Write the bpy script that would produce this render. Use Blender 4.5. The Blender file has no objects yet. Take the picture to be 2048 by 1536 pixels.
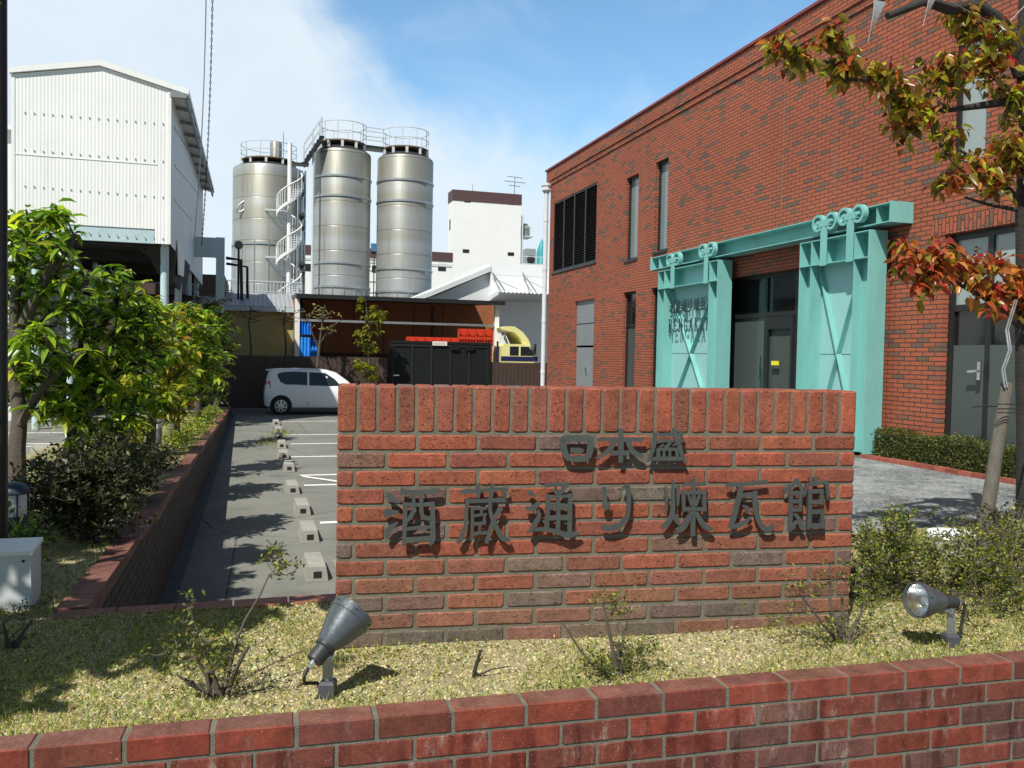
import bpy, math, random
import numpy as np
from mathutils import Vector, Matrix
R_ = math.radians
rng = np.random.default_rng(7); random.seed(7)
SC = bpy.context.scene
COL = SC.collection

# ------------------------------------------------------------------ camera
PW, PH, FPX, HC = 2048, 1536, 1700.0, 2.0
_dn = np.array([-.0187, 1, 55.4 / FPX]); _dn /= np.linalg.norm(_dn)
_yy = np.array([510 - 1024, 703 - 768, FPX]); _yy -= _dn * (_yy @ _dn); _yy /= np.linalg.norm(_yy)
ROT = np.array([np.cross(_yy, -_dn), _yy, -_dn])          # world = ROT @ camera(x right, y down, z forward)
CAMP = np.array([0, 0, HC])
cam = bpy.data.objects.new('camera', bpy.data.cameras.new('camera')); COL.objects.link(cam)
cam.data.sensor_width = 36; cam.data.lens = 36 * FPX / PW
cam.data.clip_start = .05; cam.data.clip_end = 3000
m4 = Matrix.Identity(4)
for i in range(3):
    m4[i][0], m4[i][1], m4[i][2], m4[i][3] = ROT[i, 0], -ROT[i, 1], -ROT[i, 2], CAMP[i]
cam.matrix_world = m4
SC.camera = cam

# ------------------------------------------------------------------ light
HEAD, ELEV = R_(42), R_(52)       # the sun's rays travel HEAD to the right of +Y, ELEV downwards
LDIR = Vector((math.sin(HEAD) * math.cos(ELEV), math.cos(HEAD) * math.cos(ELEV), -math.sin(ELEV)))
sun = bpy.data.objects.new('sun', bpy.data.lights.new('sun', 'SUN')); COL.objects.link(sun)
sun.data.energy = 5.0; sun.data.angle = R_(.5); sun.data.color = (1, .955, .87)
sun.rotation_euler = LDIR.to_track_quat('-Z', 'Y').to_euler(); sun.location = (-20, -20, 40)
SC.view_settings.view_transform = 'Standard'; SC.view_settings.look = 'None'
SC.view_settings.exposure = 0.2; SC.view_settings.gamma = 1; SC.view_settings.use_curve_mapping = False
SC.render.engine = 'CYCLES'
SC.cycles.max_bounces = 8; SC.cycles.transparent_max_bounces = 8

class NT:
    """small node-tree writer"""
    def __init__(s, tree): s.t = tree; s.n = tree.nodes; s.l = tree.links
    def new(s, typ, **kw):
        n = s.n.new(typ)
        for k, v in kw.items(): setattr(n, k, v)
        return n
    def put(s, sock, v):
        if isinstance(v, bpy.types.NodeSocket): s.l.new(v, sock)
        elif v is not None:
            if hasattr(sock.default_value, '__len__') and not hasattr(v, '__len__'): v = [v] * len(sock.default_value)
            if hasattr(v, '__len__') and len(v) == 3 and len(sock.default_value) == 4: v = (*v, 1)
            sock.default_value = v
    def math(s, op, a, b=None, c=None, clamp=False):
        n = s.new('ShaderNodeMath', operation=op, use_clamp=clamp)
        for i, v in enumerate((a, b, c)):
            if v is not None: s.put(n.inputs[i], v)
        return n.outputs[0]
    def noise(s, vec, scale, detail=4, rough=.55, dist=0):
        n = s.new('ShaderNodeTexNoise'); s.put(n.inputs['Vector'], vec)
        n.inputs['Scale'].default_value = scale; n.inputs['Detail'].default_value = detail
        n.inputs['Roughness'].default_value = rough; n.inputs['Distortion'].default_value = dist
        return n.outputs[0]
    def ramp(s, fac, stops):
        n = s.new('ShaderNodeValToRGB'); s.put(n.inputs[0], fac)
        el = n.color_ramp.elements
        while len(el) < len(stops): el.new(.5)
        for e, (p, c) in zip(el, stops):
            e.position = p; e.color = (*c, 1) if hasattr(c, '__len__') else (c, c, c, 1)
        return n.outputs[0]
    def mix(s, fac, a, b, mode='MIX'):
        n = s.new('ShaderNodeMix', data_type='RGBA', blend_type=mode)
        s.put(n.inputs[0], fac); s.put(n.inputs[6], a); s.put(n.inputs[7], b)
        return n.outputs[2]
    def maprange(s, v, a, b, c=0, d=1, typ='SMOOTHSTEP'):
        n = s.new('ShaderNodeMapRange', interpolation_type=typ)
        for i, x in enumerate((v, a, b, c, d)): s.put(n.inputs[i], x)
        return n.outputs[0]
    def xyz(s, vec):
        n = s.new('ShaderNodeSeparateXYZ'); s.l.new(vec, n.inputs[0]); return n.outputs
    def vec(s, x, y, z):
        n = s.new('ShaderNodeCombineXYZ')
        for i, v in enumerate((x, y, z)): s.put(n.inputs[i], v)
        return n.outputs[0]

world = bpy.data.worlds.new('World'); SC.world = world; world.use_nodes = True
w = NT(world.node_tree); w.n.clear()
sky = w.new('ShaderNodeTexSky', sky_type='NISHITA', sun_disc=False)
sky.sun_elevation = ELEV; sky.sun_rotation = HEAD + math.pi; sky.altitude = 50
sky.air_density = 1.0; sky.dust_density = .6; sky.ozone_density = 2.0
gen = w.new('ShaderNodeTexCoord').outputs['Generated']
gx, gy, gz = w.xyz(gen)
az = w.math('ARCTAN2', gx, gy)                        # 0 along +Y, positive to the right
el = w.math('ARCSINE', gz)
warp = w.noise(gen, 3.2, 6, .6, .6); fine = w.noise(gen, 9, 8, .62, .8)
# the bank of cloud: below a line that falls away towards the right
line = w.math('ADD', .235, w.math('MULTIPLY', .22, w.math('EXPONENT', w.math('MULTIPLY', az, -7.5))))
wob = w.math('MULTIPLY', w.math('SUBTRACT', warp, .5), .20)
wob2 = w.math('MULTIPLY', w.math('SUBTRACT', fine, .5), .10)
dd = w.math('ADD', w.math('SUBTRACT', line, el), w.math('ADD', wob, wob2))
m1 = w.math('MULTIPLY', w.maprange(dd, -.035, .075), w.math('MULTIPLY', w.maprange(az, -2.0, -1.1), w.maprange(az, 2.2, 1.2)))
thin = w.math('MULTIPLY', w.maprange(w.noise(gen, 4.5, 7, .6, 1.0), .46, .75), .25)
cm = w.math('MULTIPLY', w.math('MAXIMUM', m1, thin), w.math('ADD', .78, w.math('MULTIPLY', fine, .3)), clamp=True)
hz = w.maprange(el, .0, .14, .38, .0)
cm = w.math('MAXIMUM', cm, hz)
cl = w.mix(w.noise(gen, 6, 5), (6.2, 7.3, 8.2), (7.6, 8.3, 8.8))
skyc = w.mix(1, sky.outputs[0], (1.40, 1.74, 1.74), 'MULTIPLY')
back = w.maprange(w.math('ABSOLUTE', az), 1.0, 2.0, 1, .36); skyc = w.mix(1, skyc, w.vec(back, back, back), 'MULTIPLY')
zen = w.maprange(el, .50, 1.0, 1, .42)                # the sky deepens towards the zenith
bg = w.new('ShaderNodeBackground'); bg.inputs[1].default_value = .1
w.l.new(w.mix(1, w.mix(cm, skyc, cl), w.vec(zen, zen, zen), 'MULTIPLY'), bg.inputs[0])
w.l.new(bg.outputs[0], w.new('ShaderNodeOutputWorld').inputs[0])

# ------------------------------------------------------------------ pixel of the photo -> point on a plane of the place
def P(px, py, X=None, Y=None, Z=None):
    d = ROT @ np.array([px - 1024, py - 768, FPX])
    t = X / d[0] if X is not None else Y / d[1] if Y is not None else (Z - HC) / d[2]
    return CAMP + t * d

# ------------------------------------------------------------------ meshes
ORG = {}
def thing(name, label=None, cat=None, loc=(0, 0, 0), group=None, kind=None):
    o = bpy.data.objects.new(name, None); COL.objects.link(o); o.location = loc
    o.empty_display_size = .1
    ORG[o.name] = np.array(loc, float); return tag(o, label, cat, group, kind)
def tag(o, label=None, cat=None, group=None, kind=None):
    for k, v in (('label', label), ('category', cat), ('group', group), ('kind', kind)):
        if v: o[k] = v
    return o
def unit(v):
    v = np.asarray(v, float); return v / max(np.linalg.norm(v), 1e-9)
def frame_of(d):
    d = unit(d); a = np.array([0, 0, 1.]) if abs(d[2]) < .9 else np.array([1., 0, 0])
    u = unit(np.cross(a, d)); return u, np.cross(d, u), d
class MB:
    def __init__(s): s.v = []; s.f = []; s.c = []
    def face(s, pts, col=None):
        b = len(s.v); s.v += [tuple(p) for p in pts]; s.f.append(tuple(range(b, b + len(pts)))); s.c.append(col)
    def add(s, pts, faces, col=None):
        b = len(s.v); s.v += [tuple(p) for p in pts]
        for f in faces: s.f.append(tuple(b + i for i in f)); s.c.append(col)
    def box(s, x0, x1, y0, y1, z0, z1, col=None):
        x0, x1 = sorted((x0, x1)); y0, y1 = sorted((y0, y1)); z0, z1 = sorted((z0, z1))
        s.add([(x, y, z) for x in (x0, x1) for y in (y0, y1) for z in (z0, z1)],
              [(0, 1, 3, 2), (4, 6, 7, 5), (0, 4, 5, 1), (2, 3, 7, 6), (0, 2, 6, 4), (1, 5, 7, 3)], col)
    def hexa(s, lo, hi, col=None):                     # two quads, lower and upper ring
        s.add(list(lo) + list(hi), [(3, 2, 1, 0), (4, 5, 6, 7), (0, 1, 5, 4), (1, 2, 6, 5), (2, 3, 7, 6), (3, 0, 4, 7)], col)
    def bar(s, a, b, wd, ht, up=(0, 0, 1), col=None):
        a = np.asarray(a, float); b = np.asarray(b, float); d = unit(b - a)
        sd = unit(np.cross(d, up)); u = np.cross(sd, d)
        q = lambda p: [p - sd * wd / 2 - u * ht / 2, p + sd * wd / 2 - u * ht / 2, p + sd * wd / 2 + u * ht / 2, p - sd * wd / 2 + u * ht / 2]
        s.hexa(q(a), q(b), col)
    def tube(s, pts, rad, n=6, cap=True, col=None):
        pts = [np.asarray(p, float) for p in pts]
        if not hasattr(rad, '__len__'): rad = [rad] * len(pts)
        b = len(s.v); u0 = None
        for i, p in enumerate(pts):
            d = unit(pts[min(i + 1, len(pts) - 1)] - pts[max(i - 1, 0)])
            if u0 is None: u0 = frame_of(d)[0]
            u0 = unit(u0 - d * (u0 @ d)); v0 = np.cross(d, u0)
            for k in range(n):
                t = 2 * math.pi * k / n; s.v.append(tuple(p + (u0 * math.cos(t) + v0 * math.sin(t)) * rad[i]))
        for i in range(len(pts) - 1):
            for k in range(n):
                k2 = (k + 1) % n
                s.f.append((b + i * n + k, b + i * n + k2, b + (i + 1) * n + k2, b + (i + 1) * n + k)); s.c.append(col)
        if cap:
            s.f.append(tuple(b + k for k in reversed(range(n)))); s.c.append(col)
            e = b + (len(pts) - 1) * n; s.f.append(tuple(e + k for k in range(n))); s.c.append(col)
    def lathe(s, prof, c, axis=(0, 0, 1), n=24, col=None, cap=True):   # prof: (radius, height along axis)
        u, v, d = frame_of(axis); c = np.asarray(c, float); b = len(s.v)
        for r, h in prof:
            for k in range(n):
                t = 2 * math.pi * k / n; s.v.append(tuple(c + d * h + (u * math.cos(t) + v * math.sin(t)) * r))
        for i in range(len(prof) - 1):
            for k in range(n):
                k2 = (k + 1) % n
                s.f.append((b + i * n + k, b + i * n + k2, b + (i + 1) * n + k2, b + (i + 1) * n + k)); s.c.append(col)
        if cap:
            if prof[0][0] > 1e-4: s.f.append(tuple(b + k for k in reversed(range(n)))); s.c.append(col)
            if prof[-1][0] > 1e-4: s.f.append(tuple(b + (len(prof) - 1) * n + k for k in range(n))); s.c.append(col)
    def prism(s, poly, f, d0, d1, col=None):            # poly of 2-D points, f(u, v, d) -> 3-D
        n = len(poly)
        s.add([f(u, v, d0) for u, v in poly] + [f(u, v, d1) for u, v in poly],
              [tuple(reversed(range(n))), tuple(range(n, 2 * n))] + [(i, (i + 1) % n, n + (i + 1) % n, n + i) for i in range(n)], col)
    def build(s, name, mat, parent=None, smooth=False, org=None):
        me = bpy.data.meshes.new(name)
        o = bpy.data.objects.new(name, me); COL.objects.link(o)
        if parent is not None: o.parent = parent; off = ORG[parent.name]; ORG[o.name] = off
        else:
            if org is None:
                a = np.array(s.v); org = ((a[:, 0].min() + a[:, 0].max()) / 2, (a[:, 1].min() + a[:, 1].max()) / 2, a[:, 2].min())
            off = np.array(org, float); o.location = off; ORG[o.name] = off
        va = np.array(s.v, float) - off
        me.from_pydata(va.tolist(), [], s.f)
        if any(c is not None for c in s.c):
            at = me.color_attributes.new('col', 'FLOAT_COLOR', 'CORNER')
            arr = np.ones((len(me.loops), 4), np.float32); k = 0
            for f, c in zip(s.f, s.c):
                arr[k:k + len(f), :3] = c if c is not None else (1, 1, 1); k += len(f)
            at.data.foreach_set('color', arr.ravel())
        if smooth: smooth_by_angle(me, 40)
        me.materials.append(mat); me.update(); return o
def smooth_by_angle(me, deg):
    import bmesh
    bm = bmesh.new(); bm.from_mesh(me); bmesh.ops.recalc_face_normals(bm, faces=bm.faces)
    for f in bm.faces: f.smooth = True
    for e in bm.edges:
        if len(e.link_faces) == 2 and e.calc_face_angle(0) > R_(deg): e.smooth = False
    bm.to_mesh(me); bm.free()
def np_mesh(name, mat, V, F, C, parent=None, org=(0, 0, 0), smooth=False):
    """V (n,3), F (m,k) constant k, C (m,3) one colour a face"""
    me = bpy.data.meshes.new(name); o = bpy.data.objects.new(name, me); COL.objects.link(o)
    if parent is not None: o.parent = parent; off = ORG[parent.name]
    else: off = np.array(org, float); o.location = off
    ORG[o.name] = off
    V = np.asarray(V, np.float32) - off.astype(np.float32); F = np.asarray(F, np.int32); m, k = F.shape
    me.vertices.add(len(V)); me.vertices.foreach_set('co', V.ravel())
    me.loops.add(m * k); me.loops.foreach_set('vertex_index', F.ravel())
    me.polygons.add(m); me.polygons.foreach_set('loop_start', np.arange(0, m * k, k, dtype=np.int32))
    me.update(calc_edges=True)
    if C is not None:
        at = me.color_attributes.new('col', 'FLOAT_COLOR', 'CORNER')
        arr = np.ones((m * k, 4), np.float32); arr[:, :3] = np.repeat(C, k, axis=0); at.data.foreach_set('color', arr.ravel())
    if smooth: me.polygons.foreach_set('use_smooth', np.ones(m, bool))
    me.materials.append(mat); me.validate(); return o
def copy_tree(o, parent=None):
    c = o.copy(); COL.objects.link(c)
    if parent is not None: c.parent = parent
    for ch in [x for x in COL.objects if x.parent == o]: copy_tree(ch, c)
    return c

# ------------------------------------------------------------------ materials
def base_mat(name):
    m = bpy.data.materials.new(name); m.use_nodes = True
    t = NT(m.node_tree); return m, t, t.n['Principled BSDF']
def mat(name, col=None, rough=.6, metal=0, var=.12, vs=3.0, bump=0, bs=60, spec=.5, stain=0, stretch=(1, 1, 1), grime=None):
    m, t, b = base_mat(name)
    oc = t.new('ShaderNodeTexCoord').outputs['Object']
    mp = t.new('ShaderNodeMapping'); t.l.new(oc, mp.inputs[0]); mp.inputs['Scale'].default_value = stretch
    v = mp.outputs[0]
    c = t.new('ShaderNodeVertexColor', layer_name='col').outputs[0] if col is None else None
    n1 = t.noise(v, vs, 6, .6); n2 = t.noise(v, vs * 9, 3, .6)
    k = t.maprange(t.math('ADD', t.math('MULTIPLY', n1, .7), t.math('MULTIPLY', n2, .3)), .3, .7, 1 - var, 1 + var, 'LINEAR')
    cc = t.mix(1, c if c is not None else col, t.vec(k, k, k), 'MULTIPLY')
    if stain:
        s = t.maprange(t.noise(v, vs * .6, 8, .7), .52, .72, 0, stain)
        cc = t.mix(s, cc, grime or (.08, .07, .05))
    t.put(b.inputs['Base Color'], cc); b.inputs['Metallic'].default_value = metal
    t.put(b.inputs['Roughness'], t.maprange(n2, .3, .7, max(rough - .08, .02), min(rough + .08, 1), 'LINEAR'))
    b.inputs['Specular IOR Level'].default_value = spec
    if bump:
        bn = t.new('ShaderNodeBump'); bn.inputs['Strength'].default_value = bump; bn.inputs['Distance'].default_value = .01
        t.l.new(t.noise(oc, bs, 5, .6), bn.inputs['Height']); t.l.new(bn.outputs[0], b.inputs['Normal'])
    return m
def leaf_mat(name, trans=.48, rough=.38):
    m, t, b = base_mat(name)
    c = t.new('ShaderNodeVertexColor', layer_name='col').outputs[0]
    t.put(b.inputs['Base Color'], c); b.inputs['Roughness'].default_value = rough
    tr = t.new('ShaderNodeBsdfTranslucent'); t.put(tr.inputs[0], t.mix(1, c, (1.5, 1.6, .7), 'MULTIPLY'))
    mx = t.new('ShaderNodeMixShader'); mx.inputs[0].default_value = trans
    t.l.new(b.outputs[0], mx.inputs[1]); t.l.new(tr.outputs[0], mx.inputs[2])
    t.l.new(mx.outputs[0], t.n['Material Output'].inputs[0]); return m
def brick_unit_mat(name, pits=1.0, bloom=0.0, band=0.0):
    """single bricks: own colour, mottling, pits and, on request, white bloom towards worn patches"""
    m, t, b = base_mat(name)
    oc = t.new('ShaderNodeTexCoord').outputs['Object']
    c = t.new('ShaderNodeVertexColor', layer_name='col').outputs[0]
    n1 = t.noise(oc, 14, 6, .65); n2 = t.noise(oc, 70, 4, .6)
    k = t.maprange(n1, .3, .7, .72, 1.28, 'LINEAR'); k2 = t.maprange(n2, .3, .7, .82, 1.18, 'LINEAR')
    kk = t.math('MULTIPLY', k, k2)
    cc = t.mix(1, c, t.vec(kk, kk, kk), 'MULTIPLY')
    hgt = t.math('MULTIPLY', n2, .5)
    if band:
        sx = t.xyz(oc)
        q = t.maprange(t.noise(t.vec(sx[0], t.math('MULTIPLY', sx[2], .12), 0), 13, 2, .4), .53, .62, 0, band)
        cc = t.mix(q, cc, t.mix(1, cc, (.55, .42, .42), 'MULTIPLY'))
    if pits:
        mp = t.new('ShaderNodeMapping'); t.l.new(oc, mp.inputs[0]); mp.inputs['Scale'].default_value = (.8, .8, 1.7)
        p = t.maprange(t.noise(mp.outputs[0], 125, 2, .5, .6), .60, .66, 0, pits)
        cc = t.mix(p, cc, (.035, .02, .016)); hgt = t.math('SUBTRACT', hgt, t.math('MULTIPLY', p, .8))
        lt = t.maprange(t.noise(oc, 210, 1, .5), .72, .76, 0, .5)
        cc = t.mix(lt, cc, (.55, .45, .4))
    if bloom:
        mp = t.new('ShaderNodeMapping'); t.l.new(oc, mp.inputs[0]); mp.inputs['Scale'].default_value = (1, 1, .35)
        q = t.maprange(t.noise(mp.outputs[0], 16, 8, .75), .54, .72, 0, bloom)
        cc = t.mix(q, cc, (.40, .355, .31))
        sp = t.maprange(t.noise(oc, 48, 3, .7), .74, .78, 0, .9); cc = t.mix(sp, cc, (.7, .68, .62))
    t.put(b.inputs['Base Color'], cc); b.inputs['Roughness'].default_value = .72
    b.inputs['Specular IOR Level'].default_value = .3
    bn = t.new('ShaderNodeBump'); bn.inputs['Strength'].default_value = .55; bn.inputs['Distance'].default_value = .004
    t.l.new(hgt, bn.inputs['Height']); t.l.new(bn.outputs[0], b.inputs['Normal']); return m
def facade_mat(name, vertical=False):
    m, t, b = base_mat(name)
    oc = t.new('ShaderNodeTexCoord').outputs['Object']; x, y, z = t.xyz(oc)
    uu = t.math('ADD', x, y)
    vec = t.vec(z, uu, 0) if vertical else t.vec(uu, z, 0)
    def brick(mortar, smooth):
        n = t.new('ShaderNodeTexBrick'); t.l.new(vec, n.inputs['Vector'])
        n.inputs['Color1'].default_value = (0, 0, 0, 1); n.inputs['Color2'].default_value = (1, 1, 1, 1); n.inputs['Mortar'].default_value = (.5, .5, .5, 1)
        n.inputs['Scale'].default_value = 1; n.inputs['Mortar Size'].default_value = mortar; n.inputs['Mortar Smooth'].default_value = smooth
        n.inputs['Bias'].default_value = 0; n.inputs['Brick Width'].default_value = .235; n.inputs['Row Height'].default_value = .0672
        n.offset = .5; return n
    br = brick(.0082, .25)
    rnd = br.outputs[0]
    sep = t.new('ShaderNodeSeparateColor'); t.l.new(rnd, sep.inputs[0]); r = sep.outputs[0]
    big = t.noise(t.vec(uu, t.math('MULTIPLY', z, 2.2), 0), .9, 3, .6)
    rr = t.math('ADD', r, t.math('MULTIPLY', t.math('SUBTRACT', big, .5), .7))
    base = t.ramp(rr, [(.0, (.34, .092, .046)), (.35, (.39, .102, .050)), (.66, (.35, .096, .051)), (.85, (.31, .092, .052)), (.87, (.18, .10, .070)), (1, (.145, .092, .066))])
    n1 = t.noise(oc, 30, 4, .6); n0 = t.noise(oc, .5, 4, .6)
    k = t.math('MULTIPLY', t.maprange(n1, .3, .7, .8, 1.2, 'LINEAR'), t.maprange(n0, .3, .7, .88, 1.1, 'LINEAR'))
    base = t.mix(1, base, t.vec(k, k, k), 'MULTIPLY')
    stk = t.maprange(t.noise(t.vec(t.math('MULTIPLY', uu, 3.0), t.math('MULTIPLY', z, .22), 0), 1.0, 6, .7), .45, .75, 0, .22)
    base = t.mix(stk, base, (.17, .07, .05))
    base = t.mix(br.outputs[1], base, (.075, .054, .042))  # dark mortar colour also holds the shade inside the raked joints
    t.put(b.inputs['Base Color'], base); b.inputs['Roughness'].default_value = .75; b.inputs['Specular IOR Level'].default_value = .3
    br2 = brick(.009, .6)
    bn = t.new('ShaderNodeBump'); bn.invert = True; bn.inputs['Strength'].default_value = 1; bn.inputs['Distance'].default_value = .012
    t.l.new(t.math('SUBTRACT', br2.outputs[1], t.math('MULTIPLY', n1, .15)), bn.inputs['Height']); t.l.new(bn.outputs[0], b.inputs['Normal']); return m
def corr_mat(name, col, pitch, axis, rough=.55, depth=.02, var=.06, rows=None):
    m, t, b = base_mat(name)
    oc = t.new('ShaderNodeTexCoord').outputs['Object']; c = t.xyz(oc)
    wv = t.math('SINE', t.math('MULTIPLY', c[axis], 2 * math.pi / pitch))
    n1 = t.noise(oc, .5, 6, .65)
    k = t.maprange(n1, .3, .7, 1 - var, 1 + var, 'LINEAR')
    st = t.maprange(t.noise(t.vec(t.math('ADD', c[0], c[1]), t.math('MULTIPLY', c[2], .12), 0), 2.2, 5, .7), .56, .8, 0, .35)
    t.put(b.inputs['Base Color'], t.mix(st, t.mix(1, col, t.vec(k, k, k), 'MULTIPLY'), (.42, .43, .36)))
    b.inputs['Roughness'].default_value = rough
    bn = t.new('ShaderNodeBump'); bn.inputs['Strength'].default_value = .4; bn.inputs['Distance'].default_value = depth
    t.l.new(wv, bn.inputs['Height']); t.l.new(bn.outputs[0], b.inputs['Normal']); return m
def glass_mat(name, col, rough=.06, spec=.6):
    m, t, b = base_mat(name); b.inputs['Base Color'].default_value = (*col, 1)
    b.inputs['Roughness'].default_value = rough; b.inputs['Specular IOR Level'].default_value = spec
    oc = t.new('ShaderNodeTexCoord').outputs['Object']
    bn = t.new('ShaderNodeBump'); bn.inputs['Strength'].default_value = .05; bn.inputs['Distance'].default_value = .02
    t.l.new(t.noise(oc, 1.3, 2), bn.inputs['Height']); t.l.new(bn.outputs[0], b.inputs['Normal']); return m
def asphalt_mat(name, a, bcol, scale=180, crack=False, lo=.30, hi=.70):
    m, t, b = base_mat(name)
    oc = t.new('ShaderNodeTexCoord').outputs['Object']
    n1 = t.noise(oc, scale, 3, .7); n2 = t.noise(oc, .8, 8, .65); n3 = t.noise(oc, 6, 6, .6)
    k = t.math('ADD', t.math('MULTIPLY', n1, .5), t.math('ADD', t.math('MULTIPLY', n2, .35), t.math('MULTIPLY', n3, .15)))
    c = t.ramp(k, [(lo, a), (hi, bcol)])
    if crack:
        v = t.new('ShaderNodeTexVoronoi', feature='DISTANCE_TO_EDGE'); v.inputs['Scale'].default_value = .33
        sc = t.mix(.06, oc, t.new('ShaderNodeTexNoise').outputs[1]); t.l.new(sc, v.inputs['Vector'])
        c = t.mix(t.maprange(v.outputs[0], .0015, .004, .55, 0), c, (.03, .03, .03))
        c = t.mix(t.maprange(t.noise(oc, 1.1, 5, .6), .56, .72, 0, .45), c, (.07, .07, .065))
    t.put(b.inputs['Base Color'], c); b.inputs['Roughness'].default_value = .9; b.inputs['Specular IOR Level'].default_value = .25
    bn = t.new('ShaderNodeBump'); bn.inputs['Strength'].default_value = .5; bn.inputs['Distance'].default_value = .006
    t.l.new(n1, bn.inputs['Height']); t.l.new(bn.outputs[0], b.inputs['Normal']); return m
def tank_mat(name, col):
    m, t, b = base_mat(name)
    oc = t.new('ShaderNodeTexCoord').outputs['Object']; x, y, z = t.xyz(oc)
    band = t.noise(t.vec(0, 0, z), .55, 1, .4)
    streak = t.noise(t.vec(t.math('MULTIPLY', x, 1.6), t.math('MULTIPLY', y, 1.6), t.math('MULTIPLY', z, .10)), 1.6, 6, .7)
    c = t.mix(t.maprange(band, .4, .6), col, (.33, .345, .345))
    c = t.mix(t.maprange(streak, .50, .74, 0, .75), c, (.17, .148, .10))
    sm0 = t.math('MINIMUM', 1, t.math('ABSOLUTE', t.math('MULTIPLY', t.math('SUBTRACT', t.math('FRACT', t.math('DIVIDE', z, 1.5)), .5), 26)))
    c = t.mix(sm0, t.mix(1, c, (.62, .6, .56), 'MULTIPLY'), c)
    t.put(b.inputs['Base Color'], c); b.inputs['Metallic'].default_value = .38
    t.put(b.inputs['Roughness'], t.maprange(streak, .3, .7, .36, .55, 'LINEAR'))
    sm = t.math('MINIMUM', 1, t.math('ABSOLUTE', t.math('MULTIPLY', t.math('SUBTRACT', t.math('FRACT', t.math('DIVIDE', z, 1.5)), .5), 40)))
    bn = t.new('ShaderNodeBump'); bn.inputs['Strength'].default_value = .5; bn.inputs['Distance'].default_value = .02
    t.l.new(t.math('ADD', sm, t.math('MULTIPLY', t.noise(oc, .6, 1), .5)), bn.inputs['Height']); t.l.new(bn.outputs[0], b.inputs['Normal']); return m

M = {}
M['brick_sign'] = brick_unit_mat('brick_sign', .95)
M['brick_front'] = brick_unit_mat('brick_front', .35, .55, .9)
M['brick_coping'] = brick_unit_mat('brick_coping', .15, .18, .25)
M['mortar'] = mat('mortar', (.18, .172, .128), .95, var=.3, vs=20, bump=.8, bs=260)
M['mortar_dark'] = mat('mortar_dark', (.185, .18, .14), .95, var=.3, vs=20, bump=.8, bs=260)
M['facade'] = facade_mat('facade'); M['facade_soldier'] = facade_mat('facade_soldier', True)
M['letter'] = mat('letter', (.088, .095, .090), .42, .35, .15, 14, .15, 200)
M['asphalt'] = asphalt_mat('asphalt', (.095, .097, .086), (.29, .29, .255), crack=True)
M['gravel'] = asphalt_mat('gravel', (.035, .04, .042), (.34, .36, .355), 40, lo=.41, hi=.60)
M['soil'] = asphalt_mat('soil', (.13, .11, .055), (.50, .45, .28), 120)
M['paint_line'] = mat('paint_line', (.78, .78, .75), .8, var=.15, vs=4, stain=.4, grime=(.25, .25, .24))
M['concrete'] = mat('concrete', (.33, .325, .285), .9, var=.22, vs=5, bump=.5, bs=120, stain=.45, grime=(.16, .15, .13))
M['gutter'] = mat('gutter', (.085, .085, .08), .9, var=.25, vs=6, bump=.4)
M['hole'] = mat('hole', (.015, .015, .015), .9)
M['turq'] = mat('turq', (.185, .45, .425), .48, var=.10, vs=2.5, stain=.38, stretch=(1, 1, .35), grime=(.09, .25, .24), bump=.05)
M['turq_sheet'] = mat('turq_sheet', (.27, .52, .51), .5, var=.08, vs=2.5, stain=.25, stretch=(1, 1, .35), grime=(.15, .34, .33), bump=.05)
M['dark_metal'] = mat('dark_metal', (.022, .024, .024), .4, .2, .2)
M['gate_metal'] = mat('gate_metal', (.010, .012, .013), .65, 0, .2, 1.5, spec=.2)
M['white_paint'] = mat('white_paint', (.80, .81, .80), .55, var=.05, vs=1.2, stain=.12, grime=(.5, .5, .45))
M['white_wall'] = mat('white_wall', (.83, .83, .81), .7, var=.04, vs=.4, stain=.10, grime=(.6, .6, .55))
M['grey_wall'] = mat('grey_wall', (.58, .61, .61), .6, var=.06, vs=.6)
M['grey_door'] = mat('grey_door', (.22, .25, .26), .45, var=.08, vs=1.5, stain=.4, grime=(.10, .10, .10))
M['pipe_white'] = mat('pipe_white', (.60, .64, .66), .5, var=.06)
M['lightblue'] = mat('lightblue', (.45, .58, .62), .5, var=.08, vs=1.5, stain=.2)
M['olive'] = mat('olive', (.36, .36, .16), .8, var=.08, vs=1)
M['slate'] = corr_mat('slate', (.30, .31, .32), .18, 0)
M['brown_panel'] = mat('brown_panel', (.33, .115, .042), .6, var=.2, vs=1.1)
M['brown_dark'] = mat('brown_dark', (.075, .042, .034), .7, var=.15, vs=2)
M['fence'] = mat('fence', (.060, .036, .028), .6, var=.2, vs=3)
M['cap_red'] = mat('cap_red', (.20, .022, .020), .45, var=.1)
M['tower_brown'] = mat('tower_brown', (.085, .045, .045), .7, var=.1)
M['corr_white'] = corr_mat('corr_white', (.80, .82, .80), .078, 0, depth=.006)
M['corr_side'] = corr_mat('corr_side', (.70, .74, .74), .078, 1, depth=.006)  # dimmer copy of the white sheeting, with the side's shade put in
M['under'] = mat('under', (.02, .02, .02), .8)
M['rust'] = mat('rust', (.20, .14, .08), .8, .3, .3)
M['tank'] = tank_mat('tank', (.27, .27, .235)); M['tank_dull'] = tank_mat('tank_dull', (.27, .27, .23))
M['steel'] = mat('steel', (.42, .44, .44), .4, .7, .12, 2)
M['galv'] = mat('galv', (.62, .66, .68), .45, .3, .08)
M['blue_tarp'] = mat('blue_tarp', (.02, .24, .78), .45, var=.25, vs=4, bump=.6, bs=9)
M['car_white'] = mat('car_white', (.80, .81, .82), .18, 0, .02, 1, spec=.6)
M['car_glass'] = glass_mat('car_glass', (.02, .025, .03)); M['tyre'] = mat('tyre', (.02, .02, .02), .85, bump=.2)
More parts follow.
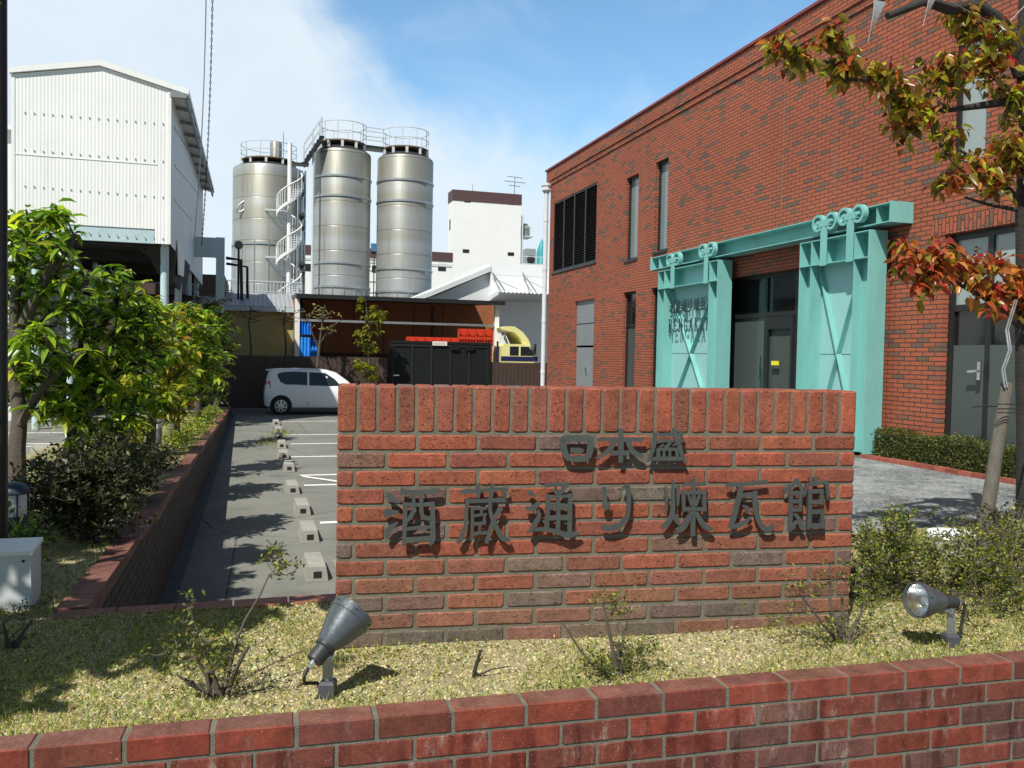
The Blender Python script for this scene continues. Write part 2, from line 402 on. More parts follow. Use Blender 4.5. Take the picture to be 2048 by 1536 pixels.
M['hubcap'] = mat('hubcap', (.55, .56, .57), .3, .5); M['red_lamp'] = mat('red_lamp', (.35, .012, .012), .15)
M['cream'] = mat('cream', (.80, .76, .33), .35, var=.05); M['navy'] = mat('navy', (.02, .025, .09), .4)
M['crate'] = mat('crate', (.60, .05, .018), .45, var=.15, vs=2)
M['glass_dark'] = glass_mat('glass_dark', (.012, .014, .014)); M['glass_grey'] = glass_mat('glass_grey', (.065, .08, .075), .2)
M['glass_blind'] = glass_mat('glass_blind', (.17, .215, .215), .12); M['glass_pale'] = glass_mat('glass_pale', (.30, .35, .34), .2)
M['yellow'] = mat('yellow', (.80, .72, .02), .5); M['ink'] = mat('ink', (.02, .05, .055), .6)
M['sign_white'] = mat('sign_white', (.78, .77, .70), .6)
M['chrome'] = mat('chrome', (.75, .76, .77), .15, 1, .02)
M['spot'] = mat('spot', (.12, .137, .15), .36, .55, .15, 10, .05, stain=.25, grime=(.10, .09, .075))
M['spot_dark'] = mat('spot_dark', (.035, .038, .04), .5, .1, .15, 10, stain=.5, grime=(.14, .075, .03))
M['spot_box'] = mat('spot_box', (.065, .07, .085), .6, 0, .15, 10)
M['rubber'] = mat('rubber', (.015, .015, .015), .6)
M['reflector'] = mat('reflector', (.85, .86, .86), .16, 1, .05, 20, .2, 60)
M['lens'] = mat('lens', (.75, .76, .74), .35); M['bollard'] = mat('bollard', (.23, .26, .28), .5, .3)
M['bollard_navy'] = mat('bollard_navy', (.035, .045, .075), .5)
M['black_pole'] = mat('black_pole', (.008, .008, .009), .4)
M['bark'] = mat('bark', (.085, .070, .055), .9, var=.35, vs=9, bump=.9, bs=50)
M['bark_dark'] = mat('bark_dark', (.035, .03, .026), .9, var=.4, vs=9, bump=.9, bs=60)
M['twig'] = mat('twig', (.10, .08, .065), .9, var=.3, vs=20)
M['timber'] = mat('timber', (.10, .088, .072), .9, var=.3, vs=6, bump=.7, bs=70, stretch=(6, 6, .5), stain=.35)
M['leaf'] = leaf_mat('leaf'); M['leaf_gloss'] = leaf_mat('leaf_gloss', .46, .3); M['leaf_small'] = leaf_mat('leaf_small', .3, .5)
M['grass'] = leaf_mat('grass', .3, .7); M['pebble'] = mat('pebble', None, .9, var=.3, vs=40)
M['hedge_core'] = mat('hedge_core', (.03, .04, .012), .9)
M['strip'] = mat('strip', (.62, .66, .66), .25, .5, .1)
# ================================================================== THE SETTING
GR = .56                     # gravel court in front of the brick building; the car park is z = 0
def sheet(name, pts, mt, z=None):
    mb = MB(); mb.face([(p[0], p[1], p[2] if z is None else z) for p in pts])
    return tag(mb.build(name, mt, org=(0, 0, 0)), kind='structure')
sheet('car_park', [(-60, -12), (3.62, -12), (3.62, 140), (-60, 140)], M['asphalt'], 0)
mb = MB(); mb.face([(3.62, -12, GR), (60, -12, GR), (60, 140, GR), (3.62, 140, GR)]); mb.face([(3.62, -12, -.02), (3.62, -12, GR), (3.62, 140, GR), (3.62, 140, -.02)])
tag(mb.build('gravel_court', M['gravel'], org=(0, 0, 0)), kind='structure')
sheet('ground', [(-900, -300), (900, -300), (900, 1500), (-900, 1500)], M['asphalt'], -.02)
sheet('pavement', [(-30, -6), (30, -6), (30, 2.36), (-30, 2.36)], M['asphalt'], .30)
mb = MB()
def line_rect(x0, x1, y0, y1): mb.face([(x0, y0, .004), (x1, y0, .004), (x1, y1, .004), (x0, y1, .004)])
for py, pxl, wd in ((843, 550, .12), (870, 562, .12), (888, 582, .12), (914, 582, .12), (951, 600, .11), (971, 608, .11), (1046, 640, .12)):
    q = P(pxl, py, Z=0); line_rect(q[0], 3.6, q[1] - wd / 2, q[1] + wd / 2)
q = P(530, 855, Z=0); a, b = P(605, 953, Z=0), P(672, 970, Z=0)
mb.face([(a[0], a[1] - .1, .008), (b[0] + .6, b[1] - .45, .008), (b[0] + .6, b[1] - .28, .008), (a[0], a[1] + .05, .008)])
for py in (940, 927, 893, 888, 866): 
    q = P(60, py, Z=0); line_rect(q[0] - 5, q[0] + 1.4, q[1] - .06, q[1] + .06)
tag(mb.build('parking_lines', M['paint_line'], org=(0, 0, 0)), kind='structure')
sheet('drain_channel', [(-.69, 4.06, .005), (-.585, 4.06, .005), (-.585, 28, .005), (-.69, 28, .005)], M['gutter'])
# raised beds
mb = MB()
BX0, BX1 = -3.0, 8.8
def soil_z(x, y): return .868 + .012 * math.sin(3.1 * x + 1.3 * y) * math.sin(2.3 * y - x) 
FA = R_(-2.3)                                                        # the front wall's direction
FDX = np.array([math.cos(FA), math.sin(FA), 0]); FDN = np.array([math.sin(FA), -math.cos(FA), 0]); FP0 = np.array([.9, 2.46, 0])
def FW(s, t, z): return FP0 + FDX * s + FDN * t + np.array([0, 0, z])   # s along, t out towards the road
def front_y(x): return FP0[1] + (x - FP0[0]) * math.tan(FA)
xs = np.sort(np.append(np.linspace(BX0, BX1, 130), .42))
for i in range(130):
    for j in range(14):
        x0, x1 = xs[i], xs[i + 1]
        def pt(x, k):
            y0 = front_y(x) + .09; y1 = 3.95 if x0 < .4199 else 4.75; y = y0 + (y1 - y0) * k / 14
            return (x, y, soil_z(x, y))
        x0, x1 = xs[i], xs[i + 1]
        mb.face([pt(x0, j), pt(x1, j), pt(x1, j + 1), pt(x0, j + 1)])
tag(mb.build('bed_soil', M['soil'], org=(0, 0, 0), smooth=False), kind='structure')
def bed_z(y): return .87 - max(y - 4, 0) * .0249
mb = MB()
for k in range(12):
    y0, y1 = 3.9 + k * 2, 3.9 + (k + 1) * 2
    mb.face([(-2.75, y0, bed_z(y0) - .02), (-.70, y0, bed_z(y0) - .02), (-.70, y1, bed_z(y1) - .02), (-2.75, y1, bed_z(y1) - .02)])
    mb.face([(-2.75, y0, -.02), (-2.75, y0, bed_z(y0) - .02), (-2.75, y1, bed_z(y1) - .02), (-2.75, y1, -.02)])
tag(mb.build('planter_soil', M['soil'], org=(0, 0, 0)), kind='structure')

# ================================================================== BRICK BY BRICK WALLS
def brick(mb, F, s0, s1, t0, t1, z0, z1, col, bv=.006, rc=.008, jit=.0012):
    """rounded-corner brick face pushed out from t0 to t1 in frame F(s, t, z)"""
    def ring(ins, t):
        r = rc; out = []
        a0, a1, c0, c1 = s0 + ins, s1 - ins, z0 + ins, z1 - ins
        for cx, cz, ax, azz in ((a0, c0, 1, 1), (a1, c0, -1, 1), (a1, c1, -1, -1), (a0, c1, 1, -1)):
            pr = [(cx, cz + azz * r), (cx + ax * r * .3, cz + azz * r * .3), (cx + ax * r, cz)]
            if (ax, azz) in ((-1, 1), (1, -1)): pr = pr[::-1]
            for px, pz in pr: out.append((px + random.uniform(-jit, jit), t + random.uniform(-jit, jit) * .5, pz + random.uniform(-jit, jit)))
        return out
    A, B, C_ = ring(0, t0), ring(0, t1 - bv), ring(bv, t1)
    n = 12; pts = [F(*p) for p in A + B + C_]
    fs = []
    for i in range(n):
        j = (i + 1) % n; fs += [(i, j, n + j, n + i), (n + i, n + j, 2 * n + j, 2 * n + i)]
    fs.append(tuple(range(2 * n, 3 * n)))
    mb.add(pts, fs, col)
def jitcol(c, v=.12):
    k = 1 + random.uniform(-v, v); return tuple(max(0, x * k * (1 + random.uniform(-.06, .06))) for x in c)

# ---- the sign wall
SA = R_(-6.6); SD = np.array([math.cos(SA), math.sin(SA), 0]); SN = np.array([math.sin(SA), -math.cos(SA), 0]); SP0 = -SN * 3.3
def SG(s, t, z): return SP0 + SD * s + SN * t + np.array([0, 0, z])
S0, S1, ZT = -.128, 2.06, 1.878
def sign_s(px, py, t=0.0):
    d = ROT @ np.array([px - 1024, py - 768, FPX]); p0 = SP0 + SN * t
    k = ((p0 - CAMP) @ SN) / (d @ SN); q = CAMP + d * k; return float((q - SP0) @ SD), float(q[2])
S0 = sign_s(676, 800)[0]; S1 = sign_s(1713.5, 800)[0]
DEP = .21
sign = thing('brick_sign_wall', 'free-standing red brick sign wall with a soldier course on top and metal characters on its face', 'sign wall', tuple(SG((S0 + S1) / 2, 0, .84)))
reds = [(.255, .075, .043), (.285, .079, .042), (.24, .077, .047), (.31, .087, .045)]
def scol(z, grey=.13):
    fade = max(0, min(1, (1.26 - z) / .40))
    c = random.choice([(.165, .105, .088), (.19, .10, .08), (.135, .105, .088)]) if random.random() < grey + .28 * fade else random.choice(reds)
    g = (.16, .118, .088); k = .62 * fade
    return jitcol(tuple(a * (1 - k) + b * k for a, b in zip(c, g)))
mb = MB(); zs = 1.697
n = 29; pw = (S1 - S0) / n
for i in range(n):
    brick(mb, SG, S0 + i * pw + (.0045 if i else 0), S0 + (i + 1) * pw - (.0045 if i < n - 1 else 0), -.006, .0, zs + .002, ZT, scol(2, .13))
PIT = .0697
for r in range(13):
    z1 = zs - .009 - r * PIT; z0 = z1 - PIT + .010
    e = [S0] + [S0 + (.066 if r % 2 == 0 else .186) + k * .2385 for k in range(12)]
    e = [x for x in e if x < S1 - .03] + [S1]
    if e[-1] - e[-2] < .05: e.pop(-2)
    for a, b in zip(e, e[1:]):
        brick(mb, SG, a + (.005 if a > S0 else 0), b - (.005 if b < S1 else 0), -.006, .0, z0, z1, scol(z0))
    # the left return of the corner brick
    Fl = lambda s, t, z: SG(S0 - t, -s, z)
    w_ = DEP if r % 2 else .10
    for a, b in ((.004, w_), (w_ + .010, DEP)):
        if b - a > .03: brick(mb, Fl, a, b, -.005, .0, z0, z1, scol(z0))
    Fr = lambda s, t, z: SG(S1 + t, -s, z); brick(mb, Fr, .004, DEP, -.005, .0, z0, z1, scol(z0))
Fl = lambda s, t, z: SG(S0 - t, -s, z); brick(mb, Fl, .004, DEP, -.005, 0, zs + .002, ZT, scol(2))
Fr = lambda s, t, z: SG(S1 + t, -s, z); brick(mb, Fr, .004, DEP, -.005, 0, zs + .002, ZT, scol(2))
Ft = lambda s, t, z: SG(s, -z, ZT + t)
for i in range(n): brick(mb, Ft, S0 + i * pw + .004, S0 + (i + 1) * pw - .004, -.005, 0, 0.003, DEP, scol(2, .13))
mb.build('brick_facing', M['brick_sign'], sign)
mb = MB(); c = [SG(a, b, 0) for a, b in ((S0 + .005, -.005), (S1 - .005, -.005), (S1 - .005, -DEP + .005), (S0 + .005, -DEP + .005))]
mb.hexa([p + (0, 0, .62) for p in map(np.array, [tuple(x) for x in c])], [np.array(p) + (0, 0, ZT - .006) for p in c]); mb.build('mortar_core', M['mortar'], sign)
mb = MB(); z0 = .60; z1 = zs - .009 - 13 * PIT + .004
brick(mb, SG, S0 - .012, S1 + .012, -.1, .012, z0, z1, (.30, .13, .085), rc=.004); mb.build('footing_course', M['brick_sign'], sign)

# characters, traced stroke by stroke from the photograph and set out from the wall on pins
def zt(ox, oy, k): return lambda x, y: (ox + x / k, oy + y / k)
Z1, Z2, Z3, Z4 = zt(1100, 840, 6.827), zt(760, 950, 7.314), zt(1040, 950, 7.877), zt(1310, 940, 5.389)
CH = [
 ('ri', Z1, [[(190,250,85),(183,370,92),(235,515,85)], [(215,520,60),(370,532,85),(530,520,80)], [(520,525,70),(556,370,95),(560,262,85)], [(165,252,50),(230,248,80),(400,252,88),(540,250,80),(598,262,35)], [(280,412,62),(420,418,76),(448,392,14)]], '日'),
 ('hon', Z1, [[(650,275,40),(720,262,55),(1000,268,62),(1230,268,58),(1292,240,18)], [(968,118,60),(970,360,76),(966,585,52)], [(890,285,70),(820,400,66),(730,475,52),(622,525,14)], [(1060,285,60),(1110,400,72),(1180,465,74),(1275,500,40)], [(838,453,70),(960,450,58),(1088,448,66)]], '本'),
 ('sei', Z1, [[(1445,170,62),(1420,330,62),(1390,450,50),(1345,570,34)], [(1488,210,40),(1600,200,50),(1815,208,58)], [(1700,105,52),(1712,205,56)], [(1768,150,34),(1815,205,50)], [(1712,205,60),(1760,330,66),(1800,470,56),(1850,585,44)], [(1460,300,46),(1560,284,42),(1700,290,34)], [(1640,292,36),(1615,345,46),(1565,378,30)], [(1500,372,22),(1555,335,30)], [(1835,262,18),(1760,310,40),(1670,352,14)], [(1465,402,40),(1600,398,46),(1740,398,40)], [(1480,400,46),(1478,540,46)], [(1555,400,36),(1555,540,36)], [(1632,400,36),(1636,540,36)], [(1722,400,40),(1742,545,44)], [(1390,540,30),(1500,528,52),(1795,528,50)]], '盛'),
 ('shu', Z2, [[(105,245,14),(135,310,95),(200,360,84),(285,408,14)], [(45,560,60),(110,552,120),(190,548,74),(278,542,30)], [(90,930,20),(110,850,95),(160,770,74),(265,692,20)], [(298,245,130),(400,252,76),(640,250,72),(800,240,80),(885,212,30)], [(368,405,62),(362,700,64),(350,1035,46)], [(770,400,60),(772,800,78),(770,940,80),(730,1032,24)], [(355,432,60),(560,436,50),(800,425,64)], [(350,958,86),(560,945,72),(780,930,80)], [(370,795,44),(560,770,46),(770,760,44)], [(490,270,50),(490,480,52),(455,600,60),(370,690,34)], [(605,270,58),(606,540,60),(650,620,62),(760,638,56)]], '酒'),
 ('zo', Z2, [[(1180,262,36),(1240,240,68),(1440,232,56),(1640,214,48),(1872,212,52)], [(1432,125,50),(1436,240,70),(1440,345,36)], [(1645,125,40),(1632,240,66),(1612,350,62)], [(1245,380,70),(1480,380,52),(1700,370,58),(1842,362,70)], [(1280,352,62),(1265,560,50),(1252,740,58),(1180,940,74),(1125,990,40)], [(1612,340,62),(1610,500,54),(1650,660,66),(1720,800,74),(1800,930,78),(1905,950,50)], [(1775,470,70),(1690,610,60),(1620,780,60),(1555,1000,56)], [(1795,235,40),(1808,325,30)], [(1350,470,46),(1352,700,44),(1338,960,34)], [(1340,492,42),(1560,486,38)], [(1345,598,44),(1440,590,34),(1560,572,30)], [(1350,712,46),(1450,715,44),(1555,695,40)], [(1335,872,50),(1440,850,44),(1565,845,46)], [(1480,490,42),(1482,590,42)], [(1525,590,40),(1528,700,42)], [(1458,712,42),(1456,850,42)]], '蔵'),
 ('tsu', Z3, [[(388,172,56),(560,150,66),(778,150,66)], [(752,140,50),(690,215,62),(610,315,60)], [(540,215,40),(565,265,58),(605,310,50)], [(440,310,60),(436,560,72),(420,860,72)], [(790,310,60),(786,600,72),(780,945,70)], [(420,340,52),(620,342,44),(815,325,56)], [(604,330,60),(603,640,64),(595,900,70)], [(420,500,90),(610,498,98),(800,505,90)], [(420,680,72),(610,672,76),(800,670,84)], [(130,905,30),(250,858,52),(400,862,66),(560,890,66),(740,945,90),(850,930,70),(950,900,8)], [(128,262,40),(180,292,70),(250,338,26)], [(95,525,60),(180,530,72),(260,485,66),(318,425,40)], [(275,545,50),(300,650,60),(235,770,66),(145,905,36)]], '通'),
 ('kana_ri', Z3, [[(1300,210,30),(1335,230,68),(1342,400,66),(1345,490,100),(1375,550,50)], [(1375,520,60),(1400,470,44),(1418,415,14)], [(1612,232,24),(1650,195,56),(1700,180,76),(1716,330,68),(1706,560,66),(1670,690,76),(1560,800,92),(1420,838,92),(1330,830,88),(1290,785,20)]], 'り'),
 ('ren', Z4, [[(110,185,24),(124,300,34),(128,445,22)], [(196,102,24),(198,300,40),(185,480,52),(130,580,58),(80,615,44)], [(252,162,38),(250,290,36),(246,390,18)], [(205,480,44),(235,540,56),(262,588,26)], [(300,178,22),(340,158,40),(420,158,40),(552,150,44)], [(418,85,24),(418,160,40),(410,500,52),(408,712,48)], [(312,225,34),(308,330,40),(312,452,30)], [(538,220,34),(530,330,42),(538,445,36)], [(300,248,34),(420,245,40),(552,240,40)], [(300,424,40),(420,418,36),(540,425,40)], [(355,262,24),(395,385,34)], [(478,268,30),(435,388,34)], [(395,460,40),(340,560,56),(290,630,60),(228,662,44)], [(440,450,36),(490,550,58),(550,615,62),(618,640,40)]], '煉'),
 ('ga', Z4, [[(770,180,26),(820,158,48),(1000,150,44),(1215,128,52)], [(932,165,56),(900,330,50),(850,510,54),(812,635,44)], [(820,618,36),(900,600,50),(980,560,42),(1038,508,14)], [(905,285,44),(990,272,50),(1085,262,46)], [(1092,225,24),(1078,300,52),(1090,450,52),(1130,570,56),(1190,636,58),(1262,622,50),(1270,575,14)], [(945,385,14),(985,405,48),(1005,440,50),(990,470,16)]], '瓦'),
 ('kan', Z4, [[(1388,232,50),(1450,198,50),(1500,145,50),(1532,88,20)], [(1525,105,40),(1565,170,44),(1608,272,24)], [(1468,235,40),(1465,440,44),(1460,660,36)], [(1568,235,36),(1566,440,36)], [(1450,252,44),(1590,248,46)], [(1455,342,38),(1580,338,38)], [(1455,432,38),(1580,426,40)], [(1465,632,40),(1510,580,34),(1555,540,30)], [(1500,470,30),(1550,530,44),(1585,620,58),(1592,640,20)], [(1726,78,44),(1728,150,46)], [(1628,166,40),(1740,146,40),(1862,130,46)], [(1640,150,30),(1612,282,14)], [(1845,130,46),(1856,220,36),(1856,318,14)], [(1668,215,40),(1666,420,46),(1656,635,44)], [(1650,232,40),(1815,226,42)], [(1790,222,38),(1792,372,42)], [(1660,348,42),(1810,344,42)], [(1660,452,42),(1822,448,46)], [(1798,445,40),(1800,625,44)], [(1655,598,48),(1820,604,46)]], '館')]
LET_T = .031
def spline_pts(st):
    if len(st) < 3: return st
    out = []
    for i in range(len(st) - 1):
        p0 = np.array(st[max(i - 1, 0)], float); p1 = np.array(st[i], float); p2 = np.array(st[i + 1], float); p3 = np.array(st[min(i + 2, len(st) - 1)], float)
        for k in range(4):
            t = k / 4; out.append(.5 * (2 * p1 + (p2 - p0) * t + (2 * p0 - 5 * p1 + 4 * p2 - p3) * t * t + (3 * p1 - p0 - 3 * p2 + p3) * t ** 3))
    return out + [np.array(st[-1], float)]
def stroke_polys(st):
    """outline of a brush stroke: (left points, right points)"""
    q = [np.array(p, float) for p in spline_pts(st)]; L, Rr = [], []
    for i, p in enumerate(q):
        d = unit((q[min(i + 1, len(q) - 1)] - q[max(i - 1, 0)])[:2]); nrm = np.array([-d[1], d[0]]); wd = max(p[2], 6) / 2
        L.append(p[:2] + nrm * wd); Rr.append(p[:2] - nrm * wd)
    return L, Rr
GLYPH = {}
for gi, (nm, zf, strokes, ch) in enumerate(CH):
    mb = MB(); sp = []
    for si, st in enumerate(strokes):
        L, Rr = stroke_polys(st); tf = LET_T + si * .00035; tb = LET_T - .006 - si * .00035
        pl = [sign_s(*zf(*p), LET_T) for p in L]; pr = [sign_s(*zf(*p), LET_T) for p in Rr]; sp.append((pl, pr))
        for i in range(len(pl) - 1):
            q = [pl[i], pl[i + 1], pr[i + 1], pr[i]]
            mb.add([SG(a, tb, z) for a, z in q] + [SG(a, tf, z) for a, z in q],
                   [(3, 2, 1, 0), (4, 5, 6, 7), (0, 1, 5, 4), (2, 3, 7, 6)] + ([(3, 0, 4, 7)] if i == 0 else []) + ([(1, 2, 6, 5)] if i == len(pl) - 2 else []))
        if si % 3 == 0:
            a, z = np.mean(pl + pr, axis=0); k = len(pl) // 2; a, z = (np.array(pl[k]) + pr[k]) / 2
            mb.tube([SG(a, -.004, z), SG(a, tb + .001, z)], .0035, 6)
    GLYPH[ch] = sp
    o = mb.build('sign_character', M['letter'], sign); o['label'] = 'dark grey metal character %s standing off the brick sign' % ch

# ---- the low front wall
front = thing('brick_planter_wall', 'low dark red brick planter wall with wide coping bricks along the pavement', 'planter wall', tuple(FW(0, 0, .3)))
def fs(px, py):
    d = ROT @ np.array([px - 1024, py - 768, FPX]); k = ((FP0 - CAMP) @ FDN) / (d @ FDN); q = CAMP + d * k
    return float((q - FP0) @ FDX), float(q[2])
jx = [62, 252, 434, 602, 764, 918, 1065, 1204, 1338, 1465, 1587, 1704, 1817, 1925, 2028]
jy = [1498, 1482, 1465, 1450, 1437, 1424, 1410, 1396, 1385, 1373, 1361, 1349, 1339, 1328, 1319]
FCW = abs((P(75, 1467, Z=.935) - P(62, 1498, Z=.935))[1]); FCW = max(.085, min(FCW, .2))
js = [fs(x, y)[0] for x, y in zip(jx, jy)]; FZ = np.mean([fs(x, y)[1] for x, y in zip(jx, jy)]); fp = (js[-1] - js[0]) / 14
fr_reds = [(.185, .042, .027), (.21, .044, .027), (.165, .044, .030), (.135, .042, .032)]
cop = MB(); body = MB()
cw = FCW
for k in range(-14, 42):
    s0 = js[0] + k * fp; a, b = s0 + .0075, s0 + fp - .0075
    c = jitcol(random.choice(fr_reds), .15)
    # coping brick: a block with eased edges, top face and front face
    zt_, zb_ = FZ, FZ - .062
    e = .004
    A = [FW(a, e * 0, zb_), FW(b, 0, zb_), FW(b, -cw, zb_), FW(a, -cw, zb_)]
    B = [FW(a, 0, zt_ - e), FW(b, 0, zt_ - e), FW(b, -cw, zt_ - e), FW(a, -cw, zt_ - e)]
    C_ = [FW(a + e, -e, zt_), FW(b - e, -e, zt_), FW(b - e, -cw + e, zt_), FW(a + e, -cw + e, zt_)]
    ct = jitcol((.165, .070, .052), .12)
    cop.add(A + B, [(0, 1, 5, 4), (1, 2, 6, 5), (2, 3, 7, 6), (3, 0, 4, 7), (3, 2, 1, 0)], c)
    cop.add(B + C_, [(0, 1, 5, 4), (1, 2, 6, 5), (2, 3, 7, 6), (3, 0, 4, 7)], c); cop.add(C_, [(0, 1, 2, 3)], ct)
    for r in range(8):
        z1 = FZ - .062 - .0125 - r * .0745; z0 = z1 - .062; off = fp * (.5 if r % 2 == 0 else .03)
        brick(body, FW, s0 + off + .006, s0 + off + fp - .006, -.012, 0, z0, z1, jitcol(random.choice(fr_reds + [(.125, .055, .043)]), .2), bv=.002, rc=.003)
cop.build('coping', M['brick_coping'], front); body.build('brick_facing', M['brick_front'], front)
mb = MB()
sA, sB = js[0] - 14 * fp, js[0] + 42 * fp
mb.hexa([FW(sA, -.004, .28), FW(sB, -.004, .28), FW(sB, -cw + .006, .28), FW(sA, -cw + .006, .28)], [FW(sA, -.004, FZ - .004), FW(sB, -.004, FZ - .004), FW(sB, -cw + .006, FZ - .004), FW(sA, -cw + .006, FZ - .004)])
mb.build('mortar_core', M['mortar_dark'], front)

# ---- walls of the planting strip along the car park, and the back edge of the front bed
strip = thing('brick_planter_wall', 'long low brick wall running back beside the car park with a red coping', 'planter wall', (-.68, 4, 0))
mb = MB(); bd = MB()
y = 4.06
while y < 28:
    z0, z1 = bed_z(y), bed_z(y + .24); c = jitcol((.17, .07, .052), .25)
    lo = [(-.82, y + .004, z0 - .06), (-.69, y + .004, z0 - .06), (-.69, y + .236, z1 - .06), (-.82, y + .236, z1 - .06)]
    mb.hexa(lo, [(p[0], p[1], p[2] + .06) for p in lo], c); y += .24
mb.build('coping', M['brick_coping'], strip)
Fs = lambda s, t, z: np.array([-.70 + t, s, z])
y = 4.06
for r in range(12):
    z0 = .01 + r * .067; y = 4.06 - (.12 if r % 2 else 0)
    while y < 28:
        if z0 + .058 < bed_z(y + .24) - .055: brick(bd, Fs, max(y, 4.06), y + .23, -.01, 0, z0, z0 + .058, jitcol((.042, .024, .019), .3), bv=.003, rc=.004)  # facing bricks darkened to put this side's shade into their colour
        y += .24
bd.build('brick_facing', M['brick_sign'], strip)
mb = MB(); mb.hexa([(-.80, 4.0, -.01), (-.706, 4.0, -.01), (-.706, 28, -.01), (-.80, 28, -.01)], [(-.80, 4.0, bed_z(4) - .05), (-.706, 4.0, bed_z(4) - .05), (-.706, 28, bed_z(28) - .05), (-.80, 28, bed_z(28) - .05)]); mb.build('mortar_core', M['mortar_dark'], strip)
edge = thing('brick_edging', 'red brick edging between the front bed and the car park, left of the sign wall', 'brick edging', (0, 3.98, 0))
mb = MB(); x = -.80
while x < .42:
    mb.box(x, min(x + .232, .42), 3.90, 4.02, .80, .872, jitcol((.24, .085, .06), .2)); x += .24
mb.build('coping', M['brick_coping'], edge)
mb = MB(); mb.box(-.68, .42, 3.92, 4.00, -.01, .80); mb.build('brick_core', M['brown_dark'], edge)
# ================================================================== BRICK BUILDING
FX = 9.245; YN, YF, ZP = 2.5, P(1101, 400, X=FX)[1], 8.17
OV = P(1090, 345, X=FX - .1)[1] - YF
bld = thing('brick_building', 'long two-storey red brick hall with grey bricks scattered through it and turquoise steel sliding doors', 'building', (FX, 15, GR))
HOLES = []
def fy(px, py): q = P(px, py, X=FX); return q[1], q[2]
def hole(tl, br, base=False):
    y1, z1 = fy(*tl); y0, z0 = fy(*br)
    return [y0, y1, (GR if base else z0), z1]
lou = hole((1108, 402), (1191, 522)); lou[3] = (fy(1108, 402)[1] + fy(1192, 370)[1]) / 2; lou[2] = (fy(1108, 545)[1] + fy(1190, 522)[1]) / 2
sl1 = hole((1253, 357), (1274, 516)); sl2 = hole((1312, 326), (1333, 499))
gdr = hole((1150, 603), (1185, 770), True); lw1 = hole((1247, 585), (1268, 770), True); lw2 = hole((1303, 577), (1345, 775), True)
ent = [12.6, 16.1, GR, fy(1530, 545)[1]]
upw = hole((1908, 66), (1971, 322)); upw[3] = fy(1908, 66)[1]; upw[2] = fy(1904, 337)[1]
gl = hole((1890, 469), (2048, 860), True); gl[0] = 6.6; gl[2] = GR + .10
HOLES = [lou, sl1, sl2, gdr, lw1, lw2, ent, upw, gl]
mb = MB()
def wall_holes(mb, y0, y1, z0, z1, holes, x, dep):
    ys = sorted({y0, y1, *[h[0] for h in holes], *[h[1] for h in holes]}); zs_ = sorted({z0, z1, *[h[2] for h in holes], *[h[3] for h in holes]})
    for a, b in zip(ys, ys[1:]):
        for c, d in zip(zs_, zs_[1:]):
            cy, cz = (a + b) / 2, (c + d) / 2
            if any(h[0] < cy < h[1] and h[2] < cz < h[3] for h in holes) or cz < z0: continue
            mb.face([(x, b, c), (x, a, c), (x, a, d), (x, b, d)])
    for h in holes:
        a, b, c, d = h
        mb.face([(x, a, c), (x + dep, a, c), (x + dep, a, d), (x, a, d)]); mb.face([(x, b, c), (x, b, d), (x + dep, b, d), (x + dep, b, c)])
        mb.face([(x, a, d), (x + dep, a, d), (x + dep, b, d), (x, b, d)]); mb.face([(x, a, c), (x, b, c), (x + dep, b, c), (x + dep, a, c)])
wall_holes(mb, YN, YF, GR - .05, ZP - .08, HOLES, FX, .22)
XB = FX + 16
mb.face([(FX, YF, 0), (FX, YF, ZP - .08), (XB, YF, ZP - .08), (XB, YF, 0)]); mb.face([(FX, YN, 0), (XB, YN, 0), (XB, YN, ZP - .08), (FX, YN, ZP - .08)])
mb.face([(XB, YN, 0), (XB, YF, 0), (XB, YF, ZP - .08), (XB, YN, ZP - .08)])
mb.build('wall', M['facade'], bld)
mb = MB(); mb.box(FX + .3, XB - .1, YN + .1, YF - .1, ZP - .5, ZP - .4); mb.build('roof', M['concrete'], bld)
mb = MB(); mb.box(FX - .06, FX + .3, YN - .05, YF + OV - .05, ZP - .40, ZP - .06); mb.box(FX - .03, FX + .3, YN - .03, YF + OV * .5, ZP - .535, ZP - .405)
mb.build('parapet', M['facade'], bld)
mb = MB(); mb.box(FX - .10, FX + .32, YN - .08, YF + OV, ZP - .055, ZP); mb.build('coping', M['cap_red'], bld)
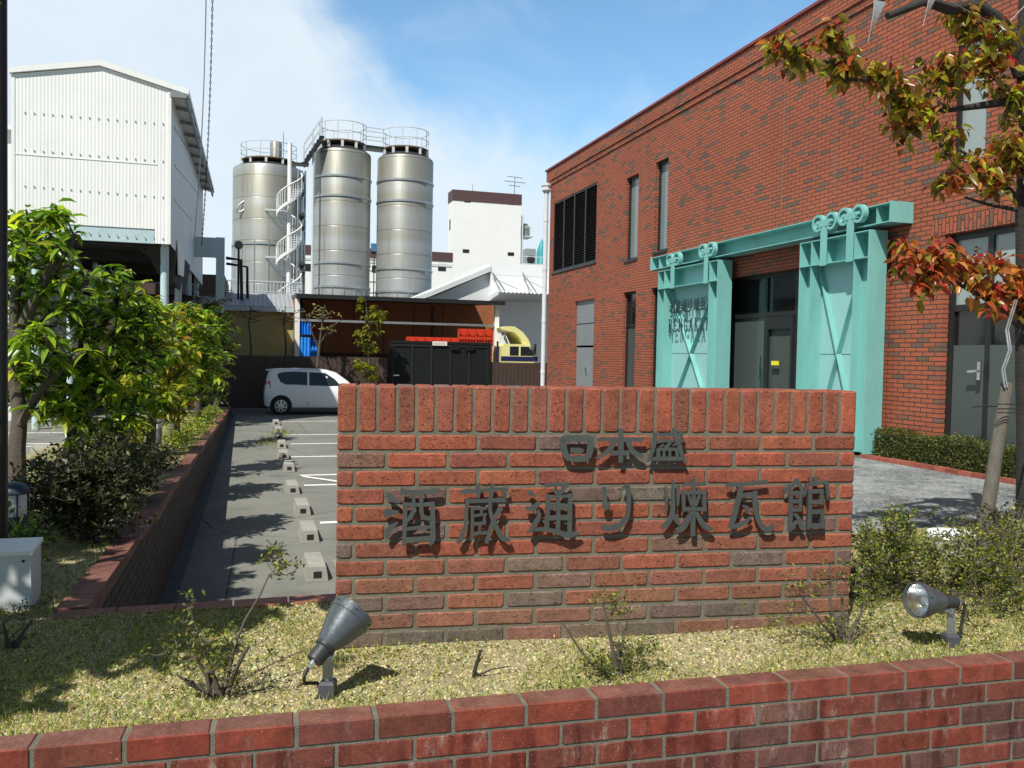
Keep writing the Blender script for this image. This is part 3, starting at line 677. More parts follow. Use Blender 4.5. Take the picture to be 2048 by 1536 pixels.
# joints of the facade, faint vertical lines
for px in (1567, 1670, 1290): yj = fy(px, 300)[0]; mb = MB(); mb.box(FX - .001, FX + .01, yj - .006, yj + .006, 4.75, ZP - .55); mb.build('movement_joint', M['mortar'], bld)
mb = MB(); y0, z0 = fy(1885, 455); mb.box(FX - .012, FX + .02, gl[0] - .3, gl[1] + .25, gl[3], gl[3] + .22); mb.build('lintel', M['facade_soldier'], bld)
def framed(name, h, pane, frame_w=.05, inset=.10, rows=(), cols=(), fm='dark_metal', panes=None, label=None, sill=False):
    y0, y1, z0, z1 = h; x = FX + inset
    fr = MB(); zs_ = [z0, *rows, z1]; ys = [y0, *cols, y1]
    fr.box(x - .05, x + .02, y0, y0 + frame_w, z0, z1); fr.box(x - .05, x + .02, y1 - frame_w, y1, z0, z1)
    fr.box(x - .047, x + .017, y0 + frame_w, y1 - frame_w, z0, z0 + frame_w); fr.box(x - .047, x + .017, y0 + frame_w, y1 - frame_w, z1 - frame_w, z1)
    for r in rows: fr.box(x - .044, x + .015, y0 + frame_w, y1 - frame_w, r - frame_w / 2, r + frame_w / 2)
    for c in cols: fr.box(x - .041, x + .013, c - frame_w / 2, c + frame_w / 2, z0 + frame_w, z1 - frame_w)
    o = fr.build(name, M[fm], bld)
    if label: o['label'] = label
    k = 0
    for a, b in zip(zs_, zs_[1:]):
        for c, d in zip(ys, ys[1:]):
            g = MB(); g.box(x - .008, x, c + .01, d - .01, a + .01, b - .01)
            g.build('pane', M[panes[k] if panes else pane], o); k += 1
    if sill:
        sb = MB(); sb.box(FX - .03, FX + .1, y0 - .03, y1 + .03, z0 - .05, z0 - .002); sb.build('sill', M['dark_metal'], o)
    return o
# louvred window
y0, y1, z0, z1 = lou; fr = MB()
for k in range(5):
    c = y0 + (y1 - y0) * k / 4; fr.box(FX + .02, FX + .12, c - .03 if k else c, c + .03 if k < 4 else c, z0, z1)
fr.box(FX + .021, FX + .119, y0 + .03, y1 - .03, z0, z0 + .05); fr.box(FX + .021, FX + .119, y0 + .03, y1 - .03, z1 - .05, z1)
o = fr.build('louvre_window', M['dark_metal'], bld); o['label'] = 'wide black louvred window on the upper floor by the corner'
lv = MB(); n_ = 30
for k in range(n_):
    z = z0 + (z1 - z0) * (k + .5) / n_
    lv.hexa([(FX + .03, y0 + .03, z - .03), (FX + .03, y1 - .03, z - .03), (FX + .035, y1 - .03, z - .034), (FX + .035, y0 + .03, z - .034)],
            [(FX + .10, y0 + .03, z + .02), (FX + .10, y1 - .03, z + .02), (FX + .105, y1 - .03, z + .016), (FX + .105, y0 + .03, z + .016)])
lv.build('louvre_slats', M['dark_metal'], o); g = MB(); g.box(FX + .17, FX + .18, y0, y1, z0, z1); g.build('backing', M['hole'], o)
sb = MB(); sb.box(FX - .03, FX + .1, y0 - .03, y1 + .03, z0 - .06, z0 - .002); sb.build('sill', M['dark_metal'], o)
framed('slim_window', sl1, 'glass_blind', .06, .14, sill=True, label='slim tall grey window nearer the louvred one')
framed('slim_window', sl2, 'glass_blind', .06, .14, sill=True, label='slim tall grey window nearer the sliding doors')
framed('upper_window', upw, 'glass_pale', .07, .14, rows=(upw[2] + 1.5,), sill=True)
# grey service door with a panel above
y0, y1, z0, z1 = gdr; zm = fy(1150, 693)[1]
d = MB(); d.box(FX + .07, FX + .11, y0, y1, zm + .03, z1); d.box(FX + .09, FX + .13, y0, (y0 + y1) / 2 - .004, z0, zm - .03); d.box(FX + .09, FX + .13, (y0 + y1) / 2 + .004, y1, z0, zm - .03)
o = d.build('service_door', M['grey_door'], bld); h = MB(); h.box(FX + .04, FX + .09, (y0 + y1) / 2 - .12, (y0 + y1) / 2 - .07, z0 + 1.0, z0 + 1.16); h.build('handle', M['chrome'], o)
h = MB(); h.box(FX + .06, FX + .068, y0 + .02, y1 - .02, (z1 + zm) / 2 - .01, (z1 + zm) / 2 + .005); h.build('panel_joint', M['dark_metal'], o)
framed('lower_window', lw1, None, .06, .14, rows=(fy(1258, 650)[1],), panes=('glass_grey', 'glass_dark'))
framed('lower_window', lw2, None, .06, .14, rows=(fy(1310, 640)[1],), panes=('glass_dark', 'glass_dark'))
# the recessed glazed entrance
zt_ = fy(1535, 628)[1]; ym = fy(1552, 600)[0]; dy0, dy1 = fy(1575, 700)[0], fy(1515, 700)[0]
o = framed('entrance_glazing', ent, None, .08, .20, rows=(zt_,), cols=(dy0, dy1), panes=('glass_grey', 'glass_grey', 'glass_grey', 'glass_dark', 'glass_dark', 'glass_dark'))
g = MB(); g.box(FX + .12, FX + .16, dy0 + .04, dy0 + .1, GR, zt_ - .05); g.box(FX + .12, FX + .16, dy1 - .14, dy1 - .04, GR, zt_ - .05); g.box(FX + .121, FX + .159, dy0 + .1, dy1 - .14, zt_ - .28, zt_ - .05)
g.box(FX + .121, FX + .159, dy0 + .1, dy1 - .14, GR, GR + .2); dr = g.build('glass_door', M['dark_metal'], bld)
g = MB(); yk = fy(1540, 726)[0]; zk = fy(1540, 726)[1]; g.box(FX + .10, FX + .118, yk - .11, yk + .11, zk - .04, zk + .04); g.build('notice', M['yellow'], dr)
g = MB(); yk, zk = fy(1514, 735); g.box(FX + .04, FX + .07, yk - .02, yk + .02, zk - .22, zk + .22); g.build('pull_handle', M['chrome'], dr)
# glazed doors at the right
zt_ = fy(1960, 612)[1]; yk0 = fy(1960, 700)[0]
o = framed('glazed_doorway', gl, None, .09, .16, rows=(zt_,), cols=(7.6, yk0), panes=('glass_dark', 'glass_dark', 'glass_dark', 'glass_pale', 'glass_pale', 'glass_pale'))
g = MB(); yk, zk = fy(1955, 742); g.box(FX + .02, FX + .05, yk - .02, yk + .03, zk - .12, zk + .12); g.bar((FX + .0, yk, zk), (FX + .0, yk + .16, zk - .012), .03, .03); g.build('lever_handle', M['chrome'], o)
g = MB(); g.box(FX + .12, FX + .148, gl[0], gl[1] - .1, GR + .1, fy(1930, 690)[1]); g.build('frosted_film', M['glass_grey'], o)
g = MB(); g.box(FX + .35, FX + .36, YN + .1, YF - .1, 0, 7.4); g.build('inner_wall', M['hole'], bld)
# rainwater pipe at the far corner
q = P(1093, 380, Y=YF + .08); xp = q[0]
g = MB(); g.tube([(xp, YF + .08, .0), (xp, YF + .08, q[2] - .1)], .075, 12)
for zz in (1.5, 3.2, 4.9, 6.5): g.lathe([(.085, -.05), (.085, .05)], (xp, YF + .08, zz), n=12)
o = g.build('downpipe', M['pipe_white'], bld, smooth=True)
g = MB(); z = q[2] - .12
g.lathe([(.08, 0), (.16, .10), (.16, .22), (.19, .24), (.19, .32)], (xp, YF + .08, z), n=8); g.build('hopper_head', M['pipe_white'], o)

# turquoise sliding doors and their rail
XP = 9.03; XF = 8.80                                       # door sheet, and the front of its ribs
def sliding_door(y0, y1, zt_, zb, label, letters=False):
    """y0 near end, y1 far end"""
    s = MB(); s.box(XP, XP + .02, y0, y1, zb, zt_)
    d = s.build('sliding_door', M['turq_sheet'], bld); d['label'] = label
    f = MB(); t = .016; wsz = .32
    for y in (y0, y0 + wsz, y1 - wsz, y1 - t): f.box(XF, XP, y, y + t, zb, zt_)
    f.box(XF + .001, XP, y0 + t, y1 - t, zt_ - t, zt_ - .001); f.box(XF - .012, XP, y0 + t + .001, y1 - t - .001, zt_ - .40 - t, zt_ - .40)
    for y in (y0, y1 - wsz): f.box(XF + .16, XF + .172, y + t, y + wsz, zb, zt_ - .415)            # webs of the stiles
    for y in (y0 + wsz + .22, y1 - wsz - .30): f.box(XF + .03, XP, y, y + t, zt_ - .40, zt_ - t)
    f.box(XF + .001, XP, y0 + wsz + t, y1 - wsz, zb + .05, zb + .05 + t)
    f.box(XF, XP + .09, y0 - .013, y0 - .001, zb, zt_)                                          # side plate
    f.build('stile_frame', M['turq'], d)
    b = MB(); ya, yb, zc, ze = y0 + wsz + t, y1 - wsz, zb + .07, zt_ - .42
    def fin(p, q, x0, x1, th=.012):
        p, q = np.array(p), np.array(q); dn = unit(q - p); nm = np.array([-dn[1], dn[0]]) * th / 2
        c = [p - nm, q - nm, q + nm, p + nm]
        b.hexa([(x0, *k) for k in c], [(x1, *k) for k in c])
    fin((ya, zc), (yb, ze), XP - .095, XP - .001); m_ = ((ya + yb) / 2, (zc + ze) / 2)
    fin((ya, ze), (m_[0] - .004, m_[1] + .01), XP - .093, XP - .001); fin((m_[0] + .004, m_[1] - .01), (yb, zc), XP - .093, XP - .001)
    b.build('cross_brace', M['turq'], d)
    sm = MB(); sm.box(XP - .003, XP, ya, yb, m_[1] - .006, m_[1] + .002); sm.build('sheet_joint', M['ink'], d)
    return d, (ya, yb, zc, ze)
D1, IN1 = sliding_door(15.08, 17.70, 4.0, .62, 'far turquoise steel sliding door with dark lettering on its sheet')
D2, IN2 = sliding_door(10.72, 12.42, 4.0, .62, 'near turquoise steel sliding door with two pairs of hanger wheels')
o = MB()
RZ0, RZ1 = 4.07, 4.365; RY0, RY1 = P(1781, 420, X=8.84)[1], 18.2
o.box(8.87, 9.18, RY0 + .02, RY1 - .02, RZ1 - .016, RZ1); o.box(8.85, 9.18, RY0 + .02, RY1 - .02, RZ0, RZ0 + .016); o.box(9.08, 9.095, RY0 + .02, RY1 - .02, RZ0 + .016, RZ1 - .016)
for y in (RY0 + .34, RY1 - .36): o.box(8.89, 9.08, y, y + .014, RZ0 + .016, RZ1 - .016)
rail = o.build('door_rail', M['turq'], bld)
for ya_, yb_ in ((RY0, RY0 + .019), (RY1 - .019, RY1)): o = MB(); o.box(8.84, FX, ya_, yb_, RZ0 - .006, RZ1 + .006); o.build('end_plate', M['turq'], rail)
for y in np.linspace(RY0 + .4, RY1 - .4, 6): o = MB(); o.box(9.18, FX, y - .06, y + .06, RZ0 + .04, RZ1 - .04); o.build('wall_bracket', M['turq'], rail)
for k, (px, py, dpar, sz) in enumerate(((1347, 521, D1, 1.0), (1414, 502, D1, 1.0), (1650, 447, D2, .95), (1703, 433, D2, .95))):
    q = P(px, py, X=8.80); yc, zc = q[1], q[2]
    h = MB(); h.box(8.775, 8.795, yc - .075, yc + .075, 3.56, zc + .02); h.box(8.774, 8.796, yc - .17, yc + .17, zc - .045, zc + .055)
    hg = h.build('hanger', M['turq'], dpar)
for k, (px, py, dpar, sz) in enumerate(((1347, 521, D1, 1.0), (1414, 502, D1, 1.0), (1650, 447, D2, .95), (1703, 433, D2, .95))):
    q = P(px, py, X=8.80); yc, zc = q[1], q[2]; r = .148 * sz
    for sgn in (-1, 1):
        wv = MB(); cyy = yc + sgn * .165; czz = zc + .02
        wv.lathe([(r * .70, -.045), (r, -.045), (r, .045), (r * .70, .045), (r * .70, -.045)], (8.82, cyy, czz), (-1, 0, 0), 24, cap=False)
        wv.lathe([(.001, .0), (r * .71, .0)], (8.825, cyy, czz), (-1, 0, 0), 24, cap=False)
        wv.lathe([(.03, -.02), (.03, .06), (.001, .062)], (8.82, cyy, czz), (-1, 0, 0), 10)
        wv.build('hanger_wheel', M['turq'], dpar, smooth=True)
# lettering standing in front of the far door's sheet
CX = 8.915
def cap_strokes(ch):
    S = {'R': [[(0, 0), (0, 1)], [(-.14, 1), (.45, 1)], [(.45, 1), (.66, .88), (.66, .62), (.45, .5)], [(0, .5), (.45, .5)], [(.36, .5), (.72, 0)], [(-.16, 0), (.18, 0)], [(.6, 0), (.84, 0)]],
         'E': [[(0, 0), (0, 1)], [(-.14, 1), (.66, 1), (.66, .8)], [(0, .52), (.45, .52)], [(.45, .62), (.45, .42)], [(-.14, 0), (.7, 0), (.7, .22)]],
         'N': [[(.02, 0), (.02, 1)], [(-.12, 1), (.06, 1), (.66, .02)], [(.66, 0), (.66, 1)], [(.52, 1), (.8, 1)], [(-.12, 0), (.16, 0)]],
         'G': [[(.66, .78), (.5, .97), (.3, 1), (.08, .84), (0, .5), (.08, .16), (.3, 0), (.52, .04), (.66, .2)], [(.66, .0), (.66, .42)], [(.4, .42), (.78, .42)]],
         'A': [[(.0, 0), (.34, 1)], [(.34, 1), (.7, 0)], [(.1, .34), (.6, .34)], [(-.12, 0), (.14, 0)], [(.56, 0), (.84, 0)]],
         'K': [[(0, 0), (0, 1)], [(-.14, 1), (.14, 1)], [(-.14, 0), (.14, 0)], [(.62, 1), (.02, .42)], [(.22, .6), (.7, 0)], [(.5, 1), (.76, 1)], [(.56, 0), (.82, 0)]]}
    return S[ch]
ya, yb, zc, ze = IN1
Wd = yb - ya; z0 = 2.615; hh = .27; adv = Wd / 8.3
for i, ch in enumerate('RENGAKAN'):
    row = MB()
    for si, st in enumerate(cap_strokes(ch)):
        for a, b in zip(st, st[1:]):
            pa = (CX - si * .0006, yb - .06 - i * adv - a[0] * adv * .66, z0 + a[1] * hh); pb = (CX - si * .0006, yb - .06 - i * adv - b[0] * adv * .66, z0 + b[1] * hh)
            row.bar(pa, pb, .012, .026, up=np.cross(unit(np.array(pb) - pa), (1, 0, 0)))
    row.build('letter', M['ink'], D1)['label'] = 'dark capital letter %s in front of the door sheet' % ch
hh = .29; z0 = 3.02; adv = Wd / 7.1
for i, ch in enumerate('酒蔵通り煉瓦館'):
    row = MB(); sp = GLYPH[ch]; al = np.array([p for pl, pr in sp for p in pl + pr]); mn, mx = al.min(0), al.max(0); k = hh / (mx[1] - mn[1])
    for si, (pl, pr) in enumerate(sp):
        for j in range(len(pl) - 1):
            q = [(CX - si * .0004, yb - .05 - i * adv - (p[0] - mn[0]) * k * .92, z0 + (p[1] - mn[1]) * k) for p in (pl[j], pl[j + 1], pr[j + 1], pr[j])]
            row.hexa(q, [(x + .012 + si * .0008, y, z) for x, y, z in q])
    row.build('letter', M['ink'], D1)['label'] = 'dark cut-out character %s in front of the door sheet' % ch
for i in range(5):
    for zz in (2.75, 3.16): y = ya + .1 + i * (Wd - .2) / 4; pins = MB(); pins.tube([(CX, y, zz), (XP, y, zz)], .006, 5); pins.build('letter_pin', M['turq'], D1)
# ================================================================== BACKGROUND
def rc(px0, py0, px1, py1, Y):
    a, b, c, d = P(px0, py0, Y=Y), P(px1, py0, Y=Y), P(px0, py1, Y=Y), P(px1, py1, Y=Y)
    return (a[0] + c[0]) / 2, (b[0] + d[0]) / 2, (c[2] + d[2]) / 2, (a[2] + b[2]) / 2      # x0, x1, z0, z1
# --- brown slat fence and the charcoal gate
YFN = 30.5
def slat_fence(x0, x1, zt_, label, y=YFN):
    t = thing('slat_fence', label, 'fence', ((x0 + x1) / 2, y, 0), 'brown slat fences at the back of the car park')
    mb = MB(); n = int((x1 - x0) / .15)
    for k in range(n):
        a = x0 + (x1 - x0) * k / n; mb.box(a + .006, a + (x1 - x0) / n - .006, y, y + .02, .05, zt_)
    mb.build('slats', M['fence'], t)
    mb = MB(); mb.box(x0, x1, y + .021, y + .05, .3, .36); mb.box(x0, x1, y + .021, y + .05, zt_ - .3, zt_ - .24); mb.box(x0, x1, y - .004, y + .026, zt_ + .002, zt_ + .03); mb.box(x0, x1, y + .052, y + .056, .05, zt_ - .01); mb.build('rail', M['fence'], t)
    k = x0
    while k < x1:
        p = MB(); p.box(k - .03, k + .03, y - .035, y - .002, 0, zt_ + .05); p.build('post', M['dark_metal'], t); k += 2.0
    return t
gx0, gx1, _, gz = rc(779, 683, 981, 760, YFN - .05)
slat_fence(-9.0, gx0 - .05, 1.84, 'brown slat fence running behind the white car')
slat_fence(gx1 + .04, 13.0, 1.74, 'brown slat fence between the charcoal gate and the brick hall')
g = thing('metal_gate', 'tall charcoal metal gate of wide panels with a small white notice', 'gate', ((gx0 + gx1) / 2, YFN, 0))
mb = MB(); mb.box(gx0 + .12, gx1 - .12, YFN - .04, YFN - .02, .1, gz - .10); mb.build('panel', M['gate_metal'], g)
mb = MB()
for k in range(6):
    x = gx0 + .12 + (gx1 - gx0 - .24) * k / 5; mb.box(x - .035, x + .035, YFN - .075, YFN - .041, .1, gz - .10)
for z in (.12, .75, gz - .16): mb.box(gx0 + .1, gx1 - .1, YFN - .070, YFN - .0415, z - .04, z + .04)
mb.build('ribs', M['dark_metal'], g)
mb = MB(); mb.box(gx0, gx0 + .12, YFN - .09, YFN + .03, 0, gz); mb.box(gx1 - .12, gx1, YFN - .09, YFN + .03, 0, gz); mb.box(gx0 + .12, gx1 - .12, YFN - .088, YFN + .028, gz - .1, gz - .002); mb.build('gate_frame', M['gate_metal'], g)
a = rc(865, 683, 894, 691, YFN - .10); mb = MB(); mb.box(a[0], a[1], YFN - .11, YFN - .095, a[2], a[3]); o = mb.build('notice', M['sign_white'], g)
mb = MB(); n = 9
for k in range(n):
    x = a[0] + .05 + (a[1] - a[0] - .1) * k / n; zc = (a[2] + a[3]) / 2
    mb.box(x + .008, x + .036, YFN - .113, YFN - .1105, zc - .035, zc - .025); mb.box(x + .004, x + .012, YFN - .1134, YFN - .1112, zc - .03, zc + .035); mb.box(x + .01, x + .038, YFN - .1132, YFN - .1108, zc + .012, zc + .022)
mb.build('notice_writing', M['cap_red'], o)
q = P(787, 745, Y=YFN - .1); mb = MB(); mb.bar((q[0], YFN - .13, q[2] - .5), (q[0], YFN - .13, q[2] + .15), .05, .05); mb.bar((q[0], YFN - .13, q[2] - .1), (q[0] + .2, YFN - .13, q[2] - .1), .035, .035); mb.build('latch', M['chrome'], g)
for px in (910, 940):
    q = P(px, 700, Y=YFN - .1); mb = MB(); mb.box(q[0] - .16, q[0] + .16, YFN - .12, YFN - .092, gz - .30, gz - .16); mb.build('hanger_plate', M['gate_metal'], g)

# --- open shed with brown boards
YS = 34.0
sx0, sx1, _, sz = rc(592, 588, 1002, 606, YS); ax = P(592, 586, Y=YS); bx = P(1002, 605, Y=YS); sz = (ax[2] + bx[2]) / 2
sh = thing('open_shed', 'long open-fronted shed with a thin dark roof and brown boarded back wall', 'shed', ((sx0 + sx1) / 2, YS, 0))
mb = MB(); mb.hexa([(sx0, YS - .3, sz - .16), (sx1 + .1, YS - .3, sz - .16), (sx1 + .1, YS + 7, sz + .2), (sx0, YS + 7, sz + .2)], [(sx0, YS - .3, sz), (sx1 + .1, YS - .3, sz), (sx1 + .1, YS + 7, sz + .32), (sx0, YS + 7, sz + .32)]); mb.build('roof', M['dark_metal'], sh)
mb = MB()
nb = 6
for k in range(nb):
    a, b = sx0 + (sx1 - sx0) * k / nb, sx0 + (sx1 - sx0) * (k + 1) / nb; mb.box(a + .02, b - .02, YS + 5, YS + 5.06, 2.0, sz + .1)
mb.box(sx1 - .02, sx1 + 1.1, YS + 5.0, YS + 5.05, 2.0, sz + .1)
mb.box(sx0 + .01, sx1 + 1.1, YS + 5.07, YS + 5.12, 0, sz + .2)
mb.box(sx0 + .02, sx0 + .08, YS + .2, YS + 5, 0, sz); mb.build('board_wall', M['brown_panel'], sh)
mb = MB(); mb.box(sx0, sx1 + 1.1, YS + 4.9, YS + 4.95, 0, 1.99); mb.build('lower_wall', M['brown_dark'], sh)
a = P(700, 643, Y=YS + .1); mb = MB(); mb.box(sx0 + .1, sx1 - .1, YS + .05, YS + .13, a[2] - .045, a[2] + .045); mb.build('tie_beam', M['steel'], sh)
for px in (594, 993):
    q = P(px, 690, Y=YS); mb = MB(); mb.box(q[0] - .09, q[0] + .09, YS - .02, YS + .16, 0, sz - .17); mb.build('post', M['white_paint'], sh)
for k in range(1, 3):
    q = P(592 + k * 137, 690, Y=YS + 4.5); mb = MB(); mb.box(q[0] - .05, q[0] + .05, YS + 4.7, YS + 4.8, 0, sz); mb.build('back_post', M['brown_dark'], sh)
# blue tarpaulin bundles inside the shed
a = rc(598, 640, 634, 718, YS + .45)
for nm, (u0, u1, v0, v1, dy), lb in (('tarpaulin_bundle', (0, .55, 0, .55, 0), 'upright roll of blue tarpaulin standing by the white shed post'), ('tarpaulin_bundle', (.45, 1.0, 0, .5, .4), 'second upright blue roll further from the shed post'), ('tarpaulin_sheet', (0, .62, .62, 1., .8), 'blue sheet hung above the upright tarpaulin rolls')):
    mb = MB(); x0 = a[0] + (a[1] - a[0]) * u0; x1 = a[0] + (a[1] - a[0]) * u1; z0 = a[2] + (a[3] - a[2]) * v0; z1 = a[2] + (a[3] - a[2]) * v1
    if v0 == 0:
        z0 = 0.02
        for k in range(3):
            cx = x0 + (x1 - x0) * (k + .5) / 3; mb.tube([(cx, YS - .02 + dy + .08 * (k % 2), z0), (cx + .02, YS - .02 + dy, (z0 + z1) / 2), (cx + .04, YS + .03 + dy, z1)], [(x1 - x0) / 5.4, (x1 - x0) / 5, (x1 - x0) / 6.5], 10)
    else:
        n = 8
        for k in range(n):
            xa, xb = x0 + (x1 - x0) * k / n, x0 + (x1 - x0) * (k + 1) / n; d0, d1 = .08 * (k % 2), .08 * ((k + 1) % 2)
            mb.hexa([(xa, YS + .06 + d0, z0), (xb, YS + .06 + d1, z0), (xb, YS + .10 + d1, z0), (xa, YS + .10 + d0, z0)], [(xa, YS + .06 + d0, z1), (xb, YS + .06 + d1, z1), (xb, YS + .10 + d1, z1), (xa, YS + .10 + d0, z1)])
    tag(mb.build(nm, M['blue_tarp'], smooth=True), lb, 'tarpaulin')

# --- truck and the red crates on its bed
YT = 33.15
c0 = P(1003, 724, Y=YT); c1 = P(1074, 724, Y=YT); ct = P(1030, 688, Y=YT); cz = ct[2]
tr = thing('truck', 'cream flatbed truck with a navy stripe and a raised wind deflector', 'truck', (c0[0], YT, 0))
x0, x1 = c0[0], c1[0]; zb_ = .75
prof = [(x0, zb_), (x1 + .05, zb_), (x1 + .02, zb_ + .55), (x1 - .30, cz - .12), (x1 - .52, cz), (x0 + .12, cz), (x0, cz - .1)]
mb = MB(); mb.prism(prof, lambda u, v, d: (u, YT + d, v), 0, 2.1); cab = mb.build('cab', M['cream'], tr)
wz0, wz1 = P(1040, 711, Y=YT)[2], cz - .10
mb = MB(); mb.prism([(x0 + .34, wz0), (x0 + .72, wz0), (x0 + .72, wz1), (x0 + .34, wz1)], lambda u, v, d: (u, YT + d, v), -.012, .01); mb.build('window', M['car_glass'], tr)
mb = MB(); mb.prism([(x0 + .80, wz0), (x1 - .12, wz0), (x1 - .36, wz1), (x0 + .80, wz1)], lambda u, v, d: (u, YT + d, v), -.012, .01); mb.build('window', M['car_glass'], tr)
mb = MB(); mb.prism([(x1 - .035, wz0 + .03), (x1 - .025, wz0 + .03), (x1 - .30, wz1), (x1 - .31, wz1)], lambda u, v, d: (u + .035, YT + d, v), .1, 2.0); mb.build('windscreen', M['car_glass'], tr)
mb = MB(); mb.box(x0 - .02, x1 + .02, YT - .015, YT + .02, P(1040, 722, Y=YT)[2], P(1040, 713, Y=YT)[2]); mb.build('stripe', M['navy'], tr)
pz = lambda px, py: (P(px, py, Y=YT)[0], P(px, py, Y=YT)[2])
dfp = [pz(1003, 655), pz(1018, 652), pz(1032, 653), pz(1048, 664), pz(1060, 680), pz(1064, 693), pz(1050, 691), pz(1043, 676), pz(1030, 664), pz(1004, 658)]
mb = MB(); mb.prism(dfp, lambda u, v, d: (u, YT + d, v), .15, 1.95); mb.build('wind_deflector', M['cream'], tr)
mb = MB(); mb.bar((x0 + .05, YT + .3, cz), (x0 + .2, YT + .3, cz + .45), .03, .03); mb.bar((x0 + .05, YT + 1.7, cz), (x0 + .2, YT + 1.7, cz + .45), .03, .03); mb.bar((x0 + .4, YT + .3, cz), (x0 + .2, YT + .3, cz + .45), .03, .03); mb.build('deflector_stay', M['white_paint'], tr)
q = P(1068, 697, Y=YT); mb = MB(); mb.box(q[0] - .05, q[0] + .02, YT - .25, YT - .08, q[2] - .2, q[2] + .18); mb.bar((q[0], YT - .1, q[2] + .18), (x1 - .1, YT + .1, q[2] + .1), .03, .03); mb.build('mirror', M['dark_metal'], tr)
ZFLAT = P(900, 675, Y=YT)[2] - int((P(900, 675, Y=YT)[2] - 1.13) / .374) * .374 - .004; bx0 = P(862, 700, Y=YT)[0]; mb = MB(); mb.box(bx0 - .1, x0 - .12, YT, YT + 2.1, .95, ZFLAT); mb.build('flatbed', M['navy'], tr)
mb = MB(); mb.box(x0 - .11, x0 - .05, YT + .3, YT + .4, 1.1, cz + .1); mb.box(x0 - .11, x0 - .05, YT + 1.6, YT + 1.7, 1.1, cz + .1); mb.build('headboard', M['navy'], tr)
for xx in (x0 + .7, x0 - 1.9, x0 - 3.0):
    mb = MB(); mb.lathe([(.001, 0), (.28, 0), (.44, .02), (.46, .06), (.46, .24), (.001, .25)], (xx, YT - .01, .46), (0, 1, 0), 24); o = mb.build('wheel', M['tyre'], tr, smooth=True)
def crate(x, y, z, sx, sy, sz_, label, first=[None]):
    if first[0] is None:
        m_ = MB(); t = .02
        m_.box(0, sx, 0, t, 0, .05); m_.box(0, sx, 0, t, sz_ * .45, sz_ * .58); m_.box(0, sx, 0, t, sz_ - .05, sz_)
        for k in (0, .31, .62, .93): m_.box(sx * k, sx * k + sx * .07, .0005, t + .0005, .05, sz_ - .05)
        m_.box(0, t, t + .001, sy, 0, sz_ - .002); m_.box(sx - t, sx, t + .001, sy, 0, sz_ - .002); m_.box(t, sx - t, t + .001, sy - .001, 0, .03); m_.box(t, sx - t, sy - t, sy, .031, sz_); m_.box(t + .001, sx - t - .001, sy * .5, sy * .5 + t, .031, sz_ - .04)
        o = m_.build('bottle_crate', M['crate'], org=(0, 0, 0)); first[0] = o
    else:
        o = first[0].copy(); COL.objects.link(o)
    o.location = (x, y, z); return tag(o, label, 'crate', 'red bottle crates stacked on the truck')
ORDER = ['bottom', 'second', 'third', 'fourth', 'fifth', 'sixth']
cw_, chh = .335, .37
xr = P(993, 690, Y=YT)[0] - .12; ZT_ = P(965, 658, Y=YT)[2]; ZL_ = P(900, 675, Y=YT)[2]; zb_ = 1.13
ncol = 10
for k in range(ncol):
    x = xr - (k + 1) * (cw_ + .015)
    top_ = ZT_ if k < 4 else ZL_; lv = int((top_ - zb_) / (chh + .004)); z_off = 0
    for r in range(lv):
        zc = top_ - (lv - r) * (chh + .004)
        crate(x, YT + .1 + random.uniform(0, .03), zc, cw_, .34, chh,
              'red bottle crate, %s of its stack, in the %s column from the truck cab' % (ORDER[r] if r < lv - 1 else 'topmost', ['first', 'second', 'third', 'fourth', 'fifth', 'sixth', 'seventh', 'eighth', 'ninth', 'tenth'][k]))

# --- pale annex with a corrugated canopy, right behind the shed
YA = 42.0
a = rc(980, 525, 1100, 760, YA)
an = thing('warehouse_annex', 'pale grey annex with a sloping gable roof and a corrugated canopy', 'building', ((a[0] + a[1]) / 2, YA, 0))
zt_ = P(982, 525, Y=YA)[2]; xg = P(868, 600, Y=YA); xa = a[0]
mb = MB(); mb.box(xa, xa + 14, YA, YA + 10, 0, zt_); mb.build('wall', M['white_paint'], an)
ge = P(975, 545, Y=YA + .1); gl_ = P(870, 592, Y=YA + .1)
mb = MB(); mb.prism([(gl_[0], 0), (xa, 0), (xa, ge[2]), (gl_[0], gl_[2])], lambda u, v, d: (u, YA + d, v), .3, 9.9); mb.build('gable_wall', M['grey_wall'], an)
mb = MB(); mb.prism([(gl_[0] - .3, gl_[2] - .05), (xa - .01, ge[2] + .05), (xa - .01, ge[2] + .32), (gl_[0] - .3, gl_[2] + .18)], lambda u, v, d: (u, YA + d, v), -.05, 10); mb.build('roof', M['grey_wall'], an)
ca = P(990, 598, Y=YA - 1.6); cb = P(1085, 585, Y=YA - .1); zc1 = P(1040, 604, Y=YA - .1)[2]; zc0 = P(1040, 587, Y=YA - 2.2)[2]
mb = MB(); xs_ = np.linspace(ca[0], xa + 9, 90)
for i in range(89):
    d0, d1 = .07 * (i % 2), .07 * ((i + 1) % 2)
    mb.hexa([(xs_[i], YA - 2.2, zc0 + d0 - .012), (xs_[i + 1], YA - 2.2, zc0 + d1 - .012), (xs_[i + 1], YA, zc1 + d1 - .012), (xs_[i], YA, zc1 + d0 - .012)], [(xs_[i], YA - 2.2, zc0 + d0), (xs_[i + 1], YA - 2.2, zc0 + d1), (xs_[i + 1], YA, zc1 + d1), (xs_[i], YA, zc1 + d0)])
cn = mb.build('canopy', M['galv'], an)
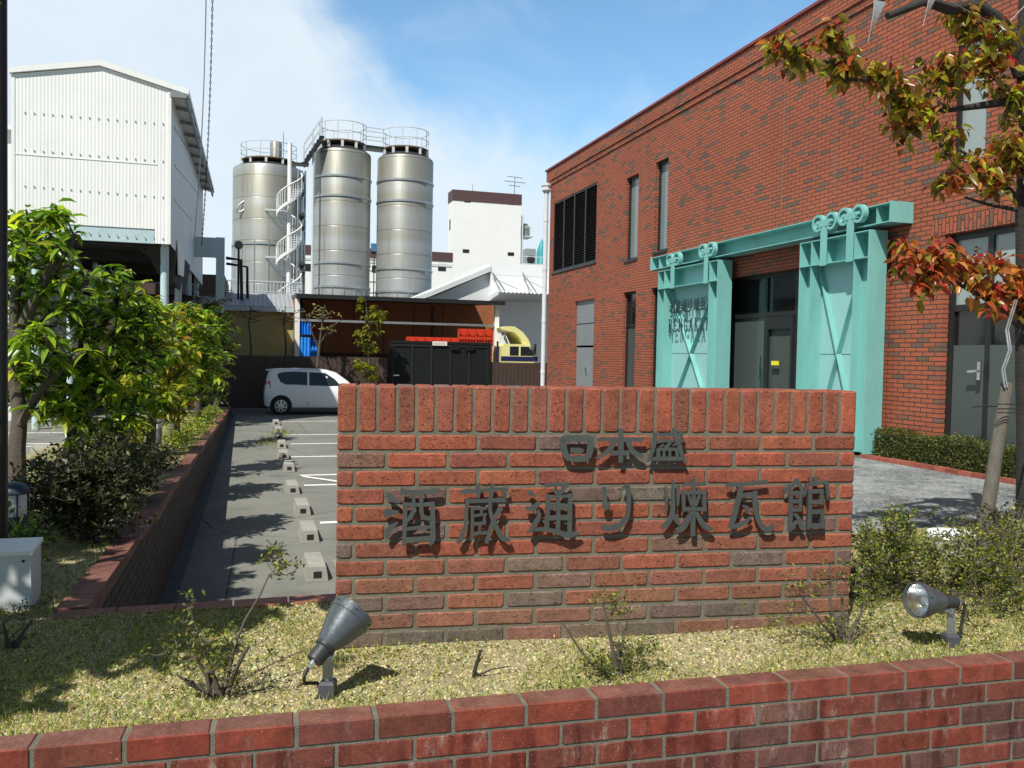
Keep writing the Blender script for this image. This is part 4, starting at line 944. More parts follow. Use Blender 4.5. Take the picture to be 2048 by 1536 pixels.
mb = MB(); mb.hexa([(ca[0] - .06, YA - 2.2, zc0 - .12), (ca[0], YA - 2.2, zc0 - .12), (ca[0], YA - .01, zc1 - .12), (ca[0] - .06, YA - .01, zc1 - .12)], [(ca[0] - .06, YA - 2.2, zc0 + .1), (ca[0], YA - 2.2, zc0 + .1), (ca[0], YA - .01, zc1 + .1), (ca[0] - .06, YA - .01, zc1 + .1)]); mb.build('edge_trim', M['white_paint'], cn)
for px in (985, 1045):
    q = P(px, 545, Y=YA - .02); mb = MB(); mb.bar((q[0], YA - .03, q[2]), (q[0] + .1, YA - 2.0, zc0 + .12), .05, .05); mb.bar((q[0] + .05, YA - .03, q[2] - .3), (q[0] + 1.0, YA - 1.2, zc0 + .3), .03, .03); mb.build('canopy_stay', M['steel'], an)
mb = MB(); x = xa + 2.9; mb.box(x, x + .03, YA - .006, YA, 0, zt_ - .1); mb.box(xa + .05, xa + 13, YA - .007, YA - .0005, zt_ - .62, zt_ - .60); mb.build('wall_joint', M['grey_wall'], an)
# plant on the annex roof
q0, q1 = P(1052, 525, Y=YA + 3), P(1072, 498, Y=YA + 3)
t = thing('air_conditioner', 'grey rooftop air conditioner beside the white tower', 'air conditioner', (q0[0], YA + 3, zt_))
mb = MB(); mb.box(q0[0], q1[0], YA + 3, YA + 3.6, zt_, q1[2]); mb.build('casing', M['grey_door'], t)
mb = MB(); mb.lathe([(.01, 0), (.22, 0), (.24, .02)], ((q0[0] + q1[0]) / 2, YA + 2.98, (zt_ + q1[2]) / 2), (0, 1, 0), 16); mb.build('fan_grille', M['dark_metal'], t)
q = P(1083, 505, Y=YA + 4); qt = P(1083, 478, Y=YA + 4)
mb = MB(); mb.lathe([(.28, 0), (.28, (q[2] - zt_)), (.16, qt[2] - zt_ - .35), (.02, qt[2] - zt_)], (q[0], YA + 4, zt_), n=14); tag(mb.build('vent_cowl', mat('teal_paint', (.03, .28, .30), .5), smooth=True), 'narrow pointed teal cowl on the annex roof', 'vent cowl')
mb = MB()
for zz in (.35, .75): mb.tube([(q0[0] - .3, YA + 2.8, zt_ + zz), (xa + 8, YA + 2.8, zt_ + zz)], .02, 5)
for k in range(6): mb.tube([(q0[0] - .3 + k * 1.1, YA + 2.8, zt_), (q0[0] - .3 + k * 1.1, YA + 2.8, zt_ + .75)], .02, 5)
tag(mb.build('roof_railing', M['galv']), 'thin grey railing along the annex roof edge', 'railing')

# --- the white tower
YW = 95.0
w0 = P(906, 381, Y=YW); w1 = P(1043, 387, Y=YW); wl = P(898, 400, Y=YW); zt_ = (w0[2] + w1[2]) / 2
zbw = (P(908, 402, Y=YW)[2] + P(1043, 409, Y=YW)[2]) / 2
tw = thing('white_tower', 'tall plain white tower with a dark brown band round its top', 'building', ((w0[0] + w1[0]) / 2, YW, 0))
mb = MB(); mb.box(w0[0], w1[0], YW, YW + 2.3, 0, zbw); mb.build('wall', M['white_wall'], tw)
mb = MB(); mb.box(w0[0] - .05, w1[0] + .05, YW - .05, YW + 2.35, zbw + .001, zt_); mb.build('parapet', M['tower_brown'], tw)
for px, py in ((935, 401), (1024, 406), (932, 502), (1022, 508)):
    q = P(px, py, Y=YW - .05); mb = MB(); mb.box(q[0] - .38, q[0] + .38, YW - .03, YW + .1, q[2] - .2, q[2] + .2); mb.build('vent', M['hole'], tw)
mb = MB(); xl = w0[0] - .03; mb.box(xl, xl + .1, YW + 1, YW + 1.5, zbw - 3.2, zbw - 2.0); mb.build('vent', M['hole'], tw)
q = P(1032, 352, Y=YW); an_ = MB(); an_.tube([(q[0], YW + .5, zt_), (q[0], YW + .5, q[2])], .06, 5)
for k, (dz, L) in enumerate(((0, .9), (-.55, 1.3), (-1.0, .7))): an_.tube([(q[0] - L, YW + .5, q[2] + dz), (q[0] + L, YW + .4, q[2] + dz - .1)], .04, 4)
tag(an_.build('television_aerial', M['steel']), 'small branched television aerial on top of the white tower', 'aerial')
q = P(958, 357, Y=YW); mb = MB(); mb.tube([(q[0], YW + 3, zt_ - .1), (q[0], YW + 3, q[2])], [.06, .03], 5); tag(mb.build('lightning_rod', M['steel']), 'thin rod rising from the white tower roof', 'lightning rod')
# outside frame and platform on the tower's right
t = thing('service_platform', 'small railed platform on brackets against the right of the white tower', 'platform', (w1[0] + .5, YW, 10))
a = P(1048, 470, Y=YW); b = P(1068, 470, Y=YW)
mb = MB(); mb.box(w1[0], b[0], YW + .5, YW + 2.5, a[2] - .15, a[2]); mb.build('deck', M['galv'], t)
mb = MB()
for x in (w1[0] + .3, b[0] - .1):
    mb.tube([(x, YW + .6, a[2]), (x, YW + .6, a[2] + 1.2)], .04, 5)
mb.tube([(w1[0], YW + .6, a[2] + 1.1), (b[0], YW + .6, a[2] + 1.1)], .04, 5); mb.build('railing', M['cream'], t)
mb = MB(); xx = P(1046, 480, Y=YW)[0]; mb.tube([(xx, YW + .4, 6), (xx, YW + .4, P(1046, 430, Y=YW)[2])], .13, 8); mb.build('riser_pipe', M['white_paint'], t)
mb = MB(); mb.lathe([(.5, 0), (.62, .3), (.62, 1.0), (.3, 1.5), (.05, 1.5)], (b[0] - .7, YW + 1.4, a[2] + .02), n=16); mb.build('fan_unit', M['steel'], t)

# --- long white works building behind the tanks
YB = 84.0
a0 = P(596, 490, Y=YB); a1 = P(905, 500, Y=YB); zt_ = (a0[2] + P(620, 489, Y=YB)[2]) / 2
wk = thing('works_building', 'long white works building behind the tanks with a brown band along its top', 'building', (a0[0], YB, 0))
mb = MB(); mb.box(a0[0] - 4, a1[0], YB, YB + 10, 0, zt_ - .9); mb.build('wall', M['white_wall'], wk)
mb = MB(); mb.box(a0[0] - 4, a1[0] + .05, YB - .06, YB + 10, zt_ - .9, zt_); mb.build('parapet', M['tower_brown'], wk)
mb = MB(); q = rc(742, 487, 764, 503, YB - .2); mb.box(q[0], q[1], YB - .2, YB - .07, q[2], q[3]); mb.build('blue_panel', mat('blue_panel', (.05, .17, .33), .5), wk)
for px, py in ((884, 535), (618, 535), (752, 538)):
    q = P(px, py, Y=YB); mb = MB(); mb.box(q[0] - .4, q[0] + .4, YB - .03, YB + .1, q[2] - .35, q[2] + .35); mb.build('window', M['hole'], wk)
mb = MB(); q = P(620, 515, Y=YB); mb.box(a0[0] - 4, a1[0], YB - .05, YB - .001, q[2] - .25, q[2]); mb.build('ledge', M['grey_wall'], wk)
mb = MB(); q = P(752, 560, Y=YB - 6)
for k in range(9): mb.tube([(q[0] - 3 + k * .7, YB - 6, q[2] - 2.5), (q[0] - 3 + k * .7, YB - 6, q[2] + 2.0)], .05, 5)
for k in range(5): mb.tube([(q[0] - 3, YB - 6, q[2] - 2.2 + k), (q[0] + 2.6, YB - 6, q[2] - 2.2 + k)], .05, 5)
tag(mb.build('pipe_rack', M['dark_metal']), 'dark steel rack of pipes glimpsed between the two right tanks', 'pipe rack')

# --- three storage tanks
def ring(mb, c, r, z, n=40, rad=.03, a0=0, a1=2 * math.pi):
    mb.tube([(c[0] + r * math.cos(a0 + (a1 - a0) * k / n), c[1] + r * math.sin(a0 + (a1 - a0) * k / n), z) for k in range(n + 1)], rad, 5, cap=False)
def tank(px0, px1, py, Y, label, bands, mt, rail_h=1.15, railr=.82, flaps=True):
    a, b = P(px0, py, Y=Y), P(px1, py, Y=Y); r = (b[0] - a[0]) / 2 * .985; c = ((a[0] + b[0]) / 2, Y + r * .3); top = (a[2] + b[2]) / 2
    t = thing('storage_tank', label, 'storage tank', (c[0], c[1], 0))
    mb = MB(); pr = [(r, 0)]; zz = 0
    mb.lathe([(r, 0), (r, top - .1), (r - .05, top), (r * .3, top + .25), (.01, top + .3)], (c[0], c[1], 0), n=56, cap=False); mb.build('shell', mt, t, smooth=True)
    for pyb in bands:
        z = P((px0 + px1) / 2, pyb, Y=Y - r * .7)[2]; bm_ = MB(); bm_.lathe([(r, -.07), (r + .06, -.06), (r + .06, .06), (r, .07)], (c[0], c[1], z), n=56, cap=False); bm_.build('band', M['steel'], t, smooth=True)
    mb = MB()
    for k in range(16):
        th = k * math.pi / 8; z1 = P((px0 + px1) / 2, bands[-1], Y=Y)[2] if bands else 3; mb.box(c[0] + (r + .01) * math.cos(th) - .03, c[0] + (r + .01) * math.cos(th) + .03, c[1] + (r + .01) * math.sin(th) - .03, c[1] + (r + .01) * math.sin(th) + .03, 0, z1)
    mb.build('skirt_ribs', M['steel'], t)
    dk = MB(); dk.lathe([(r * railr, top + .55), (r * railr, top + .63), (r * .3, top + .75), (.01, top + .75)], (c[0], c[1], 0), n=40, cap=False); dk.lathe([(r * railr - .02, top + .53), (.01, top + .53)], (c[0], c[1], 0), n=40, cap=False); dk.build('deck', M['rust'], t)
    for k in range(10):
        th = k * math.pi / 5 + .2; x, y = c[0] + r * railr * .97 * math.cos(th), c[1] + r * railr * .97 * math.sin(th); mb = MB(); mb.box(x - .08, x + .08, y - .05, y + .05, top - .1, top + .55); mb.build('deck_support', M['galv'], t)
    mb = MB(); mb.lathe([(r * .93, top - .04), (r * .9, top + .1), (r * .5, top + .5)], (c[0], c[1], 0), n=40, cap=False); mb.build('roof', M['under'], t)
    mb = MB()
    for h in (.55, rail_h): ring(mb, c, r * railr, top + .6 + h, rad=.028)
    for k in range(10):
        th = k * math.pi / 5; x, y = c[0] + r * railr * math.cos(th), c[1] + r * railr * math.sin(th); mb.tube([(x, y, top + .6), (x, y, top + .6 + rail_h)], .028, 5)
    mb.build('railing', M['galv'], t)
    return c, r, top
YK = 54.0
T2 = tank(628, 745, 305, YK, 'stainless storage tank in the middle with a tall ringed railing', (350, 390, 525, 573), M['tank'], 1.15)
T3 = tank(757, 870, 317, YK, 'stainless storage tank nearest the white tower', (358, 400, 537, 583), M['tank'], 1.15)
T1 = tank(464, 610, 337, 63.5, 'wide dull steel tank behind the white spiral stair', (487,), M['tank_dull'], 1.1, .78)
# seams of the wide tank and its top pipe
mb = MB(); q = P(552, 287, Y=64.5); mb.lathe([(.42, 0), (.42, 3.2), (.36, 3.3), (.01, 3.3)], (q[0], 64.5, q[2] - 3.2), n=16); tag(mb.build('vent_stack', M['tank_dull'], smooth=True), 'short fat steel vent stack on top of the wide dull tank', 'vent stack')
q = P(567, 265, Y=64); mb = MB(); mb.tube([(q[0], 64, q[2] - 2.5), (q[0], 64, q[2])], .03, 5); tag(mb.build('lightning_rod', M['steel']), 'thin rod beside the vent stack on the wide tank', 'lightning rod')
q = P(486, 412, Y=62.4); mb = MB(); ring_ = [(q[0] + .42 * math.cos(k) * 1.0 + .3 * math.sin(k) * .3, 62.45, q[2] + .36 * math.sin(k) + .25 * math.cos(k)) for k in np.linspace(0, 2 * math.pi, 16)]
mb.tube(ring_, .05, 5, cap=False); mb.bar((q[0], 62.45, q[2]), (q[0], 63.4, q[2]), .08, .08); tag(mb.build('manhole_ring', M['steel']), 'small oval manhole ring on the side of the wide tank', 'manhole')
# pipes down the side of the wide tank
t = thing('pipe_run', 'bundle of vertical pipes and valves down the right side of the wide tank', 'pipes', (T1[0][0] + T1[1], 62.9, 0))
mb = MB()
for k, px in enumerate((597, 604, 611)):
    q = P(px, 340, Y=62.5); mb.tube([(q[0], 62.5 + k * .2, 0), (q[0], 62.5 + k * .2, q[2])], .09, 6)
mb.build('pipe', M['steel'], t)
mb = MB()
for py in (358, 386, 432, 455, 530, 545):
    q = P(604, py, Y=62.4); mb.lathe([(.1, -.2), (.25, -.1), (.25, .1), (.1, .2)], (q[0], 62.4, q[2]), (1, 0, 0), 8)
mb.build('valve', M['dark_metal'], t)
# --- spiral stair
YSP = 58.0
pb = P(577, 585, Y=YSP); pt_ = P(577, 286, Y=YSP); cx = pb[0]; r = (P(601, 440, Y=YSP)[0] - P(553, 440, Y=YSP)[0]) / 2 * 1.05
ss = thing('spiral_stair', 'white steel spiral stair round a tall central post', 'staircase', (cx, YSP, 0))
mb = MB(); prad = (P(581, 400, Y=YSP)[0] - P(572, 400, Y=YSP)[0]) / 2; mb.tube([(cx, YSP, 0), (cx, YSP, pt_[2])], prad, 14); mb.build('post', M['white_paint'], ss, smooth=True)
zR0 = P(600, 547, Y=YSP)[2]; zR1 = P(600, 429, Y=YSP)[2]; pitch = (P(600, 527, Y=YSP)[2] - P(600, 427, Y=YSP)[2]) * -1
pitch = abs(P(600, 524, Y=YSP)[2] - P(600, 426, Y=YSP)[2])
ztread0 = zR0 - 1.05           # tread height where the rail passes angle 0 the first time
def hz_(th): return ztread0 + pitch * th / (2 * math.pi)
thA, thB = -2.6, 2 * math.pi * 2.06
tds = MB(); n = int((thB - thA) / .30)
for k in range(n):
    a0 = thA + (thB - thA) * k / n; a1 = a0 + .34; z = hz_((a0 + a1) / 2)
    lo = [(cx + rr * math.cos(a), YSP + rr * math.sin(a), z - .05) for rr, a in ((prad, a0), (r * .97, a0), (r * .97, a1), (prad, a1))]
    tds.hexa(lo, [(x, y, zz + .05) for x, y, zz in lo])
tds.build('treads', M['galv'], ss)
st_ = MB(); seq = np.linspace(thA, thB, 90)
for a, b in zip(seq, seq[1:]):
    z0, z1 = hz_(a) - .12, hz_(b) - .12
    st_.hexa([(cx + rr * math.cos(t_), YSP + rr * math.sin(t_), z) for rr, t_, z in ((r * .97, a, z0), (r, a, z0), (r, b, z1), (r * .97, b, z1))], [(cx + rr * math.cos(t_), YSP + rr * math.sin(t_), z + .2) for rr, t_, z in ((r * .97, a, z0), (r, a, z0), (r, b, z1), (r * .97, b, z1))])
st_.build('stringer', M['white_paint'], ss)
hr = MB(); hr.tube([(cx + r * math.cos(a), YSP + r * math.sin(a), hz_(a) + 1.05) for a in np.linspace(thA, thB, 110)], .05, 6); o = hr.build('handrail', M['white_paint'], ss, smooth=True)
bl = MB()
for a in np.arange(thA, thB, .22): bl.tube([(cx + r * math.cos(a), YSP + r * math.sin(a), hz_(a)), (cx + r * math.cos(a), YSP + r * math.sin(a), hz_(a) + 1.05)], .022, 4)
bl.build('balusters', M['white_paint'], o)
for py in (418, 513):
    q = P(530, py, Y=YSP); bk = MB(); bk.bar((q[0], YSP + .4, q[2]), (cx - r * .4, YSP + .4, q[2]), .5, .12); bk.bar((q[0] + .1, YSP + .6, q[2] - .08), (cx - .2, YSP + 1.3, q[2] - 1.5), .1, .12); bk.build('landing', M['galv'], ss)
# walkway between the tank tops and the stair
t = thing('walkway', 'narrow railed walkway linking the tops of the storage tanks', 'walkway', (T2[0][0], YK, T2[2]))
z2 = T2[2] + .6; z3 = T3[2] + .6; xA = T2[0][0] + T2[1] * .8; xB = T3[0][0] - T3[1] * .8
mb = MB(); mb.hexa([(xA, YK + .2, z2 - .12), (xB, YK + .2, z3 - .12), (xB, YK + 1.1, z3 - .12), (xA, YK + 1.1, z2 - .12)], [(xA, YK + .2, z2 + .05), (xB, YK + .2, z3 + .05), (xB, YK + 1.1, z3 + .05), (xA, YK + 1.1, z2 + .05)])
x1_ = T2[0][0] - T2[1] * .8; xs0 = P(606, 333, Y=YK)[0]; zs0 = P(606, 333, Y=YK)[2]
mb.build('deck', M['dark_metal'], t)
mb = MB(); nst = 8
for k in range(nst):
    f = k / (nst - 1); x = xs0 + (x1_ - xs0) * f; z = zs0 + (z2 - zs0) * f; mb.box(x - .14, x + .14, YK - 1.2, YK - .4, z - .04, z + .02)
mb.bar((xs0, YK - 1.22, zs0 - .1), (x1_, YK - 1.22, z2 - .1), .05, .2); mb.bar((xs0, YK - .38, zs0 - .1), (x1_, YK - .38, z2 - .1), .05, .2); mb.box(xs0 - .7, xs0 + .3, YK - 1.2, YK - .4, zs0 - .1, zs0 - .03); mb.build('steps', M['dark_metal'], t)
mb = MB()
for h in (.6, 1.15):
    for yy in (YK - 1.22, YK - .38): mb.tube([(cx + .6, yy, zs0 + h), (xs0, yy, zs0 + h), (x1_, yy, z2 + h)], .03, 5)
    for yy in (YK + .2, YK + 1.1): mb.tube([(xA, yy, z2 + h), (xB, yy, z3 + h)], .03, 5)
for f in (0, .5, 1):
    for yy in (YK - 1.22, YK - .38): mb.tube([(xs0 + (x1_ - xs0) * f, yy, zs0 + (z2 - zs0) * f), (xs0 + (x1_ - xs0) * f, yy, zs0 + (z2 - zs0) * f + 1.15)], .03, 5)
mb.build('railing', M['galv'], t)
q = P(626, 300, Y=YK - .5); mb = MB(); mb.tube([(q[0], YK - 1, 0), (q[0], YK - 1, q[2])], .09, 6); tag(mb.build('drain_pipe', M['galv']), 'slender pale pipe running down beside the middle tank', 'pipe')

# --- low olive building with a slate lean-to roof, left of the shed
YO = 36.5
a = rc(448, 616, 592, 720, YO); q0 = P(448, 586, Y=YO + 2.5)
ol = thing('lean_to_building', 'low olive walled building with a grey sloping roof and pale gutter', 'building', ((a[0] + a[1]) / 2, YO, 0))
zg = P(540, 618, Y=YO)[2]
mb = MB(); mb.box(a[0] - 1.5, a[1] + .3, YO + .2, YO + 4, 0, zg - .05); mb.build('wall', M['olive'], ol)
zr = P(540, 587, Y=YO + 2.5)[2]
mb = MB(); mb.hexa([(a[0] - 1.5, YO - .1, zg + .02), (a[1] + .3, YO - .1, zg + .02), (a[1] + .3, YO + 2.5, zr - .06), (a[0] - 1.5, YO + 2.5, zr - .06)], [(a[0] - 1.5, YO - .1, zg + .1), (a[1] + .3, YO - .1, zg + .1), (a[1] + .3, YO + 2.5, zr), (a[0] - 1.5, YO + 2.5, zr)]); mb.build('roof', M['slate'], ol)
mb = MB(); mb.box(a[0] - 1.5, a[1] + .3, YO - .22, YO - .101, zg - .12, zg + .06); mb.build('gutter', M['lightblue'], ol)
x0, x1 = P(455, 580, Y=YO + 3)[0], P(604, 580, Y=YO + 3)[0]; mb = MB()
for k in range(22): x = x0 + (x1 - x0) * k / 21; mb.tube([(x, YO + 3, zr - .4), (x, YO + 3, zr + .55)], .02, 4)
mb.tube([(x0, YO + 3, zr + .55), (x1, YO + 3, zr + .55)], .03, 5); mb.tube([(x0, YO + 3, zr + .1), (x1, YO + 3, zr + .1)], .02, 5)
tag(mb.build('roof_railing', M['galv']), 'low pale railing above the slate lean-to roof in front of the tanks', 'railing')
# dark pipes beside it
mb = MB(); q = P(482, 510, Y=YO + 1); q2 = P(452, 516, Y=YO + 1)
mb.tube([(q2[0], YO + 1, q2[2]), (q[0], YO + 1, q2[2] - .05), (q[0] + .05, YO + 1, zr - .5)], .07, 8); mb.tube([(q2[0], YO + 1.3, q2[2] - .2), (q[0] + .25, YO + 1.3, q2[2] - .3), (q[0] + .28, YO + 1.3, zr - .5)], .06, 8); mb.tube([(q[0] - .1, YO + 1.1, zr - .5), (q[0] - .1, YO + 1.1, q[2] + .4)], .05, 6); mb.lathe([(.18, 0), (.18, .12)], (q[0] - .1, YO + 1.05, q[2] + .42), (0, 1, 0), 12)
tag(mb.build('pipe_run', M['dark_metal'], smooth=True), 'dark bent pipes standing above the lean-to roof', 'pipes')

# --- raised white corrugated building on posts
YC = 22.7; kk = YC
bl_, br_ = P(24, 470, Y=kk), P(340, 500, Y=kk); tl_, tr_ = P(24, 148, Y=kk), P(346, 180, Y=kk); apx = P(200, 133, Y=kk)
x0, x1 = bl_[0], br_[0]; zbot = (P(60, 462, Y=kk)[2] + br_[2]) / 2; zl, zr_, za = tl_[2], tr_[2], apx[2]
LEN = 13.6
ws = thing('raised_warehouse', 'white corrugated warehouse raised on steel posts at the left', 'building', ((x0 + x1) / 2, YC, 0))
mb = MB(); mb.face([(x0, YC, zbot + .35), (x1 - .35, YC, zbot + .35), (x1 - .35, YC, zbot), (x1, YC, zbot), (x1, YC, zr_), (apx[0], YC, za), (x0, YC, zl)]); mb.build('front_wall', M['corr_white'], ws)
mb = MB(); mb.face([(x1, YC, zbot), (x1, YC + LEN, zbot), (x1, YC + LEN, zr_), (x1, YC, zr_)]); mb.face([(x0, YC, zbot), (x0, YC, zl), (x0, YC + LEN, zl), (x0, YC + LEN, zbot)]); mb.face([(x0, YC + LEN, zbot), (x0, YC + LEN, zl), (apx[0], YC + LEN, za), (x1, YC + LEN, zr_), (x1, YC + LEN, zbot)]); mb.build('side_wall', M['corr_side'], ws)
mb = MB(); e = .07
for (xa, za_, xb, zb_) in ((x0 - .05, zl, apx[0], za), (apx[0], za, x1 + .42, zr_ - (za - zr_) / (x1 - apx[0]) * .42)):
    mb.hexa([(xa, YC - e, za_ + .01), (xb, YC - e, zb_ + .01), (xb, YC + LEN, zb_ + .01), (xa, YC + LEN, za_ + .01)], [(xa, YC - e, za_ + .14), (xb, YC - e, zb_ + .14), (xb, YC + LEN, zb_ + .14), (xa, YC + LEN, za_ + .14)])
mb.build('roof', M['white_paint'], ws)
mb = MB(); xe = x1 + .42; ze_ = zr_ - (za - zr_) / (x1 - apx[0]) * .42
for k in range(10): y = YC - .1 + k * 1.4; mb.bar((x1 + .01, y, ze_ + .02), (xe, y, ze_ - .04), .05, .09)
mb.bar((x1 + .36, YC - .25, ze_ - .08), (x1 + .36, YC + LEN, ze_ - .08), .06, .10); mb.box(x1, x1 + .44, YC - .2, YC - .06, ze_ - .12, ze_ - .05); mb.build('eaves_frame', M['grey_door'], ws)
mb = MB()
for py in (225, 300, 372, 455):
    for k in range(17):
        px = 50 + k * 18.4; q = P(px, py + (px - 50) * .082, Y=YC - .005)
        if q[0] < x1 - .05: mb.box(q[0] - .013, q[0] + .013, YC - .022, YC - .001, q[2] - .016, q[2] + .016)
mb.build('fixing_hooks', M['steel'], ws)
mb = MB(); q = P(180, 318, Y=YC); mb.box(x0 + .02, x1 - .3, YC - .012, YC - .001, q[2] - .02, q[2]); mb.box(x0 - .01, x0 + .06, YC - .015, YC - .0015, zbot + .35, zl - .02); mb.box(x1 - .07, x1 + .012, YC - .015, YC - .0015, zbot, zr_ - .02); mb.build('sheet_lap', M['white_paint'], ws)
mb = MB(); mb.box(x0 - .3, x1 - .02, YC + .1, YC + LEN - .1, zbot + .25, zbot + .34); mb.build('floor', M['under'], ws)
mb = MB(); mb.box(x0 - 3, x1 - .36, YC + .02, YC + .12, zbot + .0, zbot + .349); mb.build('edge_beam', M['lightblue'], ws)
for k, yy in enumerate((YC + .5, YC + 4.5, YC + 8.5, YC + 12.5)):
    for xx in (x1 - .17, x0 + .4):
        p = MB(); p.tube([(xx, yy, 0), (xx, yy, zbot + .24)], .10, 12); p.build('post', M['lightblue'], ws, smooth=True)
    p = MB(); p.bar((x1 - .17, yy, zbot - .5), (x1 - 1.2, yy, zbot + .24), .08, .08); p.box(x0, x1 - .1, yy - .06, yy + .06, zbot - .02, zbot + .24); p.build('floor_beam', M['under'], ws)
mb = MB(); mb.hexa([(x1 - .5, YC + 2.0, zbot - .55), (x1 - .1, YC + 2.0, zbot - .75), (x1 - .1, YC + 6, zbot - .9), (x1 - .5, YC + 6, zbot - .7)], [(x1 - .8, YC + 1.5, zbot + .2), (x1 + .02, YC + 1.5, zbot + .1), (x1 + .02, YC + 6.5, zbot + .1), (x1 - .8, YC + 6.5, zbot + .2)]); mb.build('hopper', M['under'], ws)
mb = MB(); mb.hexa([(x1 - .0, YC + 2.2, zbot - .55), (x1 + .03, YC + 2.2, zbot - .55), (x1 + .05, YC + 3.6, zbot - .5), (x1 + .02, YC + 3.6, zbot - .5)], [(x1 + .02, YC + 1.6, zbot + .3), (x1 + .05, YC + 1.6, zbot + .3), (x1 + .05, YC + 4, zbot + .2), (x1 + .02, YC + 4, zbot + .2)]); mb.build('loose_sheet', M['galv'], ws)
mb = MB()
for pa, pb in (((350, 255), (404, 345)), ((350, 330), (404, 395)), ((350, 400), (385, 440))): mb.bar(P(*pa, X=x1 + .014), P(*pb, X=x1 + .014), .05, .012, up=(1, 0, 0))
mb.build('side_brace', M['steel'], ws)
# neighbour at the far left edge
a = rc(14, 262, 30, 620, 26); mb = MB(); mb.box(a[0] - 4, a[1], 26, 33, 0, a[3]); t = thing('white_shed', 'narrow white shed wall showing beside the raised warehouse at the photo edge', 'shed', (a[0], 26, 0)); mb.build('wall', M['corr_side'], t)
mb = MB(); mb.box(a[0] - 4.2, a[1] + .08, 25.8, 33.2, a[3] + .001, a[3] + .12); mb.build('roof', M['white_paint'], t)
# light blue portal frame beside the warehouse
q0, q1 = P(441, 480, Y=31.5), P(408, 478, Y=31.5)
pf = thing('portal_frame', 'pale blue steel portal post and beam beside the raised warehouse', 'steel frame', (q0[0], 31.5, 0))
mb = MB(); mb.box(q0[0] - .14, q0[0] + .14, 31.4, 31.6, 0, q0[2] + .08); mb.build('post', M['lightblue'], pf)
mb = MB(); mb.box(q1[0] - 1.4, q0[0] - .141, 31.42, 31.58, q0[2] - .62, q0[2] + .06); mb.build('beam', M['lightblue'], pf)
mb = MB(); mb.bar((q0[0] - .14, 31.5, 1.9), (q1[0] - .5, 31.5, .6), .06, .10); mb.build('brace', M['lightblue'], pf)
# dark stair and pipework under the warehouse
t = thing('site_stair', 'dark open-tread steel stair under the raised warehouse', 'staircase', (-2.6, 28, 0)); mb = MB()
for k in range(12): mb.box(-3.6, -2.55, 27 + k * .27, 27.25 + k * .27, .25 + k * .25, .29 + k * .25)
mb.build('treads', M['steel'], t); mb = MB(); mb.bar((-2.53, 27, .2), (-2.53, 30.3, 3.2), .05, .2); mb.bar((-3.62, 27, .2), (-3.62, 30.3, 3.2), .05, .2); mb.build('stringer', M['dark_metal'], t)
mb = MB(); mb.tube([(-2.5, 27, 1.2), (-2.5, 30.3, 4.2)], .03, 6); mb.tube([(-2.5, 27, .8), (-2.5, 30.3, 3.8)], .03, 6); mb.build('handrail', M['lightblue'], t)
mb = MB()
for k, zz in enumerate((3.1, 3.4, 3.75)): mb.tube([(-12, 30 + .3 * k, zz), (-2.0, 30 + .3 * k, zz)], .09, 8)
for xx in (-9, -6.4, -4.2): mb.tube([(xx, 30.4, 0), (xx, 30.4, 4.1)], .09, 8)
tag(mb.build('pipe_rack', M['dark_metal'], smooth=True), 'dark horizontal pipes and posts below the raised warehouse floor', 'pipe rack')
mb = MB(); mb.box(-16, -1.25, 38, 44, 0, 5.2); o = mb.build('back_wall_building', M['brown_dark']); tag(o, 'dark low building seen through the posts under the raised warehouse', 'building')
o.name = 'low_building'
# hanging cables
A0, A1 = P(413, -60, Y=20), P(388, 485, Y=25); B0, B1 = P(426, -60, Y=20), P(403, 492, Y=26)
def sag(a, b, s, n=14): return [a + (b - a) * t - np.array([0, 0, s]) * 4 * t * (1 - t) + np.array([s, 0, 0]) * 2 * t * (1 - t) for t in np.linspace(0, 1, n)]
mb = MB(); mb.tube(sag(A0, A1, .12), .014, 5); tag(mb.build('hanging_cable', M['steel']), 'thin straight cable dropping from above past the warehouse eaves', 'cable')
mb = MB(); pts = sag(B0, B1, .10, 90)
for i in range(len(pts) - 1):
    d = unit(pts[i + 1] - pts[i]); u = np.array([1, 0, 0]) if i % 2 else np.array([0, 1., 0]); L = np.linalg.norm(pts[i + 1] - pts[i])
    mb.tube([pts[i] - d * L * .12, pts[i] + u * .014 + d * L * .2, pts[i] + u * .014 + d * L * .8, pts[i + 1] + d * L * .12, pts[i] - u * .014 + d * L * .8, pts[i] - u * .014 + d * L * .2, pts[i] - d * L * .12], .009, 4, cap=False)
tag(mb.build('hanging_chain', M['dark_metal']), 'dark linked chain dropping from above past the warehouse eaves', 'chain')
